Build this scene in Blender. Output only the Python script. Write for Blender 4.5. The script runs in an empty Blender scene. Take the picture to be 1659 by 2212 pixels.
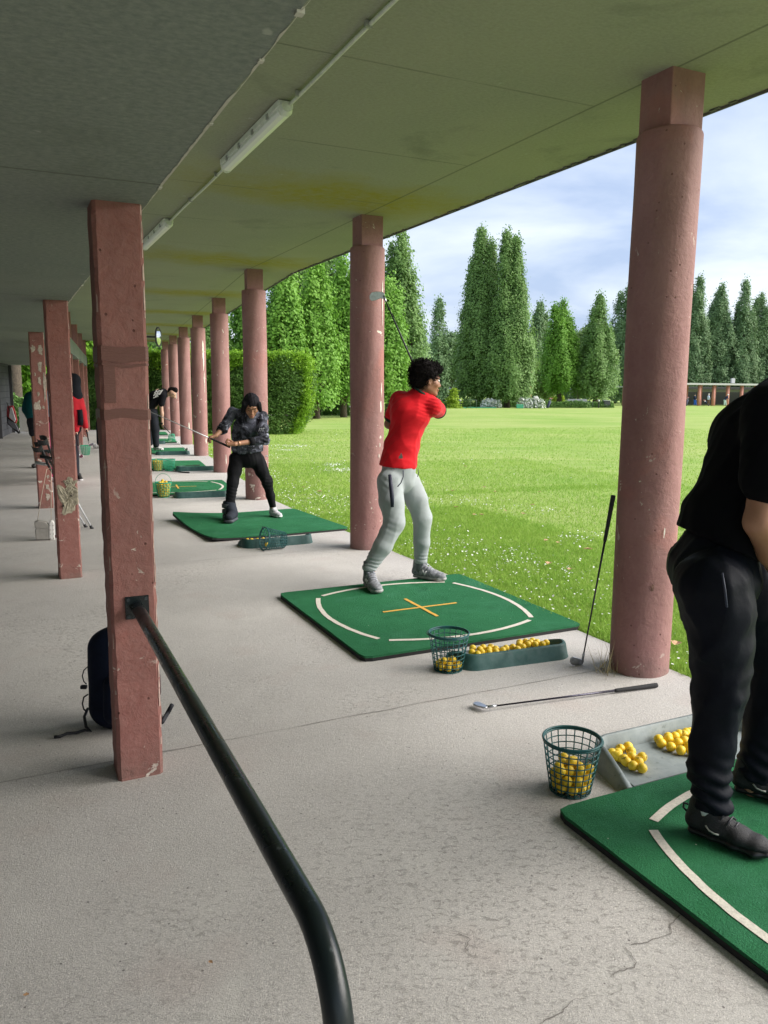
import bpy, bmesh, math, random
import numpy as np
from mathutils import Vector, Matrix

random.seed(7)
RNG = np.random.default_rng(11)
SC = bpy.context.scene
COL = SC.collection

# ------------------------------------------------------------------ camera
CAM_H = 1.6
PITCH, ROLL = 0.1555, 0.0075
FPX, PW, PH = 1708.33, 1659.0, 2212.0       # focal length and frame in the units used for measuring the photograph
_F = Vector((0, math.cos(PITCH), -math.sin(PITCH)))
_U0 = Vector((0, math.sin(PITCH), math.cos(PITCH)))
_R0 = Vector((1, 0, 0))
CR = _R0 * math.cos(ROLL) + _U0 * math.sin(ROLL)
CU = _U0 * math.cos(ROLL) - _R0 * math.sin(ROLL)
cam = bpy.data.cameras.new('camera')
camo = bpy.data.objects.new('camera', cam)
COL.objects.link(camo)
M = Matrix((CR, CU, -_F)).transposed().to_4x4()
M.translation = Vector((0, 0, CAM_H))
camo.matrix_world = M
cam.sensor_fit = 'VERTICAL'
cam.sensor_height = 24.0
cam.lens = FPX / PH * 24.0
cam.clip_start = 0.05
cam.clip_end = 2000
SC.camera = camo

# ------------------------------------------------------------------ world and sun
SUN_EL, SUN_AZ = math.radians(33), math.radians(92)      # veiled sun off to the right, low enough to reach in under the roof
w = bpy.data.worlds.new('World')
SC.world = w
w.use_nodes = True
nt = w.node_tree
nt.nodes.clear()
def N(nt, t, **kw):
    n = nt.nodes.new(t)
    for k, v in kw.items():
        if k == 'inp':
            for a, b in v.items():
                n.inputs[a].default_value = b
        else:
            setattr(n, k, v)
    return n
def L(nt, a, b):
    nt.links.new(a, b)
sky = N(nt, 'ShaderNodeTexSky', sky_type='NISHITA', sun_disc=False, sun_elevation=SUN_EL, sun_rotation=SUN_AZ,
        air_density=1.0, dust_density=2.0, ozone_density=1.0)
bgn = N(nt, 'ShaderNodeBackground', inp={'Strength': 0.056})
out = N(nt, 'ShaderNodeOutputWorld')
tc = N(nt, 'ShaderNodeTexCoord')
sep = N(nt, 'ShaderNodeSeparateXYZ')
L(nt, tc.outputs['Generated'], sep.inputs[0])
zz = N(nt, 'ShaderNodeMath', operation='ADD', inp={1: 0.22}); L(nt, sep.outputs[2], zz.inputs[0])
zm = N(nt, 'ShaderNodeMath', operation='MAXIMUM', inp={1: 0.05}); L(nt, zz.outputs[0], zm.inputs[0])
dx = N(nt, 'ShaderNodeMath', operation='DIVIDE'); L(nt, sep.outputs[0], dx.inputs[0]); L(nt, zm.outputs[0], dx.inputs[1])
dy = N(nt, 'ShaderNodeMath', operation='DIVIDE'); L(nt, sep.outputs[1], dy.inputs[0]); L(nt, zm.outputs[0], dy.inputs[1])
cmb = N(nt, 'ShaderNodeCombineXYZ'); L(nt, dx.outputs[0], cmb.inputs[0]); L(nt, dy.outputs[0], cmb.inputs[1])
n1 = N(nt, 'ShaderNodeTexNoise', inp={'Scale': 1.15, 'Detail': 7.0, 'Roughness': 0.52, 'Distortion': 0.35}); L(nt, cmb.outputs[0], n1.inputs['Vector'])
r1 = N(nt, 'ShaderNodeMapRange', inp={1: 0.40, 2: 0.64, 3: 0.0, 4: 1.0}); L(nt, n1.outputs['Fac'], r1.inputs[0])
cc = N(nt, 'ShaderNodeMix', data_type='RGBA')
cc.inputs[6].default_value = (2.0, 2.5, 3.55, 1)      # thin grey-blue cloud
cc.inputs[7].default_value = (4.1, 4.4, 4.85, 1)         # bright cloud
L(nt, r1.outputs[0], cc.inputs[0])
mx = N(nt, 'ShaderNodeMix', data_type='RGBA', inp={0: 0.85})
L(nt, sky.outputs[0], mx.inputs[6]); L(nt, cc.outputs[2], mx.inputs[7])
L(nt, mx.outputs[2], bgn.inputs['Color'])
L(nt, bgn.outputs[0], out.inputs[0])

sl = bpy.data.lights.new('sun', 'SUN')
sl.energy = 1.5
sl.angle = math.radians(56)
sl.color = (1.0, 0.95, 0.88)
so = bpy.data.objects.new('sun', sl)
COL.objects.link(so)
sd = Vector((math.sin(SUN_AZ) * math.cos(SUN_EL), math.cos(SUN_AZ) * math.cos(SUN_EL), math.sin(SUN_EL)))
so.rotation_euler = sd.to_track_quat('Z', 'Y').to_euler()
so.location = (0, 0, 20)

SC.view_settings.view_transform = 'Standard'
SC.view_settings.look = 'None'
SC.view_settings.gamma = 1.0
SC.view_settings.exposure = 2.18
SC.render.engine = 'CYCLES'
cy = SC.cycles
cy.max_bounces = 7
cy.diffuse_bounces = 5
cy.glossy_bounces = 3
cy.transmission_bounces = 4
cy.transparent_max_bounces = 6
cy.use_denoising = True
cy.sample_clamp_indirect = 6

# ------------------------------------------------------------------ measuring helpers
def ray(px, py):
    return _F + CR * ((px - PW / 2) / FPX) - CU * ((py - PH / 2) / FPX)
def g(px, py, z=0.0):
    v = ray(px, py); t = (z - CAM_H) / v.z
    return Vector((v.x * t, v.y * t, z))
def at(px, py, Y):
    v = ray(px, py); t = Y / v.y
    return Vector((v.x * t, Y, CAM_H + v.z * t))
def gz(y):
    return -0.0065 * max(0.0, y - 6.0)
def field(px, Y):                       # a point on the lawn or beyond, at distance Y
    v = ray(px, 840); return Vector((v.x / v.y * Y, Y, gz(Y)))

# the two straight runs of the shelter, bent at the third column
KX = Vector((-1.8393, 11.3783, 0))
AA, AB = 0.4453, 0.3299
UA, NA = Vector((-math.sin(AA), math.cos(AA), 0)), Vector((math.cos(AA), math.sin(AA), 0))
UB, NB = Vector((-math.sin(AB), math.cos(AB), 0)), Vector((math.cos(AB), math.sin(AB), 0))
SP = 3.84
HALF = (AA - AB) / 2
NM = (NA + NB).normalized()
def PA(m, t, z=0.0):
    p = KX + NA * m + UA * t; return Vector((p.x, p.y, z))
def PB(m, t, z=0.0):
    p = KX + NB * m + UB * t; return Vector((p.x, p.y, z))
def PK(m, z=0.0):
    p = KX + NM * (m / math.cos(HALF)); return Vector((p.x, p.y, z))

# ------------------------------------------------------------------ object helpers
def tag(o, label=None, cat=None, group=None, kind=None):
    if label: o['label'] = label
    if cat: o['category'] = cat
    if group: o['group'] = group
    if kind: o['kind'] = kind
    return o
def thing(name, label, cat, loc=(0, 0, 0), group=None):
    o = bpy.data.objects.new(name, None)
    o.empty_display_size = 0.1
    o.location = loc
    COL.objects.link(o)
    return tag(o, label, cat, group)
def world_loc(o):
    v = Vector((0, 0, 0))
    while o is not None:
        v += Vector(o.location); o = o.parent
    return v
def mk(name, V, F, mat, parent=None, smooth=False, loc=None):
    """V world coordinates (n,3); F list of faces or int array; the object sits at its parent's origin (or loc)."""
    V = np.asarray(V, dtype=np.float32).reshape(-1, 3)
    base = world_loc(parent) if parent is not None else Vector((0, 0, 0))
    off = Vector(loc) if loc is not None else base
    me = bpy.data.meshes.new(name)
    V = V - np.array(off, dtype=np.float32)
    if isinstance(F, np.ndarray):
        n, k = F.shape
        me.vertices.add(len(V)); me.vertices.foreach_set('co', V.ravel())
        me.loops.add(n * k); me.loops.foreach_set('vertex_index', F.astype(np.int32).ravel())
        me.polygons.add(n)
        me.polygons.foreach_set('loop_start', np.arange(0, n * k, k, dtype=np.int32))
        me.update(calc_edges=True)
    else:
        me.from_pydata([tuple(map(float, v)) for v in V], [], F)
        me.update()
    if smooth:
        me.polygons.foreach_set('use_smooth', np.ones(len(me.polygons), dtype=bool))
    me.materials.append(mat)
    o = bpy.data.objects.new(name, me)
    COL.objects.link(o)
    if parent is not None:
        o.parent = parent
        o.location = off - base
    else:
        o.location = off
    return o
class MB:
    """collects pieces of ONE part"""
    def __init__(s): s.V = []; s.F = []
    def add(s, V, F):
        b = len(s.V); s.V += [tuple(v) for v in V]; s.F += [tuple(i + b for i in f) for f in F]; return s
    def box(s, c, d, ax=None):
        """centre c, full size d, axes ax"""
        X, Y, Z = ax if ax else (Vector((1, 0, 0)), Vector((0, 1, 0)), Vector((0, 0, 1)))
        c = Vector(c); P = []
        for k in (-1, 1):
            for j in (-1, 1):
                for i in (-1, 1):
                    P.append(c + X * (i * d[0] / 2) + Y * (j * d[1] / 2) + Z * (k * d[2] / 2))
        return s.add(P, [(0, 2, 3, 1), (4, 5, 7, 6), (0, 1, 5, 4), (2, 6, 7, 3), (0, 4, 6, 2), (1, 3, 7, 5)])
    def tube(s, pts, r, seg=10, cap=True, up=None):
        pts = [Vector(p) for p in pts]; n = len(pts)
        rs = r if isinstance(r, (list, tuple)) else [r] * n
        T0 = (pts[1] - pts[0]).normalized()
        a = T0.orthogonal().normalized() if up is None else (Vector(up) - T0 * Vector(up).dot(T0)).normalized()
        P = []
        for i in range(n):
            T = ((pts[min(i + 1, n - 1)] - pts[max(i - 1, 0)])).normalized()
            a = (a - T * a.dot(T)).normalized(); b = T.cross(a)
            for j in range(seg):
                th = 2 * math.pi * j / seg
                P.append(pts[i] + (a * math.cos(th) + b * math.sin(th)) * rs[i])
        F = []
        for i in range(n - 1):
            for j in range(seg):
                k = (j + 1) % seg
                F.append((i * seg + j, i * seg + k, (i + 1) * seg + k, (i + 1) * seg + j))
        if cap:
            F.append(tuple(range(seg - 1, -1, -1))); F.append(tuple((n - 1) * seg + j for j in range(seg)))
        return s.add(P, F)
    def lathe(s, prof, seg=24, c=(0, 0, 0)):
        P = []; c = Vector(c)
        for r, z in prof:
            for j in range(seg):
                th = 2 * math.pi * j / seg
                P.append(c + Vector((r * math.cos(th), r * math.sin(th), z)))
        F = []
        for i in range(len(prof) - 1):
            for j in range(seg):
                k = (j + 1) % seg
                F.append((i * seg + j, i * seg + k, (i + 1) * seg + k, (i + 1) * seg + j))
        F.append(tuple(range(seg - 1, -1, -1))); F.append(tuple((len(prof) - 1) * seg + j for j in range(seg)))
        return s.add(P, F)
    def prism(s, poly, h, O, X, Y, Z):
        """polygon in the X,Y plane at O, extruded h along Z"""
        n = len(poly); O, X, Y, Z = Vector(O), Vector(X), Vector(Y), Vector(Z)
        P = [O + X * a + Y * b for a, b in poly] + [O + X * a + Y * b + Z * h for a, b in poly]
        F = [tuple(range(n - 1, -1, -1)), tuple(range(n, 2 * n))]
        F += [(i, (i + 1) % n, n + (i + 1) % n, n + i) for i in range(n)]
        return s.add(P, F)
    def build(s, name, mat, parent=None, smooth=False, loc=None, bevel=0, seg=2):
        o = mk(name, s.V, s.F, mat, parent, smooth, loc)
        if bevel:
            m = o.modifiers.new('bevel', 'BEVEL'); m.width = bevel; m.segments = seg; m.limit_method = 'ANGLE'
            m.angle_limit = math.radians(40)
        return o
def auto_smooth(o, deg=40):
    me = o.data
    bm = bmesh.new(); bm.from_mesh(me)
    for f in bm.faces: f.smooth = True
    for e in bm.edges:
        if len(e.link_faces) == 2:
            e.smooth = e.calc_face_angle(0) < math.radians(deg)
    bm.to_mesh(me); bm.free()
    return o
def copy_tree(o, parent=None, label=None):
    c = o.copy(); COL.objects.link(c); c.parent = parent
    for ch in [x for x in bpy.data.objects if x.parent == o]:
        copy_tree(ch, c)
    if label: c['label'] = label
    return c

# ------------------------------------------------------------------ materials
MATS = {}
def lin(c):
    return tuple(((x / 255) / 12.92 if x / 255 <= 0.04045 else ((x / 255 + 0.055) / 1.055) ** 2.4) for x in c) + (1,)
class Mat:
    def __init__(s, name, base=(0.5, 0.5, 0.5), rough=0.6, metal=0.0, spec=0.5, coord='Object'):
        s.m = bpy.data.materials.new(name); s.m.use_nodes = True
        s.t = s.m.node_tree; s.b = s.t.nodes['Principled BSDF']
        s.b.inputs['Base Color'].default_value = (*base[:3], 1)
        s.b.inputs['Roughness'].default_value = rough
        s.b.inputs['Metallic'].default_value = metal
        s.b.inputs['Specular IOR Level'].default_value = spec
        s.tc = N(s.t, 'ShaderNodeTexCoord'); s.co = s.tc.outputs[coord]
        if coord == 'World':
            pass
        s.col = None; s.nrm = None
        MATS[name] = s.m
    def world(s):
        gm = N(s.t, 'ShaderNodeNewGeometry'); s.co = gm.outputs['Position']; return s
    def noise(s, scale, detail=4, rough=0.55, dist=0.0, vec=None, stretch=None, off=None):
        v = vec or s.co
        if stretch or off:
            mp = N(s.t, 'ShaderNodeMapping')
            if stretch: mp.inputs['Scale'].default_value = stretch
            if off: mp.inputs['Location'].default_value = off
            L(s.t, v, mp.inputs[0]); v = mp.outputs[0]
        n = N(s.t, 'ShaderNodeTexNoise', inp={'Scale': scale, 'Detail': detail, 'Roughness': rough, 'Distortion': dist})
        L(s.t, v, n.inputs['Vector']); return n.outputs['Fac']
    def voro(s, scale, feature='F1', out='Distance', rnd=1.0):
        n = N(s.t, 'ShaderNodeTexVoronoi', feature=feature, inp={'Scale': scale, 'Randomness': rnd})
        L(s.t, s.co, n.inputs['Vector']); return n.outputs[out]
    def ramp(s, x, a, b, lo=0.0, hi=1.0):
        r = N(s.t, 'ShaderNodeMapRange', inp={1: a, 2: b, 3: lo, 4: hi}); L(s.t, x, r.inputs[0]); return r.outputs[0]
    def math(s, op, a, b=None):
        n = N(s.t, 'ShaderNodeMath', operation=op)
        for i, v in ((0, a), (1, b)):
            if v is None: continue
            if isinstance(v, (int, float)): n.inputs[i].default_value = v
            else: L(s.t, v, n.inputs[i])
        return n.outputs[0]
    def mix(s, fac, a, b, blend='MIX'):
        n = N(s.t, 'ShaderNodeMix', data_type='RGBA', blend_type=blend)
        if isinstance(fac, (int, float)): n.inputs[0].default_value = fac
        else: L(s.t, fac, n.inputs[0])
        for i, v in ((6, a), (7, b)):
            if isinstance(v, (tuple, list)): n.inputs[i].default_value = (*v[:3], 1)
            else: L(s.t, v, n.inputs[i])
        return n.outputs[2]
    def color(s, c): L(s.t, c, s.b.inputs['Base Color']); s.col = c; return s
    def rough(s, r): L(s.t, r, s.b.inputs['Roughness']); return s
    def bump(s, h, strength=0.3, dist=0.01):
        n = N(s.t, 'ShaderNodeBump', inp={'Strength': strength, 'Distance': dist}); L(s.t, h, n.inputs['Height'])
        if s.nrm is not None: L(s.t, s.nrm, n.inputs['Normal'])
        s.nrm = n.outputs[0]; L(s.t, s.nrm, s.b.inputs['Normal']); return s
    def trans(s, col, fac=0.3):
        """thin leaf: part of the light passes through"""
        o = s.t.nodes['Material Output']; tr = N(s.t, 'ShaderNodeBsdfTranslucent'); mxs = N(s.t, 'ShaderNodeMixShader', inp={0: fac})
        if isinstance(col, (tuple, list)): tr.inputs[0].default_value = (*col[:3], 1)
        else: L(s.t, col, tr.inputs[0])
        L(s.t, s.b.outputs[0], mxs.inputs[1]); L(s.t, tr.outputs[0], mxs.inputs[2]); L(s.t, mxs.outputs[0], o.inputs[0]); return s
def simple(name, base, rough=0.6, metal=0.0, var=0.12, scale=30, bump=0.0, spec=0.5, bs=None):
    s = Mat(name, base, rough, metal, spec)
    f = s.noise(scale, 4)
    s.color(s.mix(s.ramp(f, 0.3, 0.7), tuple(c * (1 - var) for c in base[:3]), tuple(min(1, c * (1 + var)) for c in base[:3])))
    if bump: s.bump(s.noise(bs or scale * 3, 3), bump, 0.004)
    return s.m

def leaf_mat(name, c1, c2, tr=0.35, sc=0.5):
    s = Mat(name, c1, 0.55, spec=0.25).world()
    f = s.ramp(s.noise(sc, 3), 0.35, 0.65)
    f2 = s.ramp(s.noise(sc * 14, 2), 0.3, 0.7)
    c = s.mix(f, c1, c2)
    c = s.mix(f2, c, tuple(min(1, x * 1.18) for x in c2[:3]))
    s.color(c); s.trans(c, tr); return s.m
# ------------------------------------------------------------------ setting: pavement, lawn
def m_concrete():
    s = Mat('concrete_floor', (0.36, 0.34, 0.32), 0.85, spec=0.25).world()
    big = s.ramp(s.noise(0.55, 5, 0.6, 0.4), 0.32, 0.68)
    mid = s.ramp(s.noise(4.5, 6, 0.65, 0.3), 0.3, 0.7)
    fine = s.noise(95, 4, 0.7)
    grain = s.noise(260, 2, 0.6)
    c = s.mix(big, (0.42, 0.400, 0.385), (0.60, 0.575, 0.545))
    c = s.mix(s.math('MULTIPLY', mid, 0.45), c, (0.39, 0.37, 0.35))
    c = s.mix(s.ramp(fine, 0.40, 0.66, 0.0, 0.60), c, (0.64, 0.61, 0.57))
    c = s.mix(s.ramp(grain, 0.51, 0.64, 0, 0.55), c, (0.21, 0.20, 0.19))
    g3 = s.noise(48, 4, 0.8, off=(1, 4, 0)); c = s.mix(s.ramp(g3, 0.53, 0.66, 0, 0.32), c, (0.29, 0.275, 0.26))
    g2 = s.noise(150, 3, 0.75, off=(3, 9, 0)); c = s.mix(s.ramp(g2, 0.54, 0.64, 0, 0.7), c, (0.76, 0.72, 0.67))
    # laitance patches, dark spots, pale and brown grit
    pat = s.ramp(s.noise(1.7, 8, 0.7, 1.2), 0.56, 0.68, 0, 0.38)
    c = s.mix(pat, c, (0.60, 0.58, 0.54))
    v = s.voro(16.0)
    c = s.mix(s.ramp(v, 0.045, 0.075, 0.8, 0.0), c, (0.10, 0.09, 0.09))
    vw = N(s.t, 'ShaderNodeTexVoronoi', inp={'Scale': 9.0}); mp = N(s.t, 'ShaderNodeMapping'); mp.inputs['Location'].default_value = (3.3, 1.7, 0)
    L(s.t, s.co, mp.inputs[0]); L(s.t, mp.outputs[0], vw.inputs['Vector'])
    c = s.mix(s.ramp(vw.outputs['Distance'], 0.03, 0.05, 0.8, 0.0), c, (0.72, 0.70, 0.66))
    pk = s.ramp(s.noise(2.6, 3, 0.5, 0, off=(5, 2, 0)), 0.58, 0.72, 0, 0.18)
    c = s.mix(pk, c, (0.42, 0.31, 0.28))
    # cracks
    cr = N(s.t, 'ShaderNodeTexVoronoi', feature='DISTANCE_TO_EDGE', inp={'Scale': 0.62})
    nz = N(s.t, 'ShaderNodeTexNoise', inp={'Scale': 5.0, 'Detail': 5.0, 'Roughness': 0.7}); L(s.t, s.co, nz.inputs['Vector'])
    ad = N(s.t, 'ShaderNodeVectorMath', operation='MULTIPLY_ADD'); ad.inputs[1].default_value = (0.22, 0.22, 0)
    L(s.t, nz.outputs['Color'], ad.inputs[0]); L(s.t, s.co, ad.inputs[2]); L(s.t, ad.outputs[0], cr.inputs['Vector'])
    # worn, pitted stretch in front of the near mat
    pz = N(s.t, 'ShaderNodeVectorMath', operation='DISTANCE'); L(s.t, s.co, pz.inputs[0]); pz.inputs[1].default_value = (0.40, 2.35, 0)
    zone = s.math('MAXIMUM', s.ramp(pz.outputs['Value'], 0.25, 1.1, 1.0, 0.0), s.ramp(s.noise(0.9, 3, off=(8, 1, 0)), 0.52, 0.66))
    ptn = s.noise(30, 6, 0.8, 0.6, stretch=(1, 1.6, 1))
    pits = s.math('MULTIPLY', s.ramp(ptn, 0.535, 0.60), zone)
    c = s.mix(s.math('MULTIPLY', pits, 0.55), c, (0.20, 0.185, 0.165))
    crk = pits
    s.color(c)
    h = s.math('ADD', s.math('MULTIPLY', fine, 0.55), s.math('MULTIPLY', grain, 0.9))
    h = s.math('SUBTRACT', h, s.math('MULTIPLY', crk, 1.0))
    h = s.math('ADD', h, s.math('MULTIPLY', s.ramp(s.noise(34, 6, 0.8), 0.30, 0.62), 0.45))
    s.bump(h, 0.5, 0.006)
    return s.m
def m_lawn():
    s = Mat('lawn_ground', (0.12, 0.26, 0.03), 0.9, spec=0.15).world()
    big = s.ramp(s.noise(0.14, 5, 0.6, 0.5), 0.36, 0.66)
    mid = s.ramp(s.noise(1.3, 6, 0.65), 0.33, 0.67)
    fine = s.ramp(s.noise(26, 4, 0.7), 0.3, 0.72)
    st = s.ramp(s.noise(1.0, 5, 0.6, stretch=(0.22, 1.3, 1)), 0.4, 0.66)
    c = s.mix(big, (0.235, 0.370, 0.068), (0.390, 0.455, 0.140))
    c = s.mix(s.math('MULTIPLY', mid, 0.35), c, (0.27, 0.41, 0.075))
    c = s.mix(s.math('MULTIPLY', st, 0.42), c, (0.50, 0.52, 0.22))
    c = s.mix(s.math('MULTIPLY', fine, 0.22), c, (0.10, 0.24, 0.03))
    s.color(c)
    s.bump(s.math('ADD', fine, mid), 0.6, 0.03)
    return s.m
MAT_CON = m_concrete()
MAT_LAWN = m_lawn()
# lawn: one sheet, gently falling away, reaching the horizon
xs = list(np.linspace(-90, 110, 26)); ys = [-25, -5, 2, 6, 12, 20, 30, 45, 60, 80, 100, 130, 180, 300]
V = []; F = []
def ext(x):
    return x * (1 if abs(x) < 88 else 6)
for y in ys:
    for x in xs:
        V.append((ext(x) if abs(x) > 88 else x, y if y != 300 else 900, gz(y) - 0.012))
nx = len(xs)
for j in range(len(ys) - 1):
    for i in range(nx - 1):
        a = j * nx + i; F.append((a, a + 1, a + nx + 1, a + nx))
tag(mk('lawn', V, F, MAT_LAWN), kind='structure')

# pavement slab under the shelter (one sheet per run, met at the bend), 10 cm deep
EDGE = 0.16
mb = MB()
top = [PA(-6.2, -16), PA(EDGE, -16), PK(EDGE), PB(EDGE, 19.6), PB(-6.2, 19.6), PK(-6.2)]
# a slightly ragged outer edge
pts = [PA(-6.2, -16), ]
for i in range(60):
    t = -16 + 16 * i / 60.0
    pts.append(PA(EDGE + random.uniform(-0.008, 0.008), t))
for i in range(70):
    t = 19.6 * i / 69.0
    pts.append((PB(EDGE + random.uniform(-0.01, 0.01), t)) if i else PK(EDGE))
pts += [PB(-6.2, 19.6), PK(-6.2)]
n = len(pts)
V = [(p.x, p.y, 0.0) for p in pts] + [(p.x, p.y, -0.10) for p in pts]
F = [tuple(range(n))] + [(i, n + i, n + (i + 1) % n, (i + 1) % n) for i in range(n)]
tag(mk('pavement', V, F, MAT_CON), kind='structure')
# joints cut in the slab: thin dark saw cuts across each bay
s = Mat('joint_dirt', (0.23, 0.215, 0.195), 0.95); 
jm = s.m
def joint_strip(a, b, wd=0.0055, wig=0.006):
    P = []; n = 50; d = (b - a).normalized(); sd_ = Vector((-d.y, d.x, 0))
    for i in range(n + 1):
        p = a.lerp(b, i / n) + sd_ * random.uniform(-wig, wig); ww = wd * random.uniform(0.35, 1.1)
        P += [p + sd_ * ww / 2 + Vector((0, 0, 0.003)), p - sd_ * ww / 2 + Vector((0, 0, 0.003))]
    return P, [(2 * i, 2 * i + 1, 2 * i + 3, 2 * i + 2) for i in range(n)]
mb = MB()
for k in range(-3, 0):
    if k != 0: mb.add(*joint_strip(PA(-6.1, SP * k - 0.02), PA(EDGE, SP * k + 0.03)))
mb.add(*joint_strip(PK(-6.1), PK(EDGE)))
for k in range(1, 5):
    mb.add(*joint_strip(PB(-6.1, SP * k), PB(EDGE, SP * k)))
tag(mb.build('pavement_joint', jm), kind='structure')

def crack(pts, wd=0.0035):
    P3 = [g(x, y) for x, y in pts]; out = []
    for i in range(len(P3) - 1):
        n = max(2, int((P3[i + 1] - P3[i]).length / 0.006))
        for k in range(n): out.append(P3[i].lerp(P3[i + 1], k / n))
    V = []; F = []; w_ = wd; ox = oy = 0
    for i in range(len(out) - 1):
        d = (out[i + 1] - out[i]).normalized(); sdv = Vector((-d.y, d.x, 0)); ox = ox * 0.8 + random.uniform(-0.0022, 0.0022); w_ = max(0.0006, min(wd, w_ + random.uniform(-0.0008, 0.0008)))
        q = out[i] + sdv * ox + Vector((0, 0, 0.0025)); V += [q + sdv * w_ / 2, q - sdv * w_ / 2]
    F = [(2 * i, 2 * i + 1, 2 * i + 3, 2 * i + 2) for i in range(len(V) // 2 - 1)]
    return V, F
_m = MB()
for pts_ in ([(1470, 1978), (1449, 2000), (1451, 2018), (1425, 2029), (1399, 2035), (1355, 2044)], [(1352, 2048), (1372, 2079), (1369, 2091), (1328, 2103), (1328, 2112), (1343, 2129), (1343, 2141), (1318, 2150), (1280, 2152), (1235, 2163), (1215, 2190), (1180, 2200), (1150, 2225)], [(990, 2018), (1012, 2030), (1005, 2050), (1020, 2062)]):
    _m.add(*crack(pts_))
tag(_m.build('pavement_crack', simple('crack_dark', (0.19, 0.175, 0.16), 0.95)), kind='structure')
# ------------------------------------------------------------------ the shelter
def m_pink(name='pink_paint', dirt=0.3, chips=0.66, ca=(0.335, 0.176, 0.168), cb=(0.272, 0.130, 0.124)):
    s = Mat(name, (0.4, 0.17, 0.14), 0.72, spec=0.3).world()
    a = s.ramp(s.noise(2.2, 5, 0.6), 0.35, 0.65)
    b = s.ramp(s.noise(38, 5, 0.65), 0.3, 0.7)
    c = s.mix(a, ca, cb)
    c = s.mix(s.math('MULTIPLY', b, 0.30), c, (0.42, 0.245, 0.220))
    red = s.ramp(s.noise(1.6, 4, 0.6, 0.5, off=(4, 0, 7)), 0.60, 0.74, 0, 0.5)
    c = s.mix(red, c, (0.45, 0.155, 0.12))
    dr = s.ramp(s.noise(3.0, 6, 0.7, stretch=(1, 1, 0.22)), 0.46, 0.72, 0, dirt * 1.5)
    c = s.mix(dr, c, (0.15, 0.088, 0.078))
    zz = N(s.t, 'ShaderNodeSeparateXYZ'); L(s.t, s.co, zz.inputs[0])
    gr_ = s.math('MULTIPLY', s.ramp(zz.outputs[2], 0.0, 0.16, 1.0, 0.0), s.ramp(s.noise(9, 5, 0.7), 0.3, 0.65)); c = s.mix(s.math('MULTIPLY', gr_, 0.6), c, (0.17, 0.145, 0.12))
    z = N(s.t, 'ShaderNodeSeparateXYZ'); L(s.t, s.co, z.inputs[0])
    low = s.ramp(z.outputs[2], 0.0, 1.9, 0.035, 0.0)
    ch = s.math('ADD', s.noise(11, 6, 0.68, 0.6, off=(2, 8, 1)), low)
    chm = s.math('MULTIPLY', s.ramp(ch, chips, chips + 0.012), s.ramp(s.noise(1.1, 2, off=(1, 1, 5)), 0.42, 0.56))
    c = s.mix(chm, c, (0.66, 0.60, 0.52))
    v = s.voro(13.0)
    pit = s.ramp(v, 0.05, 0.085, 1.0, 0.0)
    c = s.mix(s.math('MULTIPLY', pit, 0.85), c, (0.12, 0.045, 0.04))
    s.color(c)
    h = s.math('SUBTRACT', s.math('MULTIPLY', b, 0.35), s.math('MULTIPLY', pit, 1.0))
    h = s.math('SUBTRACT', h, s.math('MULTIPLY', chm, 0.5))
    h = s.math('ADD', h, s.math('MULTIPLY', s.ramp(s.noise(14, 6, 0.7, 0.4), 0.4, 0.6), 0.55))
    s.bump(h, 0.5, 0.006)
    return s.m
MAT_PINK = m_pink()
MAT_PINK2 = m_pink('pink_paint_rough', 0.30, 0.655, (0.335, 0.142, 0.118), (0.255, 0.098, 0.082))
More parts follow.
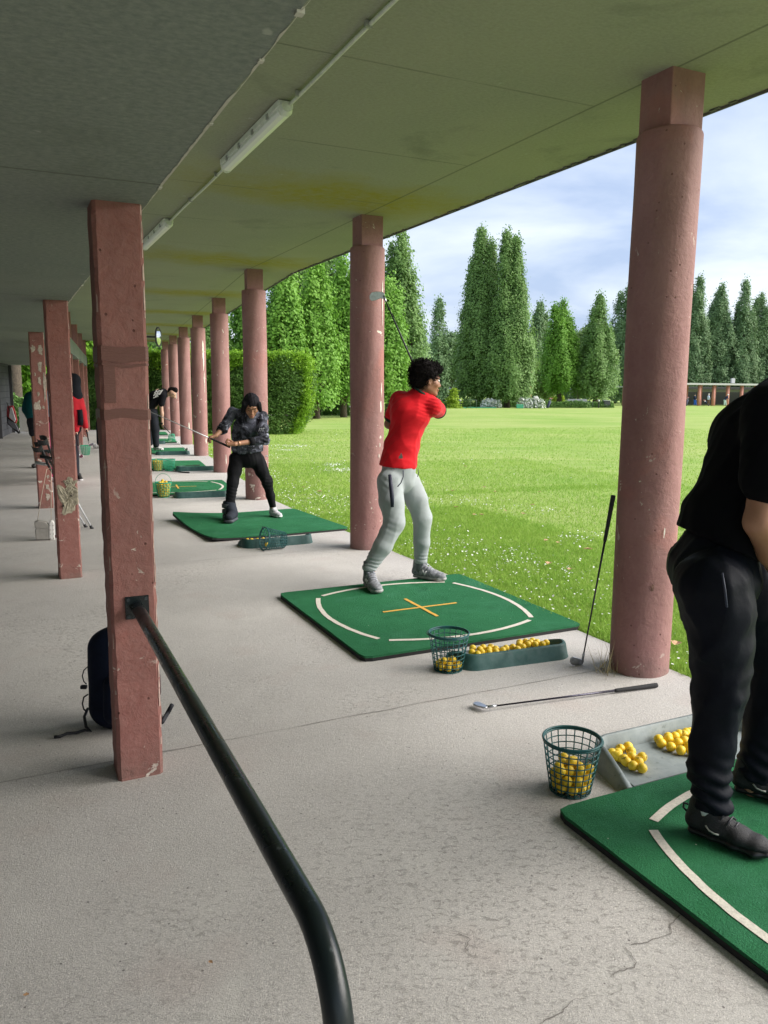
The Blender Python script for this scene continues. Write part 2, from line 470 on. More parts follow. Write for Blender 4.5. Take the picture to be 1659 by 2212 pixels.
def m_soffit(high):
    s = Mat('soffit_paint_high' if high else 'soffit_paint_low', (0.3, 0.34, 0.26), 0.85, spec=0.2, coord='UV')
    uv = N(s.t, 'ShaderNodeUVMap'); s.co = uv.outputs[0]
    a = s.ramp(s.noise(0.55, 6, 0.6, 0.4), 0.32, 0.68)
    b = s.ramp(s.noise(60, 4, 0.7, stretch=(0.7, 1, 1)), 0.35, 0.7)
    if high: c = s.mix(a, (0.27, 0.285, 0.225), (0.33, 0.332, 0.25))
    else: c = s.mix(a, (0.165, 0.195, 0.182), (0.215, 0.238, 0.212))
    c = s.mix(s.math('MULTIPLY', b, 0.34), c, (0.46, 0.49, 0.40))
    dk = s.ramp(s.noise(1.1, 7, 0.65, 0.8, off=(2, 6, 0)), 0.58, 0.74, 0, 0.45)
    c = s.mix(dk, c, (0.13, 0.15, 0.125))
    sp = N(s.t, 'ShaderNodeSeparateXYZ'); L(s.t, s.co, sp.inputs[0])
    m_, t_ = sp.outputs[0], sp.outputs[1]
    if high:
        # algae stain, one patch per bay near the outer edge
        per = s.math('MODULO', s.math('ADD', t_, 0.95 + SP * 10), SP)
        wob = s.math('MULTIPLY', s.math('SUBTRACT', s.noise(1.8, 4), 0.5), 1.1)
        dd = s.math('ABSOLUTE', s.math('ADD', s.math('SUBTRACT', per, 0.25), wob))
        # also wrap
        dd2 = s.math('ABSOLUTE', s.math('ADD', s.math('SUBTRACT', per, 0.25 + SP), wob))
        dd = s.math('MINIMUM', dd, dd2)
        band = s.ramp(dd, 0.12, 0.72, 1.0, 0.0)
        mm = s.math('ABSOLUTE', s.math('ADD', m_, 0.45))
        band = s.math('MULTIPLY', band, s.ramp(mm, 0.45, 1.9, 1.0, 0.0))
        band = s.math('MULTIPLY', band, s.ramp(s.noise(9, 5, 0.75), 0.25, 0.62, 0.35, 1.0))
        band = s.math('MULTIPLY', band, s.ramp(t_, -6.6, -6.0))
        c = s.mix(s.math('MULTIPLY', band, 1.0), c, (0.31, 0.285, 0.045))
        jt = s.math('ABSOLUTE', s.math('ADD', m_, 0.08))
        j1 = s.ramp(jt, 0.004, 0.012, 0.55, 0.0)
        pj = s.math('MODULO', s.math('ADD', t_, 7.2 + 1.38 * 20), 1.38)
        pj = s.math('MINIMUM', pj, s.math('SUBTRACT', 1.38, pj))
        j2 = s.math('MULTIPLY', s.ramp(pj, 0.003, 0.010, 0.5, 0.0), s.ramp(m_, -0.1, -0.07, 1.0, 0.0))
        j2 = s.math('MULTIPLY', j2, s.ramp(s.noise(0.7, 2), 0.42, 0.55))
        jj = s.math('MAXIMUM', j1, j2)
    else:
        pj = s.math('MODULO', s.math('ADD', t_, 8.2 + SP * 10), SP)
        pj = s.math('MINIMUM', pj, s.math('SUBTRACT', SP, pj))
        jj = s.ramp(pj, 0.004, 0.012, 0.5, 0.0)
    c = s.mix(jj, c, (0.07, 0.075, 0.06))
    pl = s.ramp(s.noise(7, 3, off=(7, 3, 0)), 0.70, 0.74, 0, 0.5)
    c = s.mix(pl, c, (0.5, 0.5, 0.45))
    s.color(c)
    s.bump(s.math('ADD', b, s.math('MULTIPLY', s.noise(6, 5), 2.0)), 0.25, 0.006)
    return s.m
MAT_HI, MAT_LO = m_soffit(True), m_soffit(False)
MAT_EDGE = simple('roof_edge_grey', (0.13, 0.13, 0.125), 0.8, var=0.3, scale=8)

def add_uv(o, fn):
    me = o.data; uvl = me.uv_layers.new(name='UVMap')
    base = world_loc(o)
    for l in me.loops:
        v = me.vertices[l.vertex_index].co + base
        uvl.data[l.index].uv = fn(v)
def slab(name, poly, z0, z1, mat, frame, parent):
    n = len(poly)
    V = [(p.x, p.y, z0) for p in poly] + [(p.x, p.y, z1) for p in poly]
    F = [tuple(range(n - 1, -1, -1)), tuple(range(n, 2 * n))] + [(i, (i + 1) % n, n + (i + 1) % n, n + i) for i in range(n)]
    o = mk(name, V, F, mat, parent)
    U, Nn = frame
    add_uv(o, lambda v: ((v - KX).dot(Nn), (v - KX).dot(U)))
    return o
ZH, ZL = 3.206, 2.272
OV = 0.57
shelter = thing('shelter', 'long open golf shelter with pink columns and a stained green ceiling', 'shelter', PA(-2.8, -3.8))
def edge_pts(fn, m, t0, t1, n, amp):
    return [fn(m + random.uniform(-amp, amp), t0 + (t1 - t0) * i / n) for i in range(n + 1)]
def soffit(name, poly_fn, z0, z1, mat, frame):
    return slab(name, poly_fn, z0, z1, mat, frame, shelter)
polyA = [PA(-3.15, -14)] + edge_pts(PA, OV, -14, -0.15, 90, 0.004) + [PK(OV), PK(-3.15)]
polyB = [PK(-3.15), PK(OV)] + edge_pts(PB, OV, 0.15, 19.6, 60, 0.004) + [PB(-3.15, 19.6)]
soffit('upper_roof', polyA, ZH, ZH + 0.16, MAT_HI, (UA, NA))
soffit('upper_roof', polyB, ZH, ZH + 0.16, MAT_HI, (UB, NB))
# thin drip lip along the outer edge, with small icicle-like lumps
mb = MB()
for fn, t0, t1 in ((PA, -14, -0.05), (PB, 0.05, 19.6)):
    a, b = fn(OV + 0.006, t0, ZH + 0.07), fn(OV + 0.006, t1, ZH + 0.07)
    d = (b - a); X = d.normalized()
    mb.box((a + b) / 2, (d.length, 0.012, 0.17), (X, Vector((-X.y, X.x, 0)), Vector((0, 0, 1))))
    for i in range(130):
        t = random.uniform(t0, t1); p = fn(OV - 0.01, t, ZH - 0.004)
        l = random.uniform(0.015, 0.06); mb.box(p, (l, 0.02, random.uniform(0.006, 0.018)), (X, Vector((-X.y, X.x, 0)), Vector((0, 0, 1))))
mb.build('roof_fascia', MAT_EDGE, shelter)
ML = -2.82 + 0.09 + 0.014
plA = [PA(-6.0, -14)] + edge_pts(PA, ML, -14, -0.05, 160, 0.0025) + [PK(ML), PK(-6.0)]
plB = [PK(-6.0), PK(ML)] + edge_pts(PB, ML, 0.1, 19.3, 60, 0.002) + [PB(-6.0, 19.3)]
soffit('lower_roof', plA, ZL, ZL + 0.34, MAT_LO, (UA, NA))
soffit('lower_roof', plB, ZL + 0.022, ZL + 0.345, MAT_LO, (UB, NB))
# chipped plaster nibs along the lower roof's edge
_pp = simple('plaster_pale', (0.55, 0.53, 0.46), 0.9)
V = []; F = []; t = -13.5; w_ = 0.004; oz = 0.0
while t < -0.1:
    st = random.uniform(0.012, 0.03); w_ = max(0.0015, min(0.009, w_ + random.uniform(-0.003, 0.003))); oz = max(-0.004, min(0.0, oz + random.uniform(-0.002, 0.002)))
    a_, b_ = PA(ML + 0.0025, t, ZL - 0.0015), PA(ML + 0.0025 - w_, t, ZL - 0.0018 + 0 * oz); V += [a_, b_]; t += st
F = [(2 * i, 2 * i + 2, 2 * i + 3, 2 * i + 1) for i in range(len(V) // 2 - 1)]
mk('plaster_arris', V, F, _pp, shelter)
for i in range(26):
    t = -13.5 + i * 0.42 + random.uniform(-0.15, 0.15); r = random.uniform(0.004, 0.012)
    p = PA(ML, t, ZL); MB().box(p, (r * 1.3, r * random.uniform(1, 4), r), (NA, UA, Vector((0, 0, 1)))).build('plaster_chip', _pp, shelter)

def round_column(c, label, R=0.167, top=2.93):
    prof = [(R * 0.985, -0.02)]
    nz_ = 26
    for i in range(nz_ + 1):
        z = 0.004 + (top - 0.02) * i / nz_
        prof.append((R, z))
    prof += [(R - 0.004, top - 0.006), (R - 0.012, top)]
    mb = MB().lathe(prof, 48, (c.x, c.y, 0))
    V = np.array(mb.V); ang = np.arctan2(V[:, 1] - c.y, V[:, 0] - c.x)
    wob = 0.0022 * np.sin(3 * ang + V[:, 2] * 2 + c.x) + 0.0016 * np.sin(7 * ang - V[:, 2] * 5 + c.y)
    V[:, 0] += wob * np.cos(ang); V[:, 1] += wob * np.sin(ang)
    o = mk('round_column', V, mb.F, MAT_PINK, shelter, loc=c)
    auto_smooth(o, 50); o['label'] = label
    return o
def neck(c, ax, par):
    o = MB().box((c.x, c.y, (2.93 + ZH) / 2 + 0.01), (0.225, 0.225, ZH - 2.93 + 0.04), (ax[0], ax[1], Vector((0, 0, 1)))).build('column_neck', MAT_PINK, par, bevel=0.006)
    return o
ords = ['nearest and largest round column, right of the man in red', 'round column directly behind the man in red',
        'round column behind the woman in the patterned jacket', 'fourth round column from the camera, left of the woman',
        'fifth round column with a long white flaked scar', 'sixth round column from the camera', 'seventh round column from the camera, thin with distance',
        'farthest round column at the end of the shelter']
C = []
for i in range(8):
    c = PA(0, (i - 2) * 3.86) if i < 2 else PB(0, (i - 2) * 3.825)
    C.append(c)
    o = round_column(c, ords[i])
    neck(c, (NA, UA) if i < 2 else (NB, UB), o)
def pillar(c, ax, label, w_=0.18):
    # square pillar with chamfered, slightly chipped corners
    n_, u_ = ax
    zs = [0.0, 0.01] + list(np.linspace(0.05, ZH + 0.02, 70))
    h = w_ / 2; ch = 0.013
    base = [(-h + ch, -h), (h - ch, -h), (h, -h + ch), (h, h - ch), (h - ch, h), (-h + ch, h), (-h, h - ch), (-h, -h + ch)]
    V = []; rr = random.Random(int(c.y * 100))
    for z in zs:
        for k, (a, b) in enumerate(base):
            j = 0.0022
            V.append(c + n_ * (a + rr.uniform(-j, j)) + u_ * (b + rr.uniform(-j, j)) + Vector((0, 0, z)))
    F = []
    for i in range(len(zs) - 1):
        for k in range(8):
            F.append((i * 8 + k, i * 8 + (k + 1) % 8, (i + 1) * 8 + (k + 1) % 8, (i + 1) * 8 + k))
    o = mk('square_pillar', V, F, MAT_PINK2, shelter, loc=c)
    o['label'] = label
    return o
P = []
pl = ['nearest square pillar with the dark handrail fixed to it', 'second square pillar with a broken patch of bare concrete',
      'third square pillar with pale flaked paint, behind the white handbag', 'square pillar hidden just beyond the second pillar',
      'square pillar far down the row', 'square pillar with its foot showing beyond the person in the red jacket', 'square pillar one before the last', 'last square pillar at the shelter end']
for i in range(8):
    if i < 2: c = PA(-2.82, (i - 2) * 3.86 - 0.08 + (0.02 if i == 0 else -0.06)); ax = (NA, UA)
    elif i == 2: c = PK(-2.82) + UA * 0.08; ax = (NA, UA)
    else: c = PB(-2.82, (i - 2) * 3.825 + 0.25); ax = (NB, UB)
    P.append(c); pillar(c, ax, pl[i])
# broken patch on the second pillar, lumpy bare concrete
def patch(c, n_, u_, side, z0, z1, x0, x1, mat, name, amp=0.012, seed=1):
    """an irregular lumpy blob on the pillar face: side = outward normal"""
    rr = random.Random(seed); V = []; F = []; na, nr = 34, 5; lim = 0.0885
    ph = [rr.uniform(0, 6.28) for _ in range(5)]; am = [rr.uniform(0.04, 0.16) for _ in range(5)]
    cx, cz, hx, hz = (x0 + x1) / 2, (z0 + z1) / 2, (x1 - x0) / 2 * 1.1, (z1 - z0) / 2 * 1.1
    out = []
    for j in range(na):
        a = 2 * math.pi * j / na
        r = 0.92 + sum(am[k] * math.sin((k + 2) * a + ph[k]) for k in range(5)) + rr.uniform(-0.09, 0.09)
        sx = abs(math.cos(a)) ** 0.7 * math.copysign(1, math.cos(a)); sz = abs(math.sin(a)) ** 0.7 * math.copysign(1, math.sin(a))
        out.append((r * sx, r * sz))
    for i in range(nr + 1):
        f = 1 - i / nr
        for j in range(na):
            x = max(-lim, min(lim, cx + out[j][0] * f * hx)); z = cz + out[j][1] * f * hz
            d = 0.0921 + (0.0 if i == 0 else amp * rr.uniform(-0.1, 0.9)) + 0.0012
            V.append(c + u_ * x + side * d + Vector((0, 0, z)))
    for i in range(nr):
        for j in range(na):
            k = (j + 1) % na; F.append((i * na + j, i * na + k, (i + 1) * na + k, (i + 1) * na + j))
    return mk(name, V, F, mat, shelter, smooth=False)
MAT_BARE = simple('bare_concrete', (0.36, 0.32, 0.24), 0.95, var=0.45, scale=30, bump=0.6)
patch(P[1], UA, NA, -UA, 0.56, 0.80, -0.055, 0.088, MAT_BARE, 'broken_patch', 0.007, 4)
patch(P[1], UA, NA, -UA, 0.74, 0.84, -0.015, 0.088, MAT_BARE, 'broken_patch', 0.006, 5)
_bh = simple('bolt_hole_black', (0.03, 0.025, 0.02), 0.9)
for a, z in ((-0.03, 0.62), (0.035, 0.70)):
    p = P[1] + NA * a - UA * 0.108 + Vector((0, 0, z)); MB().tube([p, p + UA * 0.012], 0.007, 10).build('bolt_hole', _bh, shelter)
# old parcel tape wrapped round the nearest pillar
TAPE = Mat('brown_tape', (0.175, 0.075, 0.060), 0.42, spec=0.4); TAPE.bump(TAPE.noise(30, 4, 0.6, 1.0, stretch=(1, 1, 6)), 0.5, 0.004); TAPE = TAPE.m
def zp(py): 
    return at(300, py, P[0].y - 0.09).z
for (ya, yb) in ((749, 782), (786, 792), (884, 905)):
    za, zb_ = zp(yb), zp(ya); h_ = 0.0925 + 0.0012
    V = []; F = []; n_ = 24
    oc = [(-0.86, -1), (0.86, -1), (1, -0.86), (1, 0.86), (0.86, 1), (-0.86, 1), (-1, 0.86), (-1, -0.86)]
    for k_ in range(8):
        (sx, sy), (ex, ey) = oc[k_], oc[(k_ + 1) % 8]
        b_ = len(V)
        for i in range(n_ + 1):
            f = i / n_; a_, c_ = (sx + (ex - sx) * f) * h_, (sy + (ey - sy) * f) * h_
            wv = 0.005 * math.sin((a_ - c_) * 40 + ya); base_ = P[0] + NA * a_ + UA * c_
            V += [base_ + Vector((0, 0, za + wv)), base_ + Vector((0, 0, zb_ + wv * 0.6 + random.uniform(-0.001, 0.001)))]
        F += [(b_ + 2 * i, b_ + 2 * i + 2, b_ + 2 * i + 3, b_ + 2 * i + 1) for i in range(n_)]
    mk('tape_band', V, F, TAPE, shelter)
za, zb_ = zp(870), zp(784)
MB().box(P[0] - UA * 0.0932 - NA * 0.055 + Vector((0, 0, (za + zb_) / 2)), (0.042, 0.0014, zb_ - za), (NA, UA, Vector((0, 0, 1)))).build('tape_strip', TAPE, shelter)
# pale chipped arris on the near pillars
_ch = simple('chipped_arris', (0.50, 0.36, 0.31), 0.9, var=0.3, scale=40)
for pi_, cnt_ in ((0, 34), (1, 20), (2, 12)):
    for i in range(cnt_):
        z_ = random.uniform(0.02, 2.25); l_ = random.uniform(0.01, 0.07) * (1 if i % 3 else 2)
        sx = 1 if i % 5 else -1
        q_ = P[pi_] + NA * sx * 0.0845 - UA * 0.0850 + Vector((0, 0, z_)); dg = (NA * sx - UA).normalized(); tv = (NA * sx + UA).normalized()
        w1, w2 = random.uniform(0.002, 0.006), random.uniform(0.002, 0.006); q_ = q_ + dg * 0.0012
        mk('paint_chip', [q_ - tv * w1, q_ + tv * w2, q_ + tv * w2 * 0.6 + Vector((0, 0, l_)), q_ - tv * w1 * 0.7 + Vector((0, 0, l_ * 0.8))], [(0, 1, 2, 3)], _ch, shelter)
# flaked scars on round columns
MAT_PLAS = simple('white_plaster', (0.72, 0.68, 0.60), 0.9, var=0.15, scale=25, bump=0.5)
def scar(ci, az0, az1, z0, z1, seed, R=0.167, mat=None):
    rr = random.Random(seed); c = C[ci]; n_ = max(8, int((z1 - z0) / 0.03)); V = []; F = []
    a_mid, hw = (az0 + az1) / 2, (az1 - az0) / 2; lw = hw * 0.4; rw = hw * 0.5
    for i in range(n_ + 1):
        z = z0 + (z1 - z0) * i / n_; e = math.sin(math.pi * min(1, max(0, i / n_))) ** 0.4
        lw += rr.uniform(-0.3, 0.3) * hw; lw = max(0.15 * hw, min(hw, lw)); rw += rr.uniform(-0.25, 0.25) * hw; rw = max(0.15 * hw, min(hw, rw))
        for k in range(5):
            a = a_mid - lw * e + (lw + rw) * e * k / 4
            V.append((c.x + (R + 0.0035) * math.cos(a), c.y + (R + 0.0035) * math.sin(a), z))
    for i in range(n_):
        for k in range(4):
            b = i * 5 + k; F.append((b, b + 1, b + 6, b + 5))
    mk('paint_scar', V, F, mat or MAT_PLAS, shelter)
def facing(ci, right):                 # azimuth on the column that the camera sees at fraction right (-1..1) of its width
    d = math.atan2(-C[ci].y, -C[ci].x); return d + math.asin(max(-1, min(1, right)))
for ci, rt, wd, z0, z1, sdn in ((1, 0.86, 0.16, 2.19, 2.62, 3), (1, 0.84, 0.20, 1.50, 1.66, 4), (1, 0.8, 0.14, 1.36, 1.48, 5), (4, 0.62, 0.34, 1.95, 3.0 - 0.35, 6), (4, 0.70, 0.30, 1.45, 1.95, 7),
                              (4, 0.7, 0.3, 0.28, 0.42, 8), (3, 0.4, 0.2, 0.15, 0.35, 9), (5, 0.5, 0.3, 0.4, 0.62, 10), (0, 0.55, 0.12, 0.80, 0.86, 12),
                              (3, 0.35, 0.12, 2.2, 2.28, 13), (1, 0.75, 0.1, 1.02, 1.07, 14), (1, 0.72, 0.1, 0.92, 0.96, 15), (6, 0.3, 0.25, 1.2, 1.4, 16)):
    a = facing(ci, rt); scar(ci, a - wd / 2, a + wd / 2, z0, z1, sdn)
_a = facing(0, 0.28); scar(0, _a - 0.10, _a + 0.10, 0.50, 0.545, 40, mat=simple('bare_hole', (0.20, 0.11, 0.085), 0.95, var=0.5, scale=60, bump=0.8))
# flaked paint on the third pillar
MAT_FLK = simple('flaked_plaster', (0.50, 0.43, 0.36), 0.9, var=0.3, scale=30)
for z0, z1, x0, x1, sdn in ((1.28, 1.40, -0.085, 0.01, 21), (1.42, 1.75, 0.045, 0.086, 22), (1.78, 1.9, -0.01, 0.05, 23), (1.62, 1.70, -0.02, 0.03, 27), (2.0, 2.1, 0.0, 0.07, 24), (0.25, 0.32, 0.0, 0.05, 25), (0.12, 0.19, -0.01, 0.06, 26), (1.46, 1.52, -0.03, 0.0, 28), (1.72, 1.76, -0.05, -0.03, 29), (1.30, 1.34, 0.02, 0.05, 30), (0.40, 0.44, 0.02, 0.06, 31), (2.02, 2.10, -0.08, -0.02, 32)):
    patch(P[2], UA, NA, -UA, z0, z1, x0 + 0.15 * (x1 - x0), x1 - 0.1 * (x1 - x0), MAT_FLK, 'flaked_paint', 0.0012, sdn)

# back wall of dark painted blocks with a notice board, beyond the low roof
def m_block():
    s = Mat('dark_block', (0.09, 0.095, 0.11), 0.8, coord='UV'); uv = N(s.t, 'ShaderNodeUVMap'); s.co = uv.outputs[0]
    b = N(s.t, 'ShaderNodeTexBrick', inp={'Scale': 1.0, 'Mortar Size': 0.008, 'Brick Width': 0.4, 'Row Height': 0.2, 'Color1': (0.115, 0.12, 0.135, 1), 'Color2': (0.085, 0.09, 0.105, 1), 'Mortar': (0.025, 0.025, 0.03, 1)})
    L(s.t, s.co, b.inputs['Vector']); s.color(b.outputs['Color']); s.bump(b.outputs['Fac'], -0.4, 0.01); return s.m
wm = m_block()
def wall(fn, m, t0, t1, hgt):
    V = []
    for mm in (m, m - 0.2):
        for t, z in ((t0, 0), (t1, 0), (t1, hgt), (t0, hgt)):
            V.append(fn(mm, t, z))
    F = [(0, 1, 2, 3), (5, 4, 7, 6), (1, 5, 6, 2), (4, 0, 3, 7), (3, 2, 6, 7)]
    o = mk('back_wall', V, F, wm, shelter)
    me = o.data; uvl = me.uv_layers.new(name='UVMap')
    for l in me.loops:
        v = me.vertices[l.vertex_index].co + world_loc(o); uvl.data[l.index].uv = ((v - KX).dot(UB), v.z)
    return o
wall(PB, -5.2, 0.4, 18.4, ZL + 0.02)
wall(PA, -5.2, -14, -0.5, ZL - 0.002)  # unseen wall, added to close the near run and darken the lower ceiling
m_post = simple('wall_post_dark', (0.05, 0.05, 0.055), 0.7)
for t in (12.4, 15.1, 18.45):
    MB().box(PB(-5.17, t, ZL / 2), (0.12, 0.12, ZL), (NB, UB, Vector((0, 0, 1)))).build('wall_post', m_post, shelter, bevel=0.005)
o = MB().box(PB(-5.17, 13.7, 1.62), (0.05, 1.5, 0.95), (NB, UB, Vector((0, 0, 1)))).build('notice_board', simple('board_green', (0.30, 0.42, 0.28), 0.4, var=0.5, scale=3), shelter, bevel=0.01)
o = MB().box(PB(-4.75, 19.15, 0.42), (0.55, 0.2, 0.84), (NB, UB, Vector((0, 0, 1)))).build('low_wall', simple('low_wall_grey', (0.36, 0.34, 0.30), 0.9), None, loc=PB(-5.0, 19.1), bevel=0.01)
tag(o, 'short low grey concrete wall at the far left end of the shelter', 'low wall')

# ------------------------------------------------------------------ lights and conduit under the upper roof
MAT_LAMPB = simple('lamp_housing', (0.74, 0.76, 0.68), 0.5)
s = Mat('lamp_diffuser', (0.88, 0.90, 0.84), 0.3); s.b.inputs['Transmission Weight'].default_value = 0.0; MAT_DIF = s.m
def batten(t0, t1, label):
    c = PA(-1.70, (t0 + t1) / 2, ZH); Ln = t1 - t0
    r = thing('fluorescent_lamp', label, 'ceiling lamp', c, 'strip lamps along the ceiling conduit')
    Z = Vector((0, 0, 1))
    MB().box(c - Z * 0.022, (0.092, Ln, 0.04), (NA, UA, Z)).build('housing', MAT_LAMPB, r, bevel=0.006)
    prof = [(-0.042, 0.0), (0.042, 0.0), (0.040, -0.020), (0.028, -0.036), (0, -0.041), (-0.028, -0.036), (-0.040, -0.020)]
    MB().prism(prof, Ln - 0.05, c - Z * 0.042 - UA * (Ln / 2 - 0.025), NA, Z, UA).build('diffuser', MAT_DIF, r, bevel=0.004)
    cg = MATS.get('clip_grey') or simple('clip_grey', (0.3, 0.31, 0.28), 0.4)
    for k in (-1, 1):
        for q in range(4):
            MB().box(c + UA * (-Ln / 2 + 0.2 + q * (Ln - 0.4) / 3) + NA * k * 0.048 - Z * 0.04, (0.008, 0.03, 0.03), (NA, UA, Z)).build('clip', cg, r)
    for k in (-1, 1):
        e = c + UA * k * (Ln / 2) - Z * 0.03
        MB().tube([e - UA * k * 0.01 - Z * 0.018, e + UA * k * 0.022 - Z * 0.01], [0.043, 0.032], 16).build('end_cap', MAT_LAMPB, r, smooth=False)
batten(-6.50, -5.16, 'nearest strip lamp on the ceiling, above the walkway')
batten(-2.95, -1.50, 'second strip lamp, half hidden by the near square pillar')
mb = MB()
cp = [PA(-1.68, t, ZH - 0.022 + 0.004 * math.sin(t * 3.1)) for t in np.linspace(-13.5, -0.1, 40)]
mb.tube(cp, 0.010, 8)
cd = mb.build('conduit', simple('conduit_grey', (0.62, 0.64, 0.56), 0.5), None, smooth=True, loc=PA(-1.68, -5, ZH))
tag(cd, 'thin grey cable conduit running along the ceiling past the strip lamps', 'conduit')
for t in np.arange(-10.4, -0.3, 0.93):
    p = PA(-1.68, t, ZH - 0.02); MB().box(p - NA * 0.008, (0.034, 0.016, 0.028), (NA, UA, Vector((0, 0, 1)))).build('saddle_clip', MATS['clip_grey'], cd)

# round convex mirrors on brackets
def mirror(c, r, bar_to, label):
    t = thing('convex_mirror', label, 'mirror', c, 'round mirrors above the walkway')
    d = (Vector((0.0, -5.0, c.z)) - c); d = (UB * -0.35 + NB * 1.0); d.z = 0; d.normalize(); d = d * -1
    X = Vector((-d.y, d.x, 0)); Z = Vector((0, 0, 1))
    P_ = []; F_ = []
    seg = 28; rings = 6
    for i in range(rings + 1):
        a = i / rings
        for j in range(seg):
            th = 2 * math.pi * j / seg
            P_.append(c + (X * math.cos(th) + Z * math.sin(th)) * (r * a) - d * (0.28 * r * (1 - a * a)))
    for i in range(rings):
        for j in range(seg):
            k = (j + 1) % seg; F_.append((i * seg + j, i * seg + k, (i + 1) * seg + k, (i + 1) * seg + j))
    mm = Mat('mirror_glass', (0.9, 0.9, 0.9), 0.06, 1.0).m if 'mirror_glass' not in MATS else MATS['mirror_glass']
    mk('mirror_face', P_, F_, mm, t, smooth=True)
    mb = MB()
    ring = [c + (X * math.cos(a) + Z * math.sin(a)) * r for a in np.linspace(0, 2 * math.pi, 33)]
    mb.tube(ring, r * 0.10, 8, cap=False)
    for i in range(rings + 1):
        pass
    mb.build('rim', m_post, t, smooth=True)
    back = MB().add([c + (X * math.cos(a) + Z * math.sin(a)) * r * 0.98 + d * 0.0 for a in np.linspace(0, 2 * math.pi, 28, endpoint=False)] + [c + d * r * 0.35], [(i, (i + 1) % 28, 28) for i in range(28)])
    back.build('back_shell', m_post, t)
    MB().tube([c + d * r * 0.3, bar_to], 0.012, 8).build('bracket', m_post, t)
c1 = at(342, 728, 11.2)
mirror(c1, 0.125, PK(-2.0, c1.z) + Vector((-0.1, 0.2, 0)) if False else at(300, 727, 11.3), 'round mirror on a bar just right of the nearest square pillar')
MB().tube([at(300, 727, 11.3), Vector((at(300, 727, 11.3).x, at(300, 727, 11.3).y, ZH))], 0.012, 8).build('drop_rod', m_post, [o for o in bpy.data.objects if o.name.startswith('convex_mirror')][0])
c2 = at(169, 780, 21.9)
mirror(c2, 0.12, P[5] + Vector((0, 0, c2.z)), 'smaller round mirror further down the row, on a far square pillar')

# dark steel handrails: plate on the pillar, tube towards the camera, bent down to the ground
MAT_RAIL = Mat('rail_paint', (0.006, 0.012, 0.014), 0.32, spec=0.5)
_f = MAT_RAIL.noise(30, 5, 0.7); MAT_RAIL.color(MAT_RAIL.mix(MAT_RAIL.ramp(_f, 0.63, 0.70), (0.006, 0.012, 0.014), (0.06, 0.075, 0.08)))
MAT_RAIL.rough(MAT_RAIL.ramp(MAT_RAIL.noise(9, 4), 0.3, 0.7, 0.16, 0.42)); MAT_RAIL.bump(MAT_RAIL.noise(120, 3), 0.15, 0.002)
def rail(pc, label, off=0.01, turn=0.0):
    Z = Vector((0, 0, 1))
    f = pc - UA * 0.094 + NA * off
    r = thing('handrail', label, 'handrail', (f.x, f.y, 0))
    MB().box(f - UA * 0.002 + Z * 0.728, (0.092, 0.008, 0.092), (NA, UA, Z)).build('wall_plate', MAT_RAIL.m, r, bevel=0.002)
    bs_ = MATS.get('bolt_steel') or simple('bolt_steel', (0.06, 0.07, 0.075), 0.4, 0.6)
    for a in (-0.034, 0.034):
        for b in (-0.034, 0.034):
            q = f + NA * a + Z * (0.728 + b); MB().tube([q - UA * 0.004, q - UA * 0.011], 0.007, 8).build('bolt', bs_, r)
    L0 = 2.18; R = 0.15; UA_ = UA
    pts = [f - UA * 0.004 + Z * 0.728]
    Ur = (UA + NA * turn).normalized()
    pts += [f - Ur * (L0 - R) * k / 6 + Z * (0.728) for k in range(1, 7)]
    cc_ = f - Ur * (L0 - R) + Z * (0.728 - R)
    for k in range(1, 11):
        a = math.pi / 2 * k / 10; pts.append(cc_ - Ur * R * math.sin(a) + Z * R * math.cos(a))
    pts.append(f - Ur * L0 + Z * 0.0)
    MB().tube(pts, 0.0245, 28, up=Z).build('tube', MAT_RAIL.m, r, smooth=True)
    b = f - Ur * L0
    MB().tube([b + Z * 0.0, b + Z * 0.006], 0.07, 20).build('foot_plate', MAT_RAIL.m, r)
    return r
rail(P[0], 'thick dark tube handrail from the nearest pillar, bending down at the photo bottom', turn=0.0085)
rail(P[2], 'dark tube rail with crutches and a white handbag on it', 0.03)
# ------------------------------------------------------------------ vegetation
def leaf_quads(Cn, size, rng, up=0.35, outw=None, ow=0.7, aspect=0.62):
    """Cn (n,3) centres, size scalar or (n,), returns V,F of small pointed leaves"""
    n = len(Cn)
    nr = rng.normal(size=(n, 3)); 
    if outw is not None: nr = nr * (1 - ow) + outw * ow * 1.5
    nr[:, 2] += up
    nr /= np.linalg.norm(nr, axis=1)[:, None] + 1e-9
    a = rng.normal(size=(n, 3)); a -= nr * np.sum(a * nr, 1)[:, None]; a /= np.linalg.norm(a, axis=1)[:, None] + 1e-9
    b = np.cross(nr, a)
    sz = (size * rng.uniform(0.65, 1.3, n))[:, None]
    V = np.empty((n, 4, 3), np.float32)
    V[:, 0] = Cn - a * sz * 0.5; V[:, 1] = Cn + b * sz * 0.5 * aspect - a * sz * 0.05
    V[:, 2] = Cn + a * sz * 0.5; V[:, 3] = Cn - b * sz * 0.5 * aspect - a * sz * 0.05
    return V.reshape(-1, 3), np.arange(n * 4, dtype=np.int32).reshape(n, 4)

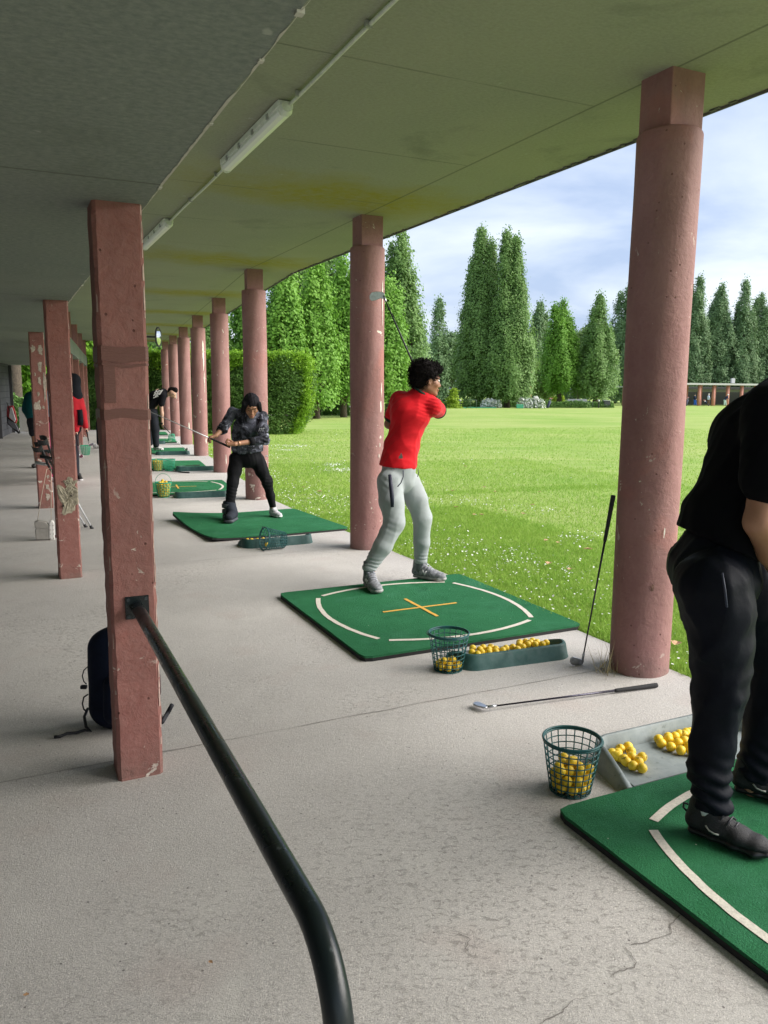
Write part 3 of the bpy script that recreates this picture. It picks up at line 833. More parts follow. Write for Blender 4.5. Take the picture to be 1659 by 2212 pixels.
OAK = leaf_mat('oak_leaf', (0.105, 0.200, 0.058), (0.180, 0.300, 0.085), 0.32, 0.35)
OAKB = leaf_mat('oak_leaf_bright', (0.105, 0.245, 0.032), (0.185, 0.36, 0.050), 0.32, 0.45)
OAKD = leaf_mat('oak_leaf_hazy', (0.120, 0.205, 0.092), (0.175, 0.275, 0.122), 0.28, 0.3)  # distance haze put into the leaf colour, paler and bluer
BROAD = leaf_mat('broad_leaf', (0.060, 0.155, 0.016), (0.150, 0.31, 0.025), 0.38, 0.4)
PALE = leaf_mat('pale_leaf', (0.16, 0.26, 0.07), (0.26, 0.36, 0.12), 0.35, 0.4)
YELL = leaf_mat('yellow_leaf', (0.24, 0.36, 0.035), (0.36, 0.48, 0.06), 0.35, 0.6)
LOWG = leaf_mat('low_shrub_leaf', (0.090, 0.185, 0.045), (0.160, 0.28, 0.075), 0.25, 0.6)
BARK = simple('bark', (0.075, 0.058, 0.042), 0.95, var=0.4, scale=14, bump=0.6)

def oak(px, Y, top_px, width_px, label, mat, seed, spires=None, lean=0, dens=1.0, leaf=0.27, group='upright oaks round the lawn', base_z=None, bare=1.0, low=0.03):
    rng = np.random.default_rng(seed)
    b = field(px, Y); topz = at(px, top_px, Y).z; H = topz - b.z
    R = width_px / FPX * Y / 2 * 1.12
    t = thing('oak_tree', label, 'tree', b, group)
    if spires is None:
        ns = 7; spires = [(0, 0, 1.0, 0.55)]
        for k in range(ns):
            a = 2 * math.pi * k / ns + rng.uniform(-0.3, 0.3); rr = rng.uniform(0.34, 0.60)
            spires.append((math.cos(a) * rr, math.sin(a) * rr, rng.uniform(0.55, 0.97), rng.uniform(0.34, 0.52)))
    # trunk and rising limbs
    mb = MB()
    mb.tube([b - Vector((0, 0, 0.2)), b + Vector((0, 0, bare)), b + Vector((0.1, 0, H * 0.45)), b + Vector((0, 0.1, H * 0.9))], [R * 0.10 + 0.1, R * 0.075 + 0.07, 0.12, 0.03], 9)
    for sx, sy, hf, rf in spires[1:]:
        mb.tube([b + Vector((0, 0, bare * 0.8)), b + Vector((sx * R * 0.7, sy * R * 0.7, H * 0.22)), b + Vector((sx * R, sy * R, H * hf * 0.8))], [0.13, 0.09, 0.02], 6)
    mb.build('trunk', BARK, t, smooth=True)
    allC, allN = [], []
    for sx, sy, hf, rf in spires:
        h = H * hf; zb = bare + rng.uniform(0, 0.6); r0 = R * rf
        ncl = int(250 * dens * rf * (h / 14) * (R / 3.0 + 0.4))
        s_ = rng.uniform(0, 1, ncl) ** 0.85
        z = zb + (h - zb) * s_
        prof = np.where(s_ < 0.18, 0.74 + 0.26 * (s_ / 0.18), np.clip(1 - ((s_ - 0.18) / 0.82) ** 1.85, 0, 1) ** 0.85)
        th = rng.uniform(0, 2 * np.pi, ncl)
        streak = 1 + 0.24 * np.sin(th * 4 + sx * 9 + 0.35 * z) + 0.20 * np.sin(z * 1.1 + th * 2 + sx * 7 + sy * 5) * np.sin(z * 0.6 + sy * 9)
        rad = r0 * prof * streak * rng.uniform(0.60, 1.15, ncl) + 0.12
        cx = b.x + sx * R * (1 - 0.25 * s_) + rad * np.cos(th); cy_ = b.y + sy * R * (1 - 0.25 * s_) + rad * np.sin(th)
        cl = np.stack([cx, cy_, b.z + z], 1); nrm = np.stack([np.cos(th), np.sin(th), np.full(ncl, 0.25)], 1)
        m = int(26 * (0.27 / leaf) ** 0.8)
        sp = np.array([0.34, 0.34, 0.62]) * (0.75 + 0.35 * R / 3.5)
        pts = cl[:, None, :] + rng.normal(size=(ncl, m, 3)) * sp * rng.uniform(0.35, 0.9, (ncl, 1, 1))
        allC.append(pts.reshape(-1, 3)); allN.append(np.repeat(nrm, m, 0))
    Cn = np.concatenate(allC); Nn = np.concatenate(allN)
    keep = Cn[:, 2] > b.z + bare * 0.45
    Cn, Nn = Cn[keep], Nn[keep]
    V, F = leaf_quads(Cn, leaf, rng, 0.3, Nn, 0.72)
    mk('crown', V, F, mat, t)
    return t
# left group, nearest, beyond the hedge
oak(610, 47, 548, 105, 'bright green upright oak over the middle of the clipped hedge', OAKB, 1, leaf=0.2, dens=1.5)
oak(683, 49, 560, 100, 'bright green upright oak above the right end of the clipped hedge', OAKB, 2, leaf=0.2, dens=1.5)
oak(742, 52, 555, 95, 'upright oak touching the left side of the column behind the man in red', OAKB, 3, leaf=0.2, dens=1.4)
oak(838, 54, 612, 84, 'bright green upright oak touching the right side of that column', OAKB, 4, leaf=0.2, dens=1.3)
oak(868, 64, 505, 96, 'tall dark upright oak behind the club head of the man in red', OAK, 5, leaf=0.24, dens=1.2)
oak(780, 66, 520, 100, 'tall dark upright oak mostly behind the column of the man in red', OAK, 25, leaf=0.26, dens=0.9)
oak(645, 62, 520, 95, 'dark upright oak between the two bright ones over the hedge', OAK, 26, leaf=0.26, dens=1.0)
oak(720, 63, 515, 95, 'dark tall upright oak behind the bright ones, under the roof edge', OAK, 27, leaf=0.26, dens=1.0)
oak(536, 48, 600, 90, 'upright oak seen between the third and fourth round columns', OAKB, 6, leaf=0.22)
oak(455, 46, 620, 90, 'upright oak seen between the fifth and fourth round columns', OAK, 7, leaf=0.22)
oak(375, 44, 640, 90, 'upright oak low behind the far round columns', OAK, 8, leaf=0.22)
# middle
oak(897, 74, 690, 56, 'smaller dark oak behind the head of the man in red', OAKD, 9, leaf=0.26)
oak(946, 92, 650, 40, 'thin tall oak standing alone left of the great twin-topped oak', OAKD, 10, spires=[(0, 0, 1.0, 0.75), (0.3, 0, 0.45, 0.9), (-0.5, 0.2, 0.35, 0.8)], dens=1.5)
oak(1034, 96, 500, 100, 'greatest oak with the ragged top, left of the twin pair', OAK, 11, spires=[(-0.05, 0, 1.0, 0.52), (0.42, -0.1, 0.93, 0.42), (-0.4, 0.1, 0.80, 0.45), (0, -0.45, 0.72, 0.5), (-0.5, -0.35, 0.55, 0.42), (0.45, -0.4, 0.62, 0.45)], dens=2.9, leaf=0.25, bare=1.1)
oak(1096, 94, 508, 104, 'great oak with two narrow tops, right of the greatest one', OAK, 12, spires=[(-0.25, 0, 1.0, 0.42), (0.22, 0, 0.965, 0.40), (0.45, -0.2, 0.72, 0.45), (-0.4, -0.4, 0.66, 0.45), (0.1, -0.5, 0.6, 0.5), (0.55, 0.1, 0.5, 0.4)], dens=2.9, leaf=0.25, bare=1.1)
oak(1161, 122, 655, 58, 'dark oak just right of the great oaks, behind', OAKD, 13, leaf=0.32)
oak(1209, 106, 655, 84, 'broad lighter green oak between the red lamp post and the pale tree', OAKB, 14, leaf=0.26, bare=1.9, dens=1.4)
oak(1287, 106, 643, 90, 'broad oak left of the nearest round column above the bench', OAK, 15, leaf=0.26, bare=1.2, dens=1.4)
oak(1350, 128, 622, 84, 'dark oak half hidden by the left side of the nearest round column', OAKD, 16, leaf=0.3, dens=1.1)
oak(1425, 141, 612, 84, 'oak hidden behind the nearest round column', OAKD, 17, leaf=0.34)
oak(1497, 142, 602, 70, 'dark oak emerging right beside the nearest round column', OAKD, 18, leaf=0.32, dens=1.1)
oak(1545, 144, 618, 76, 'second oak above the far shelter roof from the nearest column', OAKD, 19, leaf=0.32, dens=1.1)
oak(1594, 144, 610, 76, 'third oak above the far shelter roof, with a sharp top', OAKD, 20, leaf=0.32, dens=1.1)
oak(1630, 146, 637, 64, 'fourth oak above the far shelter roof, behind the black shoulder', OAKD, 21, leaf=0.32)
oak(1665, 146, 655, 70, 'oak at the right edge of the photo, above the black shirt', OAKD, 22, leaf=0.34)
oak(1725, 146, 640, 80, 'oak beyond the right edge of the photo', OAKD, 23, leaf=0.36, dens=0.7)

def tree(px, Y, top_px, width_px, label, mat, seed, leaf=0.3, dens=1.0, group=None, bare=0.25, name='broadleaf_tree', squash=1.0, base=None):
    rng = np.random.default_rng(seed)
    b = field(px, Y) if base is None else base
    H = at(px, top_px, Y).z - b.z; R = width_px / FPX * Y / 2
    t = thing(name, label, 'tree', b, group)
    mb = MB(); zb = H * bare
    mb.tube([b - Vector((0, 0, 0.2)), b + Vector((0, 0, zb)), b + Vector((0.2, 0.1, H * 0.75))], [0.10 + R * 0.05, 0.08 + R * 0.035, 0.04], 9)
    for k in range(6):
        a = k * 1.05 + seed; mb.tube([b + Vector((0, 0, zb * (0.8 + 0.08 * k))), b + Vector((math.cos(a) * R * 0.35, math.sin(a) * R * 0.35, H * 0.5)), b + Vector((math.cos(a) * R * 0.75, math.sin(a) * R * 0.75, H * 0.72))], [0.12, 0.08, 0.02], 6)
    mb.build('trunk', BARK, t, smooth=True)
    nl = 11; lobes = []
    for k in range(nl):
        a = rng.uniform(0, 6.28); e = rng.uniform(-0.6, 1.0)
        lobes.append((math.cos(a) * 0.5, math.sin(a) * 0.5, e * 0.5, rng.uniform(0.38, 0.62)))
    cz = b.z + (H + zb) / 2; hz = (H - zb) / 2
    Cs, Ns = [], []
    ncl = int(130 * dens)
    for lx, ly, lz, lr in lobes:
        d = rng.normal(size=(ncl, 3)); d /= np.linalg.norm(d, axis=1)[:, None]
        rad = lr * rng.uniform(0.75, 1.08, ncl)[:, None]
        c = np.stack([b.x + (lx + d[:, 0] * rad[:, 0]) * R, b.y + (ly + d[:, 1] * rad[:, 0]) * R, cz + (lz + d[:, 2] * rad[:, 0]) * hz], 1)
        m = 18
        p = c[:, None, :] + rng.normal(size=(ncl, m, 3)) * np.array([0.3, 0.3, 0.2]) * (R / 4.0 + 0.25)
        Cs.append(p.reshape(-1, 3)); Ns.append(np.repeat(d, m, 0))
    V, F = leaf_quads(np.concatenate(Cs), leaf, rng, 0.4, np.concatenate(Ns), 0.5)
    mk('crown', V, F, mat, t)
    return t
# rounded and paler trees far behind, between the oaks
tree(975, 150, 718, 90, 'rounded grey-green tree far behind, left of the greatest oak', OAKD, 31, 0.5, 1.0, 'rounded trees far behind the oaks')
tree(905, 140, 735, 70, 'rounded tree far behind, over the head of the man in red', OAKD, 32, 0.5, 0.9, 'rounded trees far behind the oaks')
tree(1250, 140, 698, 90, 'pale yellowish thin tree between two oaks in the middle distance', PALE, 33, 0.42, 0.8, 'rounded trees far behind the oaks')
tree(1175, 112, 775, 70, 'pale low willow-like shrub behind the red lamp post', PALE, 34, 0.3, 1.1, None, 0.05, 'pale_shrub')
tree(1330, 150, 715, 60, 'pale tree in the gap left of the nearest round column', PALE, 35, 0.45, 0.7, 'rounded trees far behind the oaks')
tree(1570, 150, 700, 130, 'pale tree far behind the oaks of the far shelter', PALE, 36, 0.5, 0.8, 'rounded trees far behind the oaks')
tree(1120, 150, 740, 110, 'rounded dark tree far behind the great oaks', OAKD, 37, 0.5, 0.8, 'rounded trees far behind the oaks')
def conifer(px, Y, top_px, width_px, label):
    rng = np.random.default_rng(38); b = field(px, Y); H = at(px, top_px, Y).z - b.z; R = width_px / FPX * Y / 2
    t = thing('small_conifer', label, 'tree', b)
    MB().tube([b - ZV * 0.1, b + ZV * H * 0.95], [0.07, 0.02], 8).build('trunk', BARK, t, smooth=True)
    Cs = []
    for k in range(7):
        f = k / 6; z = b.z + H * (0.12 + 0.85 * f); r = R * (1 - 0.78 * f) * rng.uniform(0.75, 1.15)
        for a in rng.uniform(0, 6.28, 8):
            n = 60; u = rng.uniform(0.1, 1, n); Cs.append(np.stack([b.x + np.cos(a) * r * u + rng.normal(size=n) * 0.12, b.y + np.sin(a) * r * u + rng.normal(size=n) * 0.12, z - 0.25 * u + rng.normal(size=n) * 0.05], 1))
    V, F = leaf_quads(np.concatenate(Cs), 0.2, rng, 1.4); mk('crown', V, F, YELL, t)
ZV = Vector((0, 0, 1))
conifer(980, 88, 838, 46, 'small layered lime-green conifer right of the face of the man in red')
# far wood that reads as one mass behind everything
rng = np.random.default_rng(50); n = 30000
xx = rng.uniform(-70, 130, n); hh = 8.0 + 2.2 * np.sin(xx * 0.16) + 1.6 * np.sin(xx * 0.43 + 1) 
yy = 165 + rng.uniform(-5, 12, n) - 0.15 * np.abs(xx - 20); zz_ = -1.2 + rng.uniform(0, 1, n) ** 0.7 * hh
V, F = leaf_quads(np.stack([xx, yy, zz_], 1), 1.1, rng, 0.3, np.tile(np.array([0, -1.0, 0.3]), (n, 1)), 0.5)
tag(mk('distant_wood', V, F, OAKD), kind='stuff', label='mass of dark woodland behind the oaks')
# trees seen past the left end of the shelter
LEFT = 'leafy trees beyond the left end of the shelter'
for px, Y, top, wd, lab, mt, sd_, dn in ((200, 44, 640, 150, 'leafy bright tree behind the last square pillar, hanging low', BROAD, 41, 1.6), (250, 52, 600, 160, 'leafy tree hidden behind the nearest square pillar', BROAD, 42, 1.2),
        (60, 40, 700, 130, 'leafy tree over the person in the teal top', BROAD, 43, 1.6), (120, 50, 690, 130, 'leafy tree behind the third square pillar', BROAD, 44, 1.1), (-20, 42, 690, 150, 'leafy tree at the left edge behind the dark wall', BROAD, 45, 0.8),
        (325, 60, 620, 140, 'leafy tree behind the far mirror', BROAD, 46, 1.1), (150, 62, 640, 170, 'dark leafy tree far back at left', OAK, 47, 1.0)):
    tree(px, Y, top, wd, lab, mt, sd_, 0.26, dn, LEFT, 0.12)
big = thing('old_tree_trunk', 'thick dark tree trunk seen just right of the dark wall', 'tree', field(34, 36))
MB().tube([field(34, 36) - Vector((0, 0, .2)), field(34, 36) + Vector((0, 0, 1.2)), field(34, 36) + Vector((0.1, 0, 7))], [0.36, 0.27, 0.2], 14).build('trunk', BARK, big, smooth=True)
tb = tree(34, 36, 600, 150, 'x', BROAD, 48, 0.26, 0.6, None, 0.6)
for ch in [x for x in bpy.data.objects if x.parent == tb]:
    if ch.name.startswith('crown'):
        ch.parent = big; ch.location = Vector(ch.location)
    else: bpy.data.objects.remove(ch)
bpy.data.objects.remove(tb)

# shrubs: mounded clumps of leaves
def shrub(px, Y, top_px, width_px, label, mat, seed, leaf=0.12, n=2600, name='shrub', depth=0.6, group=None, cat='shrub', lumps=5):
    rng = np.random.default_rng(seed); b = field(px, Y); H = max(0.3, at(px, top_px, Y).z - b.z); R = width_px / FPX * Y / 2
    Cs = []
    for k in range(lumps):
        cx = (-1 + 2 * (k + 0.5) / lumps) * 0.7 * R; hh_ = H * rng.uniform(0.75, 1.0)
        d = rng.normal(size=(n // lumps, 3)); d /= np.linalg.norm(d, axis=1)[:, None]; d[:, 2] = np.abs(d[:, 2])
        r_ = rng.uniform(0.8, 1.05, n // lumps)[:, None]
        Cs.append(np.array([b.x + cx, b.y, b.z]) + d * r_ * np.array([max(R / lumps * 1.5, 0.3), max(depth * R * 0.6, 0.4), hh_]))
    V, F = leaf_quads(np.concatenate(Cs), leaf, rng, 0.5)
    o = mk(name, V, F, mat, None, loc=b); return tag(o, label, cat if label else None, group)
WHITE = simple('white_petal', (0.78, 0.78, 0.74), 0.6)
def flowering(px, Y, top, wd, label, seed):
    t = thing('flowering_shrub', label, 'shrub', field(px, Y), 'white flowering shrubs')
    s_ = shrub(px, Y, top, wd, None, LOWG, seed, 0.14, 3000, 'foliage'); s_.parent = t; s_.location = (0, 0, 0)
    rng = np.random.default_rng(seed + 5); 
    f_ = shrub(px, Y, top - 1.0, wd, None, WHITE, seed, 0.24, 2600, 'blossom'); f_.parent = t; f_.location = (0, 0, 0)
flowering(1062, 92, 862, 52, 'low white flowering shrub under the great oaks, left one', 61)
flowering(1148, 92, 857, 72, 'large white flowering shrub below the red lamp post', 62)
for px, Y, top, wd, lab, sd_, nn in ((700, 56, 842, 170, 'band of low green shrubs right of the hedge', 63, 9000), (600, 58, 850, 120, 'band of low shrubs behind the hedge', 68, 3000), (900, 88, 862, 160, 'low green shrubs behind the man in red', 64, 5000), (1000, 93, 866, 120, 'low shrubs left of the white flowers', 65, 3500),
        (1225, 96, 864, 130, 'low green shrubs around the bench', 66, 4500), (1300, 99, 867, 70, 'low shrubs left of the nearest round column', 67, 3000), (1100, 97, 866, 60, 'low shrubs between the two white flowering shrubs', 69, 2000)):
    shrub(px, Y, top, wd, lab, LOWG, sd_, 0.16, nn, 'low_shrub', 0.2, 'low shrubs along the far edge of the lawn', lumps=9)
o = shrub(1201, 112, 850, 50, 'clipped low hedge of yellow-green leaves under the broad oak', YELL, 71, 0.2, 2500, 'low_hedge', 0.2, None, 'hedge', 7)  # same yellow-green leaf colour all over
# bright shrubs by the left end
shrub(205, 40, 828, 60, 'bright yellow-green shrub beyond the last pillars', YELL, 72, 0.14, 5000, 'shrub', 0.5)
shrub(195, 38.5, 858, 50, 'dark laurel shrub in front of the bright one', LOWG, 73, 0.16, 4000, 'shrub', 0.5)
shrub(45, 34, 850, 60, 'dark shrub behind the red and white umbrella', LOWG, 74, 0.16, 5000, 'shrub', 0.5)

# clipped conifer hedge
def hedge():
    rng = np.random.default_rng(80)
    t = thing('hedge', 'tall clipped conifer hedge with yellow-green new growth on top', 'hedge', (-6.2, 30.8, gz(30)))
    x0, x1, y0, y1, z0, z1 = -11.5, -3.05, 30.0, 32.0, gz(30) - 0.02, 2.72
    core = MB().box(((x0 + x1) / 2 - 1.0, (y0 + y1) / 2 + 0.25, (z0 + z1) / 2 - 0.1), (x1 - x0 - 2.0, y1 - y0 - 0.5, z1 - z0 - 0.3)).box((x1 - 1.3, (y0 + y1) / 2 + 0.55, (z0 + z1) / 2 + 0.25), (1.9, 0.5, z1 - z0 - 1.0))
    core.build('dark_core', simple('hedge_core', (0.012, 0.022, 0.008), 1.0), t)  # solid filler boxes; the hedge's inner shade is put into their dark colour
    HG = leaf_mat('hedge_leaf', (0.045, 0.105, 0.020), (0.100, 0.195, 0.035), 0.25, 1.4)
    HB = leaf_mat('hedge_new_growth', (0.15, 0.30, 0.022), (0.24, 0.42, 0.035), 0.35, 1.2)
    def face(n, kind):
        u = rng.uniform(0, 1, n); v = rng.uniform(0, 1, n)
        if kind == 'front': p = np.stack([x0 + (x1 - x0) * u, np.full(n, y0), z0 + (z1 - z0) * v], 1); nn = (0, -1, 0.3)
        elif kind == 'side': p = np.stack([np.full(n, x1), y0 + (y1 - y0) * u, z0 + (z1 - z0) * v], 1); nn = (1, 0, 0.3)
        else: p = np.stack([x0 + (x1 - x0) * u, y0 + (y1 - y0) * v, np.full(n, z1)], 1); nn = (0, 0, 1)
        # rounded lower corner and lumps
        ph = 0.06 * np.sin(p[:, 0] * 2.3 + p[:, 2] * 1.7) + 0.07 * np.sin(p[:, 0] * 5.1 - p[:, 2] * 4.2) 
        p += np.array(nn) * (ph[:, None] + rng.normal(size=(n, 1)) * 0.05)
        zr = (p[:, 2] - z0) / (z1 - z0)
        cr = np.clip((p[:, 0] - (x1 - 1.4)) / 1.4, 0, 1)
        p[:, 1] += cr ** 3 * 0.5 * (p[:, 1] < y0 + 0.5)
        p[:, 0] -= np.clip(0.35 - zr, 0, 1) * 1.4 * cr
        return p, np.tile(np.array(nn, dtype=float), (n, 1))
    def sprays(p, nn, m, L_):
        # flat drooping sprays: little fans of narrow leaves
        q = p[:, None, :] + rng.normal(size=(len(p), m, 3)) * np.array([0.10, 0.04, 0.035]) * L_
        return q.reshape(-1, 3), np.repeat(nn, m, 0)
    A = [face(8500, 'front'), face(3000, 'side'), face(1500, 'top')]
    p = np.concatenate([a[0] for a in A]); nn = np.concatenate([a[1] for a in A])
    q, qn = sprays(p, nn, 7, 1.0)
    V, F = leaf_quads(q, 0.11, rng, 0.5, qn, 0.45, 0.4)
    mk('foliage', V, F, HG, t)
    # new growth: top fringe and the right corner
    n = 9000
    u = rng.uniform(0, 1, n); p = np.stack([x0 + (x1 - x0) * u, y0 + rng.uniform(-0.12, 1.9, n) * rng.uniform(0, 1, n), z1 + 0.03 + rng.normal(size=n) * 0.06 - rng.uniform(0, 1, n) ** 2 * 0.42], 1); p[:, 1] -= 0.10
    cr = np.clip((p[:, 0] - (x1 - 1.4)) / 1.4, 0, 1); p[:, 1] += cr ** 3 * 0.5
    m2 = 3500; z = rng.uniform(0, 1, m2); p2 = np.stack([np.full(m2, x1 + 0.02) + rng.normal(size=m2) * 0.07 - np.clip(0.35 - z, 0, 1) * 1.4, y0 + 0.30 + rng.uniform(-0.1, 1.5, m2), z0 + (z1 - z0) * z], 1)
    p = np.concatenate([p, p2]); q, qn = sprays(p, np.tile(np.array([0.2, -0.3, 0.8]), (len(p), 1)), 6, 0.9)
    up = rng.uniform(0, 1, len(q)) < 0.3; q[up, 2] += rng.uniform(0, 0.15, up.sum())
    V, F = leaf_quads(q, 0.12, rng, 0.2, qn, 0.2, 0.35)
    mk('new_growth', V, F, HB, t)
hedge()

# ------------------------------------------------------------------ near grass, daisies, leaves
def in_field(n, m0, m1, t0, t1, rng, bias=1.0):
    """points on the lawn, m metres past the pavement edge"""
    m = m0 + (m1 - m0) * rng.uniform(0, 1, n) ** bias; t = rng.uniform(t0, t1, n)
    A = t < 0
    x = np.where(A, KX.x + NA.x * m + UA.x * t, KX.x + NB.x * m + UB.x * t)
    y = np.where(A, KX.y + NA.y * m + UA.y * t, KX.y + NB.y * m + UB.y * t)
    return x, y
def blades(n, m0, m1, t0, t1, hgt, wd, seed, bias=1.0):
    rng = np.random.default_rng(seed)
    x, y = in_field(n, m0, m1, t0, t1, rng, bias)
    z = -0.0065 * np.maximum(0, y - 6) - 0.014
    clump = 0.6 + 0.4 * np.sin(x * 9 + 3 * np.sin(y * 4)) * np.sin(y * 8 + 2 * np.sin(x * 5))
    h = hgt * rng.uniform(0.45, 1.25, n) * (0.7 + 0.5 * clump); a = rng.uniform(0, 2 * np.pi, n); ln = rng.normal(size=(n, 2)) * h[:, None] * 0.5
    V = np.empty((n, 3, 3), np.float32)
    V[:, 0] = np.stack([x + np.cos(a) * wd, y + np.sin(a) * wd, z], 1)
    V[:, 1] = np.stack([x - np.cos(a) * wd, y - np.sin(a) * wd, z], 1)
    V[:, 2] = np.stack([x + ln[:, 0], y + ln[:, 1], z + h], 1)
    return V.reshape(-1, 3), np.arange(n * 3, dtype=np.int32).reshape(n, 3)
GR = Mat('grass_blade', (0.15, 0.33, 0.03), 0.7, spec=0.1).world()
_a = GR.ramp(GR.noise(0.5, 4), 0.35, 0.65); _b = GR.ramp(GR.noise(31, 2), 0.25, 0.75)
_c = GR.mix(_a, (0.175, 0.370, 0.040), (0.285, 0.455, 0.072)); _c = GR.mix(_b, _c, (0.38, 0.53, 0.115)); GR.color(_c); GR.trans(_c, 0.35)
Vs, Fs, off = [], [], 0
for args in ((90000, 0.165, 2.6, -8.8, -1.5, 0.045, 0.0028, 90, 1.2), (90000, 0.17, 7.5, -8.5, 6, 0.042, 0.0042, 91, 1.35), (110000, 0.17, 24, -9, 22, 0.042, 0.008, 92, 1.7), (9000, 0.165, 0.30, -9, 12, 0.075, 0.003, 93, 1.0)):
    V, F = blades(*args); Vs.append(V); Fs.append(F + off); off += len(V)
tag(mk('grass', np.concatenate(Vs), np.concatenate(Fs), GR.m), 'short uneven bright green grass of the near lawn', kind='stuff')

def daisies():
    rng = np.random.default_rng(95)
    x1_, y1_ = in_field(1500, 0.18, 1.3, -8.6, 9, rng, 2.0)
    xs_, ys_ = [x1_], [y1_]
    for k in range(40):                                  # drifts
        cm, ct = rng.uniform(0.3, 3.6), rng.uniform(-7.5, 12); nn = int(rng.uniform(20, 90))
        c = PA(cm, ct) if ct < 0 else PB(cm, ct); s1 = rng.uniform(0.10, 0.45)
        xs_.append(c.x + rng.normal(size=nn) * s1); ys_.append(c.y + rng.normal(size=nn) * s1)
    x2, y2 = in_field(600, 0.3, 9, -7, 18, rng, 1.4); xs_.append(x2); ys_.append(y2)
    x = np.concatenate(xs_); y = np.concatenate(ys_)
    # keep off the pavement
    mA = (x - KX.x) * NA.x + (y - KX.y) * NA.y; mB = (x - KX.x) * NB.x + (y - KX.y) * NB.y
    ok = np.where(y < KX.y, mA, mB) > 0.19; x, y = x[ok], y[ok]; n = len(x)
    z = -0.0065 * np.maximum(0, y - 6) + rng.uniform(0.018, 0.045, n); r = rng.uniform(0.0045, 0.0095, n) * (1 + np.clip((y - 6) / 30, 0, 0.6))
    nt_ = rng.normal(size=(n, 2)) * 0.3
    V = np.empty((n, 7, 3), np.float32); V[:, 6] = np.stack([x, y, z - r * 0.2], 1)
    for k in range(6):
        a = k * np.pi / 3; dx_, dy_ = np.cos(a) * r, np.sin(a) * r
        V[:, k] = np.stack([x + dx_, y + dy_, z + nt_[:, 0] * dx_ + nt_[:, 1] * dy_], 1)
    F = np.concatenate([np.stack([np.arange(n) * 7 + k, np.arange(n) * 7 + (k + 1) % 6, np.arange(n) * 7 + 6], 1) for k in range(6)])
    tag(mk('daisies', V.reshape(-1, 3), F.astype(np.int32), WHITE), 'scattered small white daisies growing in the lawn', kind='stuff')
daisies()
LEAFM = simple('dry_leaf', (0.42, 0.25, 0.13), 0.8, var=0.45, scale=60)
def dry_leaf(p, s_, seed, label, base=None):
    rr = random.Random(seed); a = rr.uniform(0, 6.28); X = Vector((math.cos(a), math.sin(a), 0)); Y_ = Vector((-X.y, X.x, 0))
    V = []; F = []
    for i in range(7):
        u = i / 6; wv = math.sin(math.pi * u) ** 0.7 * 0.33 * s_ * (1 + 0.25 * math.sin(i * 2.6)); q = p + X * (u - 0.5) * s_ + Vector((0, 0, 0.008 + 0.25 * s_ * (u - 0.5) ** 2))
        V += [q + Y_ * wv + Vector((0, 0, wv * 0.5)), q, q - Y_ * wv + Vector((0, 0, wv * 0.4))]
    for i in range(6):
        for k in (0, 1): F.append((i * 3 + k, i * 3 + k + 1, i * 3 + k + 4, i * 3 + k + 3))
    o = mk('fallen_leaf', V, F, LEAFM, loc=p); tag(o, label, 'leaf', 'dry leaves fallen on the lawn')
lv = [(825, 1190, 'brown leaf at the pavement edge near the second round column'), (1025, 1112, None), (1040, 1112, None), (1130, 1110, None), (1092, 1103, None), (1070, 1060, None), (1045, 1050, None), (1165, 1060, None), (1205, 1175, None), (1270, 1190, 'large dry leaf in the grass beside the leaning club'),
      (978, 1058, None), (955, 960, None), (1005, 1003, None), (1080, 1022, None), (1180, 1170, None), (690, 1060, None), (655, 1050, None), (985, 1095, None), (1185, 1222, None), (1230, 1235, None), (1150, 1090, None), (1460, 1400, 'dry leaf in the grass right of the nearest round column')]
for i, (px, py, lab) in enumerate(lv):
    p = g(px, py); p.z = gz(p.y) + 0.02
    dry_leaf(p, 0.068 if i % 3 else 0.09, i, lab or 'small dry orange leaf lying in the open lawn')
# dry grass tuft at the foot of the nearest column
rr = np.random.default_rng(97); n = 46; b0 = C[0] + Vector((-0.16, 0.02, 0)); b0 = g(1312, 1452)
Vt = []
for i in range(n):
    bx, by = b0.x + rr.normal() * 0.03, b0.y + rr.normal() * 0.035; h = rr.uniform(0.08, 0.24); a = rr.uniform(0, 6.28); l = rr.normal(size=2) * 0.05
    Vt += [(bx + 0.002 * math.cos(a), by + 0.002 * math.sin(a), 0), (bx - 0.002 * math.cos(a), by - 0.002 * math.sin(a), 0), (bx + l[0], by + l[1], h)]
tag(mk('dry_tuft', Vt, np.arange(n * 3, dtype=np.int32).reshape(n, 3), simple('straw', (0.42, 0.36, 0.20), 0.9), loc=b0), 'dry wispy grass tuft at the foot of the nearest round column', 'grass tuft')

# path beyond the shelter end and at the field's far edge
PATHM = simple('path_gravel', (0.42, 0.36, 0.29), 0.95, var=0.15, scale=4)
def sheet(name, pts, mat, z=0.0):
    V = [(p.x, p.y, (gz(p.y) + z)) for p in pts]; o = mk(name, V, [tuple(range(len(V)))], mat); return tag(o, kind='structure')
sheet('gravel_path', [PB(-14, 19.65), PB(-1.2, 19.65), PB(-1.2, 25), PB(-14, 25)], PATHM, 0.004)
sheet('far_path', [field(560, 53), field(800, 60), field(800, 64), field(560, 57)], PATHM, 0.004)
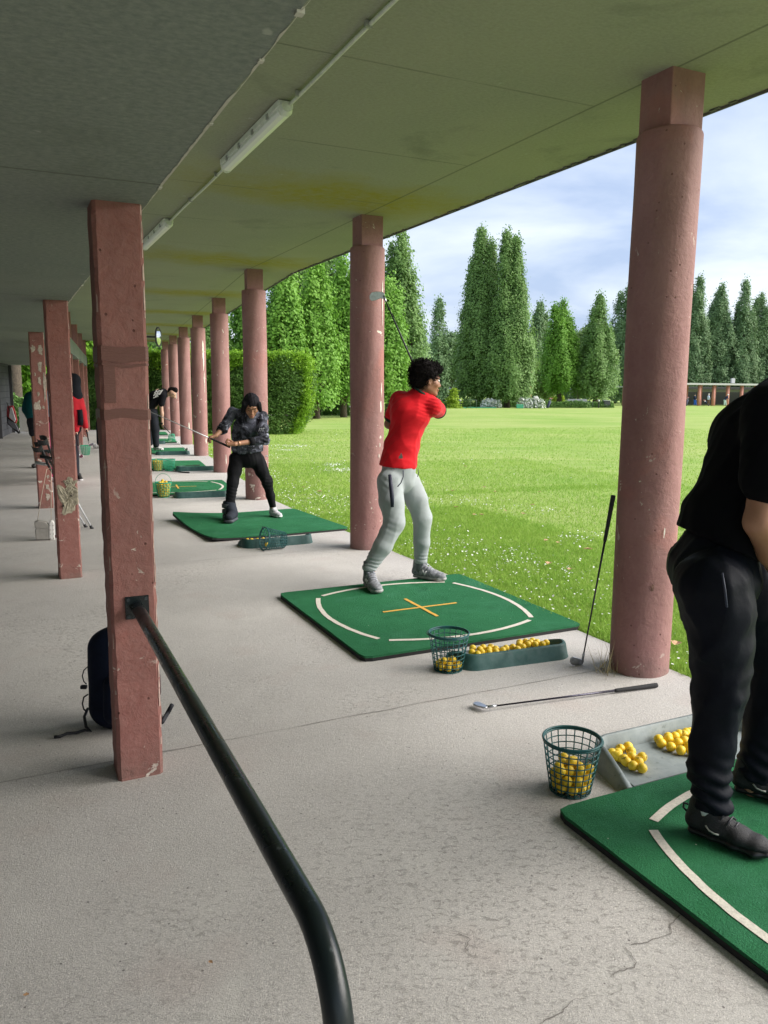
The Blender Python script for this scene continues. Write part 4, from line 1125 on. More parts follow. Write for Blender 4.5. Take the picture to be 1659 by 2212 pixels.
# ------------------------------------------------------------------ golf mats
ZU = Vector((0, 0, 1))
def m_turf():
    s = Mat('mat_turf', (0.02, 0.13, 0.05), 0.95, spec=0.12).world()
    a = s.ramp(s.noise(3.0, 5, 0.6), 0.3, 0.7); b = s.noise(420, 2, 0.6); c_ = s.noise(120, 3, 0.7)
    c = s.mix(a, (0.026, 0.165, 0.066), (0.042, 0.220, 0.092))
    c = s.mix(s.ramp(b, 0.4, 0.7, 0, 0.45), c, (0.010, 0.060, 0.026))
    c = s.mix(s.ramp(c_, 0.5, 0.72, 0, 0.4), c, (0.055, 0.27, 0.12))
    v = s.voro(11.0); c = s.mix(s.ramp(v, 0.03, 0.045, 0.9, 0), c, (0.5, 0.6, 0.45))
    wr = s.ramp(s.noise(2.2, 6, 0.7, 0.6, off=(3, 3, 3)), 0.50, 0.70, 0, 0.42); c = s.mix(wr, c, (0.075, 0.27, 0.15)); dk = s.ramp(s.noise(5, 5, 0.7, off=(1, 7, 0)), 0.58, 0.72, 0, 0.4); c = s.mix(dk, c, (0.010, 0.075, 0.035))
    s.color(c); s.bump(s.math('ADD', b, s.math('MULTIPLY', c_, 1.5)), 0.9, 0.008); return s.m
TURF = m_turf()
TURFW = simple('mat_line_white', (0.62, 0.58, 0.50), 0.95, var=0.15, scale=90, bump=0.6)
TURFY = simple('mat_line_yellow', (0.62, 0.36, 0.055), 0.95, var=0.2, scale=90, bump=0.6)
RUBBER = simple('black_rubber', (0.018, 0.018, 0.018), 0.85, bump=0.3)
def golf_mat(c, X, Y, label, size=1.62, marks=True, th=0.034, curl=None, sy=None, name_group='green golf mats along the bays', detail=True):
    """c centre on the floor, X,Y local axes"""
    t = thing('golf_mat', label, 'golf mat', (c.x, c.y, 0), name_group)
    h = size / 2; hy = (sy or size) / 2
    def zf(a, b):
        z = 0.0
        if curl:
            for (ca, cb, hh, rad) in curl:
                d = math.hypot(a - ca * h, b - cb * hy)
                if d < rad: z += hh * (1 - d / rad) ** 1.7
        return z
    def P_(a, b, z): return Vector((c.x, c.y, 0)) + X * a + Y * b + ZU * (z + zf(a, b))
    def out(a, b):          # rounded corners
        r = 0.05; ax_, bx_ = abs(a) - (h - r), abs(b) - (hy - r)
        if ax_ > 0 and bx_ > 0:
            d = math.hypot(ax_, bx_)
            if d > r: a = math.copysign(h - r + ax_ * r / d, a); b = math.copysign(hy - r + bx_ * r / d, b)
        return a, b
    n = 28 if (detail or curl) else 6
    rr = random.Random(int(c.y * 50))
    def slab_(z0, z1, ins, nm, mat, wv=0.0):
        V = []; F = []
        for z in (z1, z0):
            for j in range(n + 1):
                for i in range(n + 1):
                    a, b = out((-1 + 2 * i / n) * (h - ins), (-1 + 2 * j / n) * (hy - ins))
                    e = rr.uniform(-wv, wv) if (i in (0, n) or j in (0, n)) else 0
                    V.append(P_(a * (1 + e), b * (1 + e), z))
        m = (n + 1) ** 2
        for j in range(n):
            for i in range(n):
                q = j * (n + 1) + i; F.append((q, q + 1, q + n + 2, q + n + 1)); F.append((m + q + n + 1, m + q + n + 2, m + q + 1, m + q))
        for i in range(n):
            for q, q2 in ((i, i + 1), (n * (n + 1) + i + 1, n * (n + 1) + i), (i * (n + 1) + n, (i + 1) * (n + 1) + n), ((i + 1) * (n + 1), i * (n + 1))):
                F.append((q2, q, m + q, m + q2))
        mk(nm, V, F, mat, t)
    slab_(0.001, th * 0.62, 0.0, 'rubber_base', RUBBER)
    slab_(th * 0.62, th, 0.002, 'turf', TURF, 0.0018)
    if marks:
        zt = th + 0.0025
        def ribbon(path, wd, nm, mat):
            V = []; F = []; k = len(path)
            for i in range(k):
                p0, p1 = path[max(0, i - 1)], path[min(k - 1, i + 1)]
                d = Vector((p1[0] - p0[0], p1[1] - p0[1])).normalized(); q = Vector((-d.y, d.x)) * wd / 2
                e = rr.uniform(-0.002, 0.002)
                V += [P_(path[i][0] + q.x + e, path[i][1] + q.y + e, zt), P_(path[i][0] - q.x + e, path[i][1] - q.y + e, zt)]
            for i in range(k - 1): F.append((2 * i, 2 * i + 1, 2 * i + 3, 2 * i + 2))
            mk(nm, V, F, mat, t)
        for s1, ax in ((1, 0), (-1, 0), (1, 1), (-1, 1)):
            path = []
            for i in range(25):
                u = -1 + 2 * i / 24; a = u * 0.535 * size / 1.62; b = s1 * (0.70 - 0.115 * u * u) * size / 1.62
                path.append((a, b) if ax else (b, a))
            ribbon(path, 0.034, 'white_arc', TURFW)
        ribbon([(-0.30 + 0.05 * i, 0.0) for i in range(13)], 0.026, 'yellow_cross_bar', TURFY)
        ribbon([(0, -0.25 + 0.05 * i) for i in range(11)], 0.0262, 'yellow_cross_bar', TURFY)
        bpy.data.objects[t.children[-1].name].location.z += 0.0012
    return t
def midA(m0, m1, t0, t1): return PA((m0 + m1) / 2, (t0 + t1) / 2)
golf_mat(midA(-1.45, 0.17, -10.45, -8.83), NA, UA, 'green golf mat with white arcs under the man in black')
golf_mat(midA(-1.42, 0.20, -6.98, -5.37), NA, UA, 'green golf mat with white arcs and a yellow cross under the man in red')
q = [Vector((*g(*p).xy, 0)) for p in ((365, 1118), (490, 1175), (742, 1150), (630, 1103))]
cc3 = (q[0] + q[1] + q[2] + q[3]) / 4
Y3 = ((q[0] - q[1]) + (q[3] - q[2])).normalized(); X3 = Vector((Y3.y, -Y3.x, 0))
golf_mat(cc3, X3, Y3, 'plain green golf mat with a curled corner, under the woman', 1.60, False, curl=[(-1, 1, 0.07, 0.9), (-1, -1, 0.025, 0.5)])
labs = ['green golf mat with a yellow cross beyond the woman', 'green golf mat behind the two side by side baskets', 'green golf mat under the bending man in the black T-shirt',
        'green golf mat beyond the upturned green basket', 'farthest green golf mat at the end of the row']
for k in range(5):
    t0 = 0.62 + 3.8 * k
    golf_mat(PB(-1.02, t0 + 0.81), NB, UB, labs[k], 1.62, k in (0, 3), detail=False)

# ------------------------------------------------------------------ ball trays
TRAYM = Mat('tray_plastic', (0.018, 0.075, 0.065), 0.5, spec=0.4).world()
_a = TRAYM.ramp(TRAYM.noise(9, 5, 0.65), 0.35, 0.7); TRAYM.color(TRAYM.mix(_a, (0.018, 0.070, 0.062), (0.055, 0.125, 0.115))); TRAYM.rough(TRAYM.ramp(TRAYM.noise(25, 4), 0.3, 0.7, 0.4, 0.75)); TRAYM.bump(TRAYM.noise(60, 3), 0.15, 0.002)
TRAYF = Mat('tray_floor', (0.23, 0.27, 0.27), 0.6, spec=0.35).world()
_a = TRAYF.ramp(TRAYF.noise(7, 6, 0.7), 0.35, 0.68); _b = TRAYF.mix(_a, (0.20, 0.235, 0.235), (0.31, 0.345, 0.345)); _b = TRAYF.mix(TRAYF.ramp(TRAYF.noise(40, 3), 0.62, 0.7, 0, 0.5), _b, (0.10, 0.12, 0.11)); TRAYF.color(_b); TRAYF.bump(TRAYF.noise(50, 4), 0.2, 0.002)
def tray(c, X, Y, label, Ln=0.70, W=0.25, H=0.088, worn=False, flare=0.0):
    """c centre; X along the length; Y towards the tray's own mat (open low lip)"""
    t = thing('ball_tray', label, 'ball tray', (c.x, c.y, 0), 'ball trays beside the golf mats')
    # outline from the lip's left end, round the left end, back, right end, to the lip's right end
    pts = []
    hx, r = Ln / 2, 0.085
    nY = 7
    for i in range(nY): pts.append((-hx, W / 2 - (W - r) * i / nY))
    for i in range(9): a = math.pi + math.pi / 2 * i / 8; pts.append((-hx + r + r * math.cos(a), -W / 2 + r + r * math.sin(a)))
    for i in range(1, 14): pts.append((-hx + r + (Ln - 2 * r) * i / 14, -W / 2))
    for i in range(9): a = -math.pi / 2 + math.pi / 2 * i / 8; pts.append((hx - r + r * math.cos(a), -W / 2 + r + r * math.sin(a)))
    for i in range(1, nY + 1): pts.append((hx, -W / 2 + r + (W - r) * i / nY))
    def hgt(y): 
        s_ = (W / 2 - y) / W; return 0.030 + (H - 0.030) * min(1, max(0, s_ / 0.62)) ** 0.8
    def nrm(i):
        a, b = pts[max(0, i - 1)], pts[min(len(pts) - 1, i + 1)]; d = Vector((b[0] - a[0], b[1] - a[1])).normalized(); return Vector((d.y, -d.x))
    def W_(x, y, z): x = x * (1 + flare * (y / W + 0.5)); return Vector((c.x, c.y, 0)) + X * x + Y * y + ZU * z
    V = []; k = 0
    for i, (x, y) in enumerate(pts):
        n_ = nrm(i); h = hgt(y); prof = [(0.024, 0.0), (0.020, 0.012), (0.006, h - 0.008), (0.0, h), (-0.012, h + 0.001), (-0.018, h - 0.007), (-0.030, 0.028)]
        if h < 0.04: prof = [(0.012, 0.0), (0.01, 0.008), (0.004, h - 0.006), (0.0, h - 0.002), (-0.012, h - 0.001), (-0.018, h - 0.003), (-0.024, 0.026)]
        k = len(prof)
        for o_, z in prof: V.append(W_(x + n_.x * o_, y + n_.y * o_, z))
    F = []
    for i in range(len(pts) - 1):
        for j in range(k - 1): F.append((i * k + j, (i + 1) * k + j, (i + 1) * k + j + 1, i * k + j + 1))
    F.append(tuple(range(k - 1, -1, -1))); F.append(tuple((len(pts) - 1) * k + j for j in range(k)))
    o = mk('tray_wall', V, F, TRAYF.m if worn else TRAYM.m, t); auto_smooth(o, 50)
    # floor with a thin lip towards the mat
    V = []; F = []
    inner = []
    for i, (x, y) in enumerate(pts):
        n_ = nrm(i); inner.append((x - n_.x * 0.027, y - n_.y * 0.027))
    poly = [W_(x, y, 0.030) for x, y in inner]; poly2 = [W_(x, y, 0.006) for x, y in inner]
    n = len(poly); F = [tuple(range(n)), tuple(range(2 * n - 1, n - 1, -1)), (n - 1, 0, n, 2 * n - 1)]
    mk('tray_floor', poly + poly2, F, TRAYF.m, t)
    return t
UAm, NAm = -UA, -NA
# tray 1 (foreground, its lip to mat 1 which lies nearer the camera)
T1c = PA(-0.93, -8.66); 
tray(PA(-0.615, -8.665), NA, UAm, 'worn grey ball tray beside the foreground basket, its lip on the near mat', 0.80, 0.31, 0.10, True, 0.17)
a2, b2 = Vector((0.472, 4.337, 0)), Vector((1.133, 4.588, 0)); X2 = (b2 - a2).normalized(); Y2 = Vector((-X2.y, X2.x, 0))
T2 = (a2 + b2) / 2 + Y2 * 0.125; tray(T2, X2, Y2, 'dark green ball tray full of yellow balls before the man in red', 0.70, 0.25)
a3, b3 = g(522, 1186), g(684, 1172); a3.z = b3.z = 0; X3t = (b3 - a3).normalized(); Y3t = Vector((-X3t.y, X3t.x, 0))
T3 = (a3 + b3) / 2 + Y3t * 0.12; tray(T3, X3t, Y3t, 'dark green ball tray behind the basket lying on its side', 0.72, 0.25)
tl = ['dark green ball tray before the mat with the yellow cross, beyond the woman', 'dark green ball tray under the third and fourth columns, beside the two baskets', 'dark green ball tray at the feet of the bending man', 'dark green ball tray behind the upturned basket', 'farthest dark green ball tray']
for k in range(5):
    m = (-0.75, -0.45, -0.62, -0.95, -1.1)[k]
    tray(PB(m, 0.62 + 3.8 * k - 0.17), NB, UB, tl[k], 0.75, 0.26)
# raised lettering worn off the foreground tray is too faint to read: two shallow ribs instead of words
# ------------------------------------------------------------------ balls
BALL = Mat('ball_yellow', (0.80, 0.52, 0.015), 0.38, spec=0.5)
_v = BALL.voro(330.0, 'F1'); BALL.bump(BALL.ramp(_v, 0.15, 0.45), 0.5, 0.0012)
_n = BALL.ramp(BALL.noise(60, 4, 0.6), 0.35, 0.7); BALL.color(BALL.mix(_n, (0.88, 0.62, 0.030), (0.82, 0.53, 0.018)))
BALLK = simple('ball_print', (0.03, 0.03, 0.03), 0.6)
RB = 0.02135
def ball_proto(seg=20):
    bm = bmesh.new(); bmesh.ops.create_uvsphere(bm, u_segments=seg, v_segments=seg // 2 + 2, radius=RB)
    me = bpy.data.meshes.new('golf_ball'); bm.to_mesh(me); bm.free(); me.materials.append(BALL.m); me.polygons.foreach_set('use_smooth', np.ones(len(me.polygons), bool)); return me
BME = ball_proto(); BMEL = ball_proto(10)
def print_mesh():
    mb = MB(); R_ = RB * 1.006
    for k in (0, 1):                      # two short lines of fine print round the ball
        P_ = []; F_ = []
        for i in range(9):
            a = -0.55 + 1.1 * i / 8
            for b in (0.10 + k * 0.22, 0.20 + k * 0.22): P_.append((R_ * math.cos(a) * math.cos(b), R_ * math.sin(a) * math.cos(b), R_ * math.sin(b)))
        F_ = [(2 * i, 2 * i + 2, 2 * i + 3, 2 * i + 1) for i in range(8) if i != 3 + k]
        mb.add(P_, F_)
    me = bpy.data.meshes.new('print'); me.from_pydata(mb.V, [], mb.F); me.materials.append(BALLK); return me
PRM = print_mesh()
def ball(p, label, group, far=False, rr=random):
    o = bpy.data.objects.new('golf_ball', BMEL if far else BME); COL.objects.link(o); o.location = p
    o.rotation_euler = (rr.uniform(0, 6.28), rr.uniform(0, 6.28), rr.uniform(0, 6.28)); tag(o, label, 'golf ball', group)
    if not far:
        c = bpy.data.objects.new('print', PRM); COL.objects.link(c); c.parent = o
    return o
def relax2(pts, it=120, d=2 * RB + 0.0006):
    P_ = np.array(pts, float)
    for _ in range(it):
        D = P_[:, None] - P_[None]; r = np.linalg.norm(D, axis=2) + np.eye(len(P_)); o = np.clip(d - r, 0, None) * (1 - np.eye(len(P_)))
        P_ += (D / r[:, :, None] * o[:, :, None]).sum(1) * 0.5
    return P_
zoom5 = [(838, 595), (855, 615), (885, 640), (892, 598), (918, 580), (930, 560), (927, 632), (948, 610), (963, 545), (983, 573), (988, 598), (980, 647), (1020, 622), (1038, 655), (1038, 600)]
z5b = [(1112, 508), (1133, 532), (1150, 492), (1168, 512), (1180, 550), (1198, 475), (1200, 498), (1217, 530), (1232, 465), (1232, 567), (1246, 490), (1248, 520), (1268, 545), (1268, 475), (1280, 572), (1285, 505), (1310, 470), (1300, 530)]
for lst, lab, gr in ((zoom5, 'yellow golf ball in the left cluster on the grey tray', 'left cluster of balls on the grey tray'), (z5b, 'yellow golf ball in the right cluster on the grey tray', 'right cluster of balls on the grey tray')):
    P_ = relax2([g(932.6 + .4378 * x, 1371.5 + .4378 * y + 1, 0.03 + RB).xy for x, y in lst])
    for p in P_:
        v = Vector((p[0], p[1], 0)) - KX; m_, t_ = v.dot(NA), v.dot(UA); m_ = max(m_, -0.963); t_ = max(min(t_, -8.57), -8.79)
        q_ = PA(m_, t_); ball((q_.x, q_.y, 0.030 + RB), lab, gr)
def in_frame(c, X, Y, x, y): return Vector((c.x, c.y, 0)) + X * x + Y * y
z4 = [(997, 433), (1005, 455), (1032, 440), (1047, 430), (1035, 455), (1075, 440), (1085, 428), (1075, 452), (1110, 437), (1105, 450), (1140, 442), (1158, 433), (1195, 430), (1210, 436), (1222, 403), (1225, 418), (1236, 425), (1252, 400), (1265, 414), (1272, 405), (1287, 399), (1300, 414), (1306, 405), (1330, 412), (1352, 407), (1020, 458)]
P_ = relax2([g(576 + .4464 * x, 1206.9 + .4464 * y, 0.03 + RB).xy for x, y in z4])
for p in P_:
    v = Vector((p[0], p[1], 0)) - T2; a, b = v.dot(X2), v.dot(Y2); a = max(-0.28, min(0.28, a)); b = max(-0.068, min(0.09, b))
    ball(in_frame(T2, X2, Y2, a, b) + ZU * (0.030 + RB), 'yellow golf ball in the dark tray before the man in red', 'balls in the tray of the man in red')
for x, y in ((-0.27, -0.02), (-0.25, 0.03), (-0.21, -0.03), (-0.19, 0.02), (-0.15, -0.02), (-0.13, 0.03), (-0.29, 0.05)):
    ball(in_frame(T3, X3t, Y3t, x, y) + ZU * (0.030 + RB), 'yellow golf ball in the tray behind the fallen basket', 'balls in the tray behind the fallen basket', True)

# ------------------------------------------------------------------ wire baskets
BASKM = simple('basket_dark_green', (0.012, 0.095, 0.095), 0.4, var=0.2)
BASKL = simple('basket_light_green', (0.035, 0.40, 0.22), 0.45, var=0.15)
RT, RBm, HB_ = 0.115, 0.080, 0.225
def basket(c, label, mat, group='wire ball baskets on the shelter floor', axis=None, handle=None, nv=20, far=False, flip=False, side=None):
    t = thing('ball_basket', label, 'ball basket', c, group)
    A = (axis or ZU).normalized(); S = side or (A.orthogonal().normalized() if axis else Vector((1, 0, 0))); S = (S - A * S.dot(A)).normalized(); B = A.cross(S)
    if flip: base = Vector(c) + A * HB_; A = -A; B = A.cross(S)
    else: base = Vector(c)
    def q(r, th, h): return base + (S * math.cos(th) + B * math.sin(th)) * r + A * h
    mb = MB(); wv = 0.0026 if not far else 0.0034
    for i in range(nv):
        th = 2 * math.pi * i / nv
        mb.tube([q(RBm, th, 0.004), q(RT - 0.001, th, HB_ - 0.008)], wv, 5)
    for k in range(0, 8):
        h = 0.005 + (HB_ - 0.02) * k / 8; r = RBm + (RT - RBm) * h / HB_
        mb.tube([q(r, a, h) for a in np.linspace(0, 2 * math.pi, 33)], wv * 0.95, 5, cap=False)
    for k in range(-3, 4):                       # bottom grid
        x = k * RBm / 3.6; l = math.sqrt(max(0, RBm ** 2 - x * x))
        mb.tube([base + S * x - B * l + A * 0.004, base + S * x + B * l + A * 0.004], wv, 5); mb.tube([base + B * x - S * l + A * 0.0045, base + B * x + S * l + A * 0.0045], wv, 5)
    mb.build('lattice', mat, t, smooth=True)
    mb = MB(); 
    for (r, h, w_) in ((RT, HB_ - 0.004, 0.0048), (RT - 0.0015, HB_ - 0.013, 0.0042)):
        mb.tube([q(r, a, h) for a in np.linspace(0, 2 * math.pi, 41)], w_, 8, cap=False)
    mb.build('rim', mat, t, smooth=True)
    if handle is not None:
        pts = []
        for i in range(17):
            a = math.pi * i / 16; v = S * math.cos(a) * (RT + 0.004) + (A * math.cos(handle) + B * math.sin(handle)) * math.sin(a) * (RT + 0.015); pts.append(base + A * (HB_ - 0.008) + v)
        MB().tube(pts, 0.0032, 6).build('handle', mat, t, smooth=True)
    return t, base, A
def fill(c, n, label, group, seed, far=False, top=None):
    rng = np.random.default_rng(seed); X = np.stack([rng.uniform(-.05, .05, n), rng.uniform(-.05, .05, n), np.linspace(0.03, 0.03 + n * 0.011, n)], 1)
    d = 2 * RB + 0.0004
    for it in range(700):
        X[:, 2] -= 0.0024 if it < 550 else 0.0002
        for _ in range(3):
            D = X[:, None] - X[None]; r = np.linalg.norm(D, axis=2) + np.eye(n); o = np.clip(d - r, 0, None) * (1 - np.eye(n)); X += (D / r[:, :, None] * o[:, :, None]).sum(1) * 0.5
            X[:, 2] = np.maximum(X[:, 2], RB + 0.008); lim = RBm + (RT - RBm) * X[:, 2] / HB_ - RB - 0.004
            rr_ = np.hypot(X[:, 0], X[:, 1]); k = np.where(rr_ > lim, lim / np.maximum(rr_, 1e-6), 1); X[:, 0] *= k; X[:, 1] *= k
    R_ = random.Random(seed)
    for x in X: ball((c[0] + x[0], c[1] + x[1], x[2]), label, group, far, R_)
b1 = g(1231, 1706); b1.z = 0
basket(b1, 'dark green basket nearest the camera, beside the grey ball tray', BASKM, handle=1.62, side=Vector((0.8, -0.6, 0)))
fill(b1, 34, 'yellow golf ball inside the nearest dark green basket', 'balls in the nearest basket', 3)
b2_ = g(968, 1446); b2_.z = 0
basket(b2_, 'dark green basket at the near corner of the red-shirted man\'s mat', BASKM, handle=1.62, side=Vector((0.7, 0.7, 0)))
fill(b2_, 12, 'yellow golf ball inside the basket beside the dark full tray', 'balls in the second basket', 5)
# fallen basket: axis horizontal, open end to the left
ax3 = (g(620, 1182) - g(566, 1188)); ax3.z = 0; ax3.normalize(); ax3 = (-ax3); tilt = (RT - RBm) / HB_
A3 = (ax3 + ZU * tilt).normalized(); b3c = g(614, 1184); b3c.z = RBm + 0.004
basket(b3c, 'dark green basket lying on its side in front of the mat of the woman', BASKM, axis=A3, handle=1.2)
ball(b3c + A3 * 0.195 - (A3.orthogonal().normalized() * 0) + Vector((0, 0.02, -0.088 - 0.0 + 0.027)), 'yellow golf ball inside the fallen basket', 'balls in the fallen basket')
b4 = g(354, 1074); b4.z = 0
basket(b4, 'light green basket heaped with yellow balls, its wire handle raised', BASKL, handle=0.0, nv=16, far=True)
fill(b4, 84, 'yellow golf ball heaped in the basket with the raised handle', 'balls in the basket with the raised handle', 7, True)
b5 = g(341, 1017); b5.z = 0
basket(b5, 'light green basket full of yellow balls, left of an empty one', BASKL, nv=14, far=True)
fill(b5, 74, 'yellow golf ball in the full basket left of the empty one', 'balls in the full basket beside the empty one', 9, True)
b6 = g(366, 1017); b6.z = 0
basket(b6, 'empty light green basket right of the full one', BASKL, nv=16, far=True)
b7 = g(371, 954); b7.z = 0
basket(b7, 'light green basket standing upside down beyond the bending man', BASKL, nv=16, far=True, flip=True)

# ------------------------------------------------------------------ golf clubs
STEEL = simple('club_steel', (0.42, 0.43, 0.45), 0.28, 1.0, var=0.2, scale=40)
SHAFTD = simple('club_shaft_dark', (0.06, 0.055, 0.075), 0.25, 0.8)
GRIP = simple('club_grip', (0.018, 0.018, 0.020), 0.8, bump=0.7, scale=200)
def club(end, hosel, toe, label, name_group=None, shaftmat=None, grip_len=0.27, sc=1.0):
    end, hosel, toe = Vector(end), Vector(hosel), Vector(toe).normalized()
    d = (end - hosel).normalized(); t = thing('golf_club', label, 'golf club', hosel, name_group)
    MB().tube([hosel, hosel + (end - hosel) * 0.5, end - d * grip_len], [0.0042 * sc, 0.0055 * sc, 0.0066 * sc], 10).build('shaft', shaftmat or SHAFTD, t, smooth=True)
    MB().tube([end - d * grip_len, end - d * (grip_len - 0.01), end - d * 0.012, end], [0.008 * sc, 0.0098 * sc, 0.0132 * sc, 0.0125 * sc], 12).build('grip', GRIP, t, smooth=True)
    MB().tube([hosel - d * 0.045, hosel - d * 0.005, hosel + d * 0.012], [0.0075 * sc, 0.0068 * sc, 0.0058 * sc], 10).build('hosel', STEEL, t, smooth=True)
    toe = (toe - d * toe.dot(d) * 0.55).normalized(); up = (d - toe * d.dot(toe)).normalized(); nn = toe.cross(up).normalized()
    O = hosel - d * 0.047
    prof = [(-0.010, 0.010), (-0.006, -0.012), (0.004, -0.019), (0.040, -0.020), (0.068, -0.014), (0.080, 0.004), (0.079, 0.026), (0.066, 0.036), (0.045, 0.031), (0.012, 0.018), (0.0, 0.020)]
    prof = [(a * sc, b * sc) for a, b in prof]
    MB().prism(prof, 0.009 * sc, O - nn * 0.0045 * sc, toe, up, nn).build('club_head', STEEL, t, bevel=0.0025, seg=2)
    return t
# leaning against the nearest column
hp = g(1254, 1428, 0.065); hp2 = g(1243, 1437, 0.0)
club(at(1325, 1070, 4.385), Vector((hp2.x + 0.045, hp2.y, 0.066)), (-1, -0.25, 0), 'iron leaning upright against the nearest round column')
e1_ = g(1419, 1480, 0.014); h1_ = g(1068, 1530, 0.012)
club(e1_, h1_ + Vector((0, 0, 0.012)), (-0.93, 0.30, -0.02), 'iron lying flat on the floor between the two trays')
club(g(432, 1005, 0.04), g(330, 1010, 0.03), (-1, 0.3, 0.2), 'dark club lying on the mat behind the two light green baskets', 'clubs lying by the two baskets')
club(g(409, 1021, 0.012), g(310, 1014, 0.012), (-1, 0.3, 0.2), 'dark club lying on the floor in front of the two light green baskets', 'clubs lying by the two baskets')

# ------------------------------------------------------------------ crutches and handbag on the far rail
BLK = simple('black_plastic', (0.015, 0.016, 0.018), 0.5)
ALU = simple('crutch_aluminium', (0.75, 0.76, 0.79), 0.45, 0.4, var=0.08)
TRN = simple('crutch_grip_grey', (0.45, 0.47, 0.48), 0.35)
def crutch(tip, top, label, gm):
    t = thing('crutch', label, 'crutch', tip, 'crutches leaning on the rail')
    tip, top = Vector(tip), Vector(top); d = (top - tip).normalized(); Ln = (top - tip).length
    MB().tube([tip + d * 0.04, tip + d * Ln * 0.5], 0.0105, 10).build('lower_tube', ALU, t, smooth=True)
    MB().tube([tip + d * Ln * 0.46, tip + d * Ln * 0.80], 0.0135, 10).build('upper_tube', BLK, t, smooth=True)
    MB().tube([tip, tip + d * 0.012, tip + d * 0.05], [0.021, 0.018, 0.0135], 12).build('rubber_tip', BLK, t, smooth=True)
    h = tip + d * Ln * 0.78; L_ = Vector((-0.97, -0.1, 0.18)).normalized()
    MB().tube([h, h + L_ * 0.04, h + L_ * 0.13], [0.014, 0.017, 0.019], 10).build('hand_grip', gm, t, smooth=True)
    bend = (d * 0.95 + L_ * -0.18).normalized(); e = h + bend * 0.22
    MB().tube([h, h + bend * 0.1, e], [0.014, 0.0125, 0.011], 10).build('forearm_bar', BLK, t, smooth=True)
    X = L_; Yc = bend.cross(X).normalized(); V = []; F = []; n = 14
    for i in range(n + 1):
        a = math.radians(-140 + 280 * i / n); c = e + X * 0.045; 
        for w_ in (-0.03, 0.03):
            for r in (0.047, 0.052): V.append(c - X * math.cos(a) * r + Yc * math.sin(a) * r + bend * w_)
    for i in range(n):
        for p, q_ in ((0, 1), (1, 3), (3, 2), (2, 0)): F.append((i * 4 + p, i * 4 + q_, (i + 1) * 4 + q_, (i + 1) * 4 + p))
    mk('cuff', V, F, BLK, t, smooth=False)
tp1, tp2 = g(199, 1142), g(186, 1139)
crutch(tp1, at(88, 944, 8.22), 'forearm crutch with a black grip leaning on the dark rail, right one at the floor', BLK)
crutch(tp2, at(78, 962, 8.30), 'forearm crutch with a pale grip leaning on the dark rail, left one at the floor', TRN)
LEA = simple('bag_leather', (0.80, 0.78, 0.75), 0.45, var=0.08)
LEAG = simple('bag_grey_side', (0.30, 0.285, 0.26), 0.5, var=0.1)
CORD = simple('bag_cord', (0.60, 0.52, 0.42), 0.7)
STUD = simple('stud_metal', (0.30, 0.28, 0.25), 0.3, 0.9)
hb = g(97, 1166) + Vector((0, 0, 0.0))
bt = thing('handbag', 'small white studded handbag hanging by a thin cord from the dark rail', 'handbag', hb)
Xb, Yb = Vector((0.93, 0.36, 0)), Vector((-0.36, 0.93, 0))
MB().prism([(-0.085, 0.012), (0.035, 0.004), (0.045, 0.15), (0.02, 0.185), (-0.05, 0.205), (-0.082, 0.19), (-0.078, 0.13), (-0.088, 0.11)], 0.08, hb - Yb * 0.04, Xb, ZU, Yb).build('body', LEAG, bt, bevel=0.008)
MB().prism([(-0.088, 0.135), (0.046, 0.12), (0.046, 0.16), (0.02, 0.192), (-0.05, 0.212), (-0.09, 0.197)], 0.088, hb - Yb * 0.044, Xb, ZU, Yb).build('flap', LEAG, bt, bevel=0.008)
MB().prism([(0.046, 0.003), (0.096, 0.0), (0.102, 0.17), (0.094, 0.195), (0.072, 0.205), (0.054, 0.195), (0.049, 0.165)], 0.086, hb - Yb * 0.046, Xb, ZU, Yb).build('side_panel', LEA, bt, bevel=0.008)
for i in range(4):
    for x in (0.058, 0.088):
        q = hb + Xb * x - Yb * 0.0475 + ZU * (0.02 + 0.045 * i); MB().tube([q, q - Yb * 0.004], 0.005, 8).build('stud', STUD, bt)
ra = at(100, 1006, 8.36)
topc = at(101, 1014, 8.18)
s1 = hb + Xb * -0.06 + ZU * 0.205; s2 = hb + Xb * 0.072 + ZU * 0.2
MB().tube([s1, s1.lerp(topc, 0.5) - Xb * 0.004, topc, topc + Vector((0.02, 0.05, 0.012)), topc + Vector((0.045, 0.0, -0.01)), s2.lerp(topc, 0.55) + Xb * 0.022, s2], 0.0032, 6).build('cord', CORD, bt, smooth=True)

# ------------------------------------------------------------------ folded umbrella by the dark wall
uc = at(26, 905, 26)
ub = thing('folded_umbrella', 'half-folded red, white and grey golf umbrella hanging by the dark wall', 'umbrella', (uc.x, uc.y, 0))
def zq(x, y, Y=26.0): return at(x * .1323, 713.2 + y * .1323, Y)
def cloth(nm, poly, mat, dY):
    pts = [zq(x, y, 26 + dY) for x, y in poly]; n = len(pts); back = [p + Vector((0, 0.06, 0)) for p in pts]
    mk(nm, pts + back, [tuple(range(n)), tuple(range(2 * n - 1, n - 1, -1))] + [(i, n + i, n + (i + 1) % n, (i + 1) % n) for i in range(n)], mat, ub)
UR, UW, UG, UK = simple('umbrella_red', (0.50, 0.06, 0.07), 0.6), simple('umbrella_white', (0.7, 0.68, 0.68), 0.6), simple('umbrella_grey', (0.20, 0.20, 0.22), 0.6), simple('umbrella_black', (0.02, 0.02, 0.02), 0.6)
cloth('red_panel', [(118, 1235), (205, 1235), (240, 1330), (272, 1480), (255, 1520), (150, 1440), (112, 1400)], UR, 0)
cloth('white_panel', [(165, 1275), (190, 1260), (215, 1340), (250, 1460), (235, 1500), (150, 1420)], UW, -0.04)
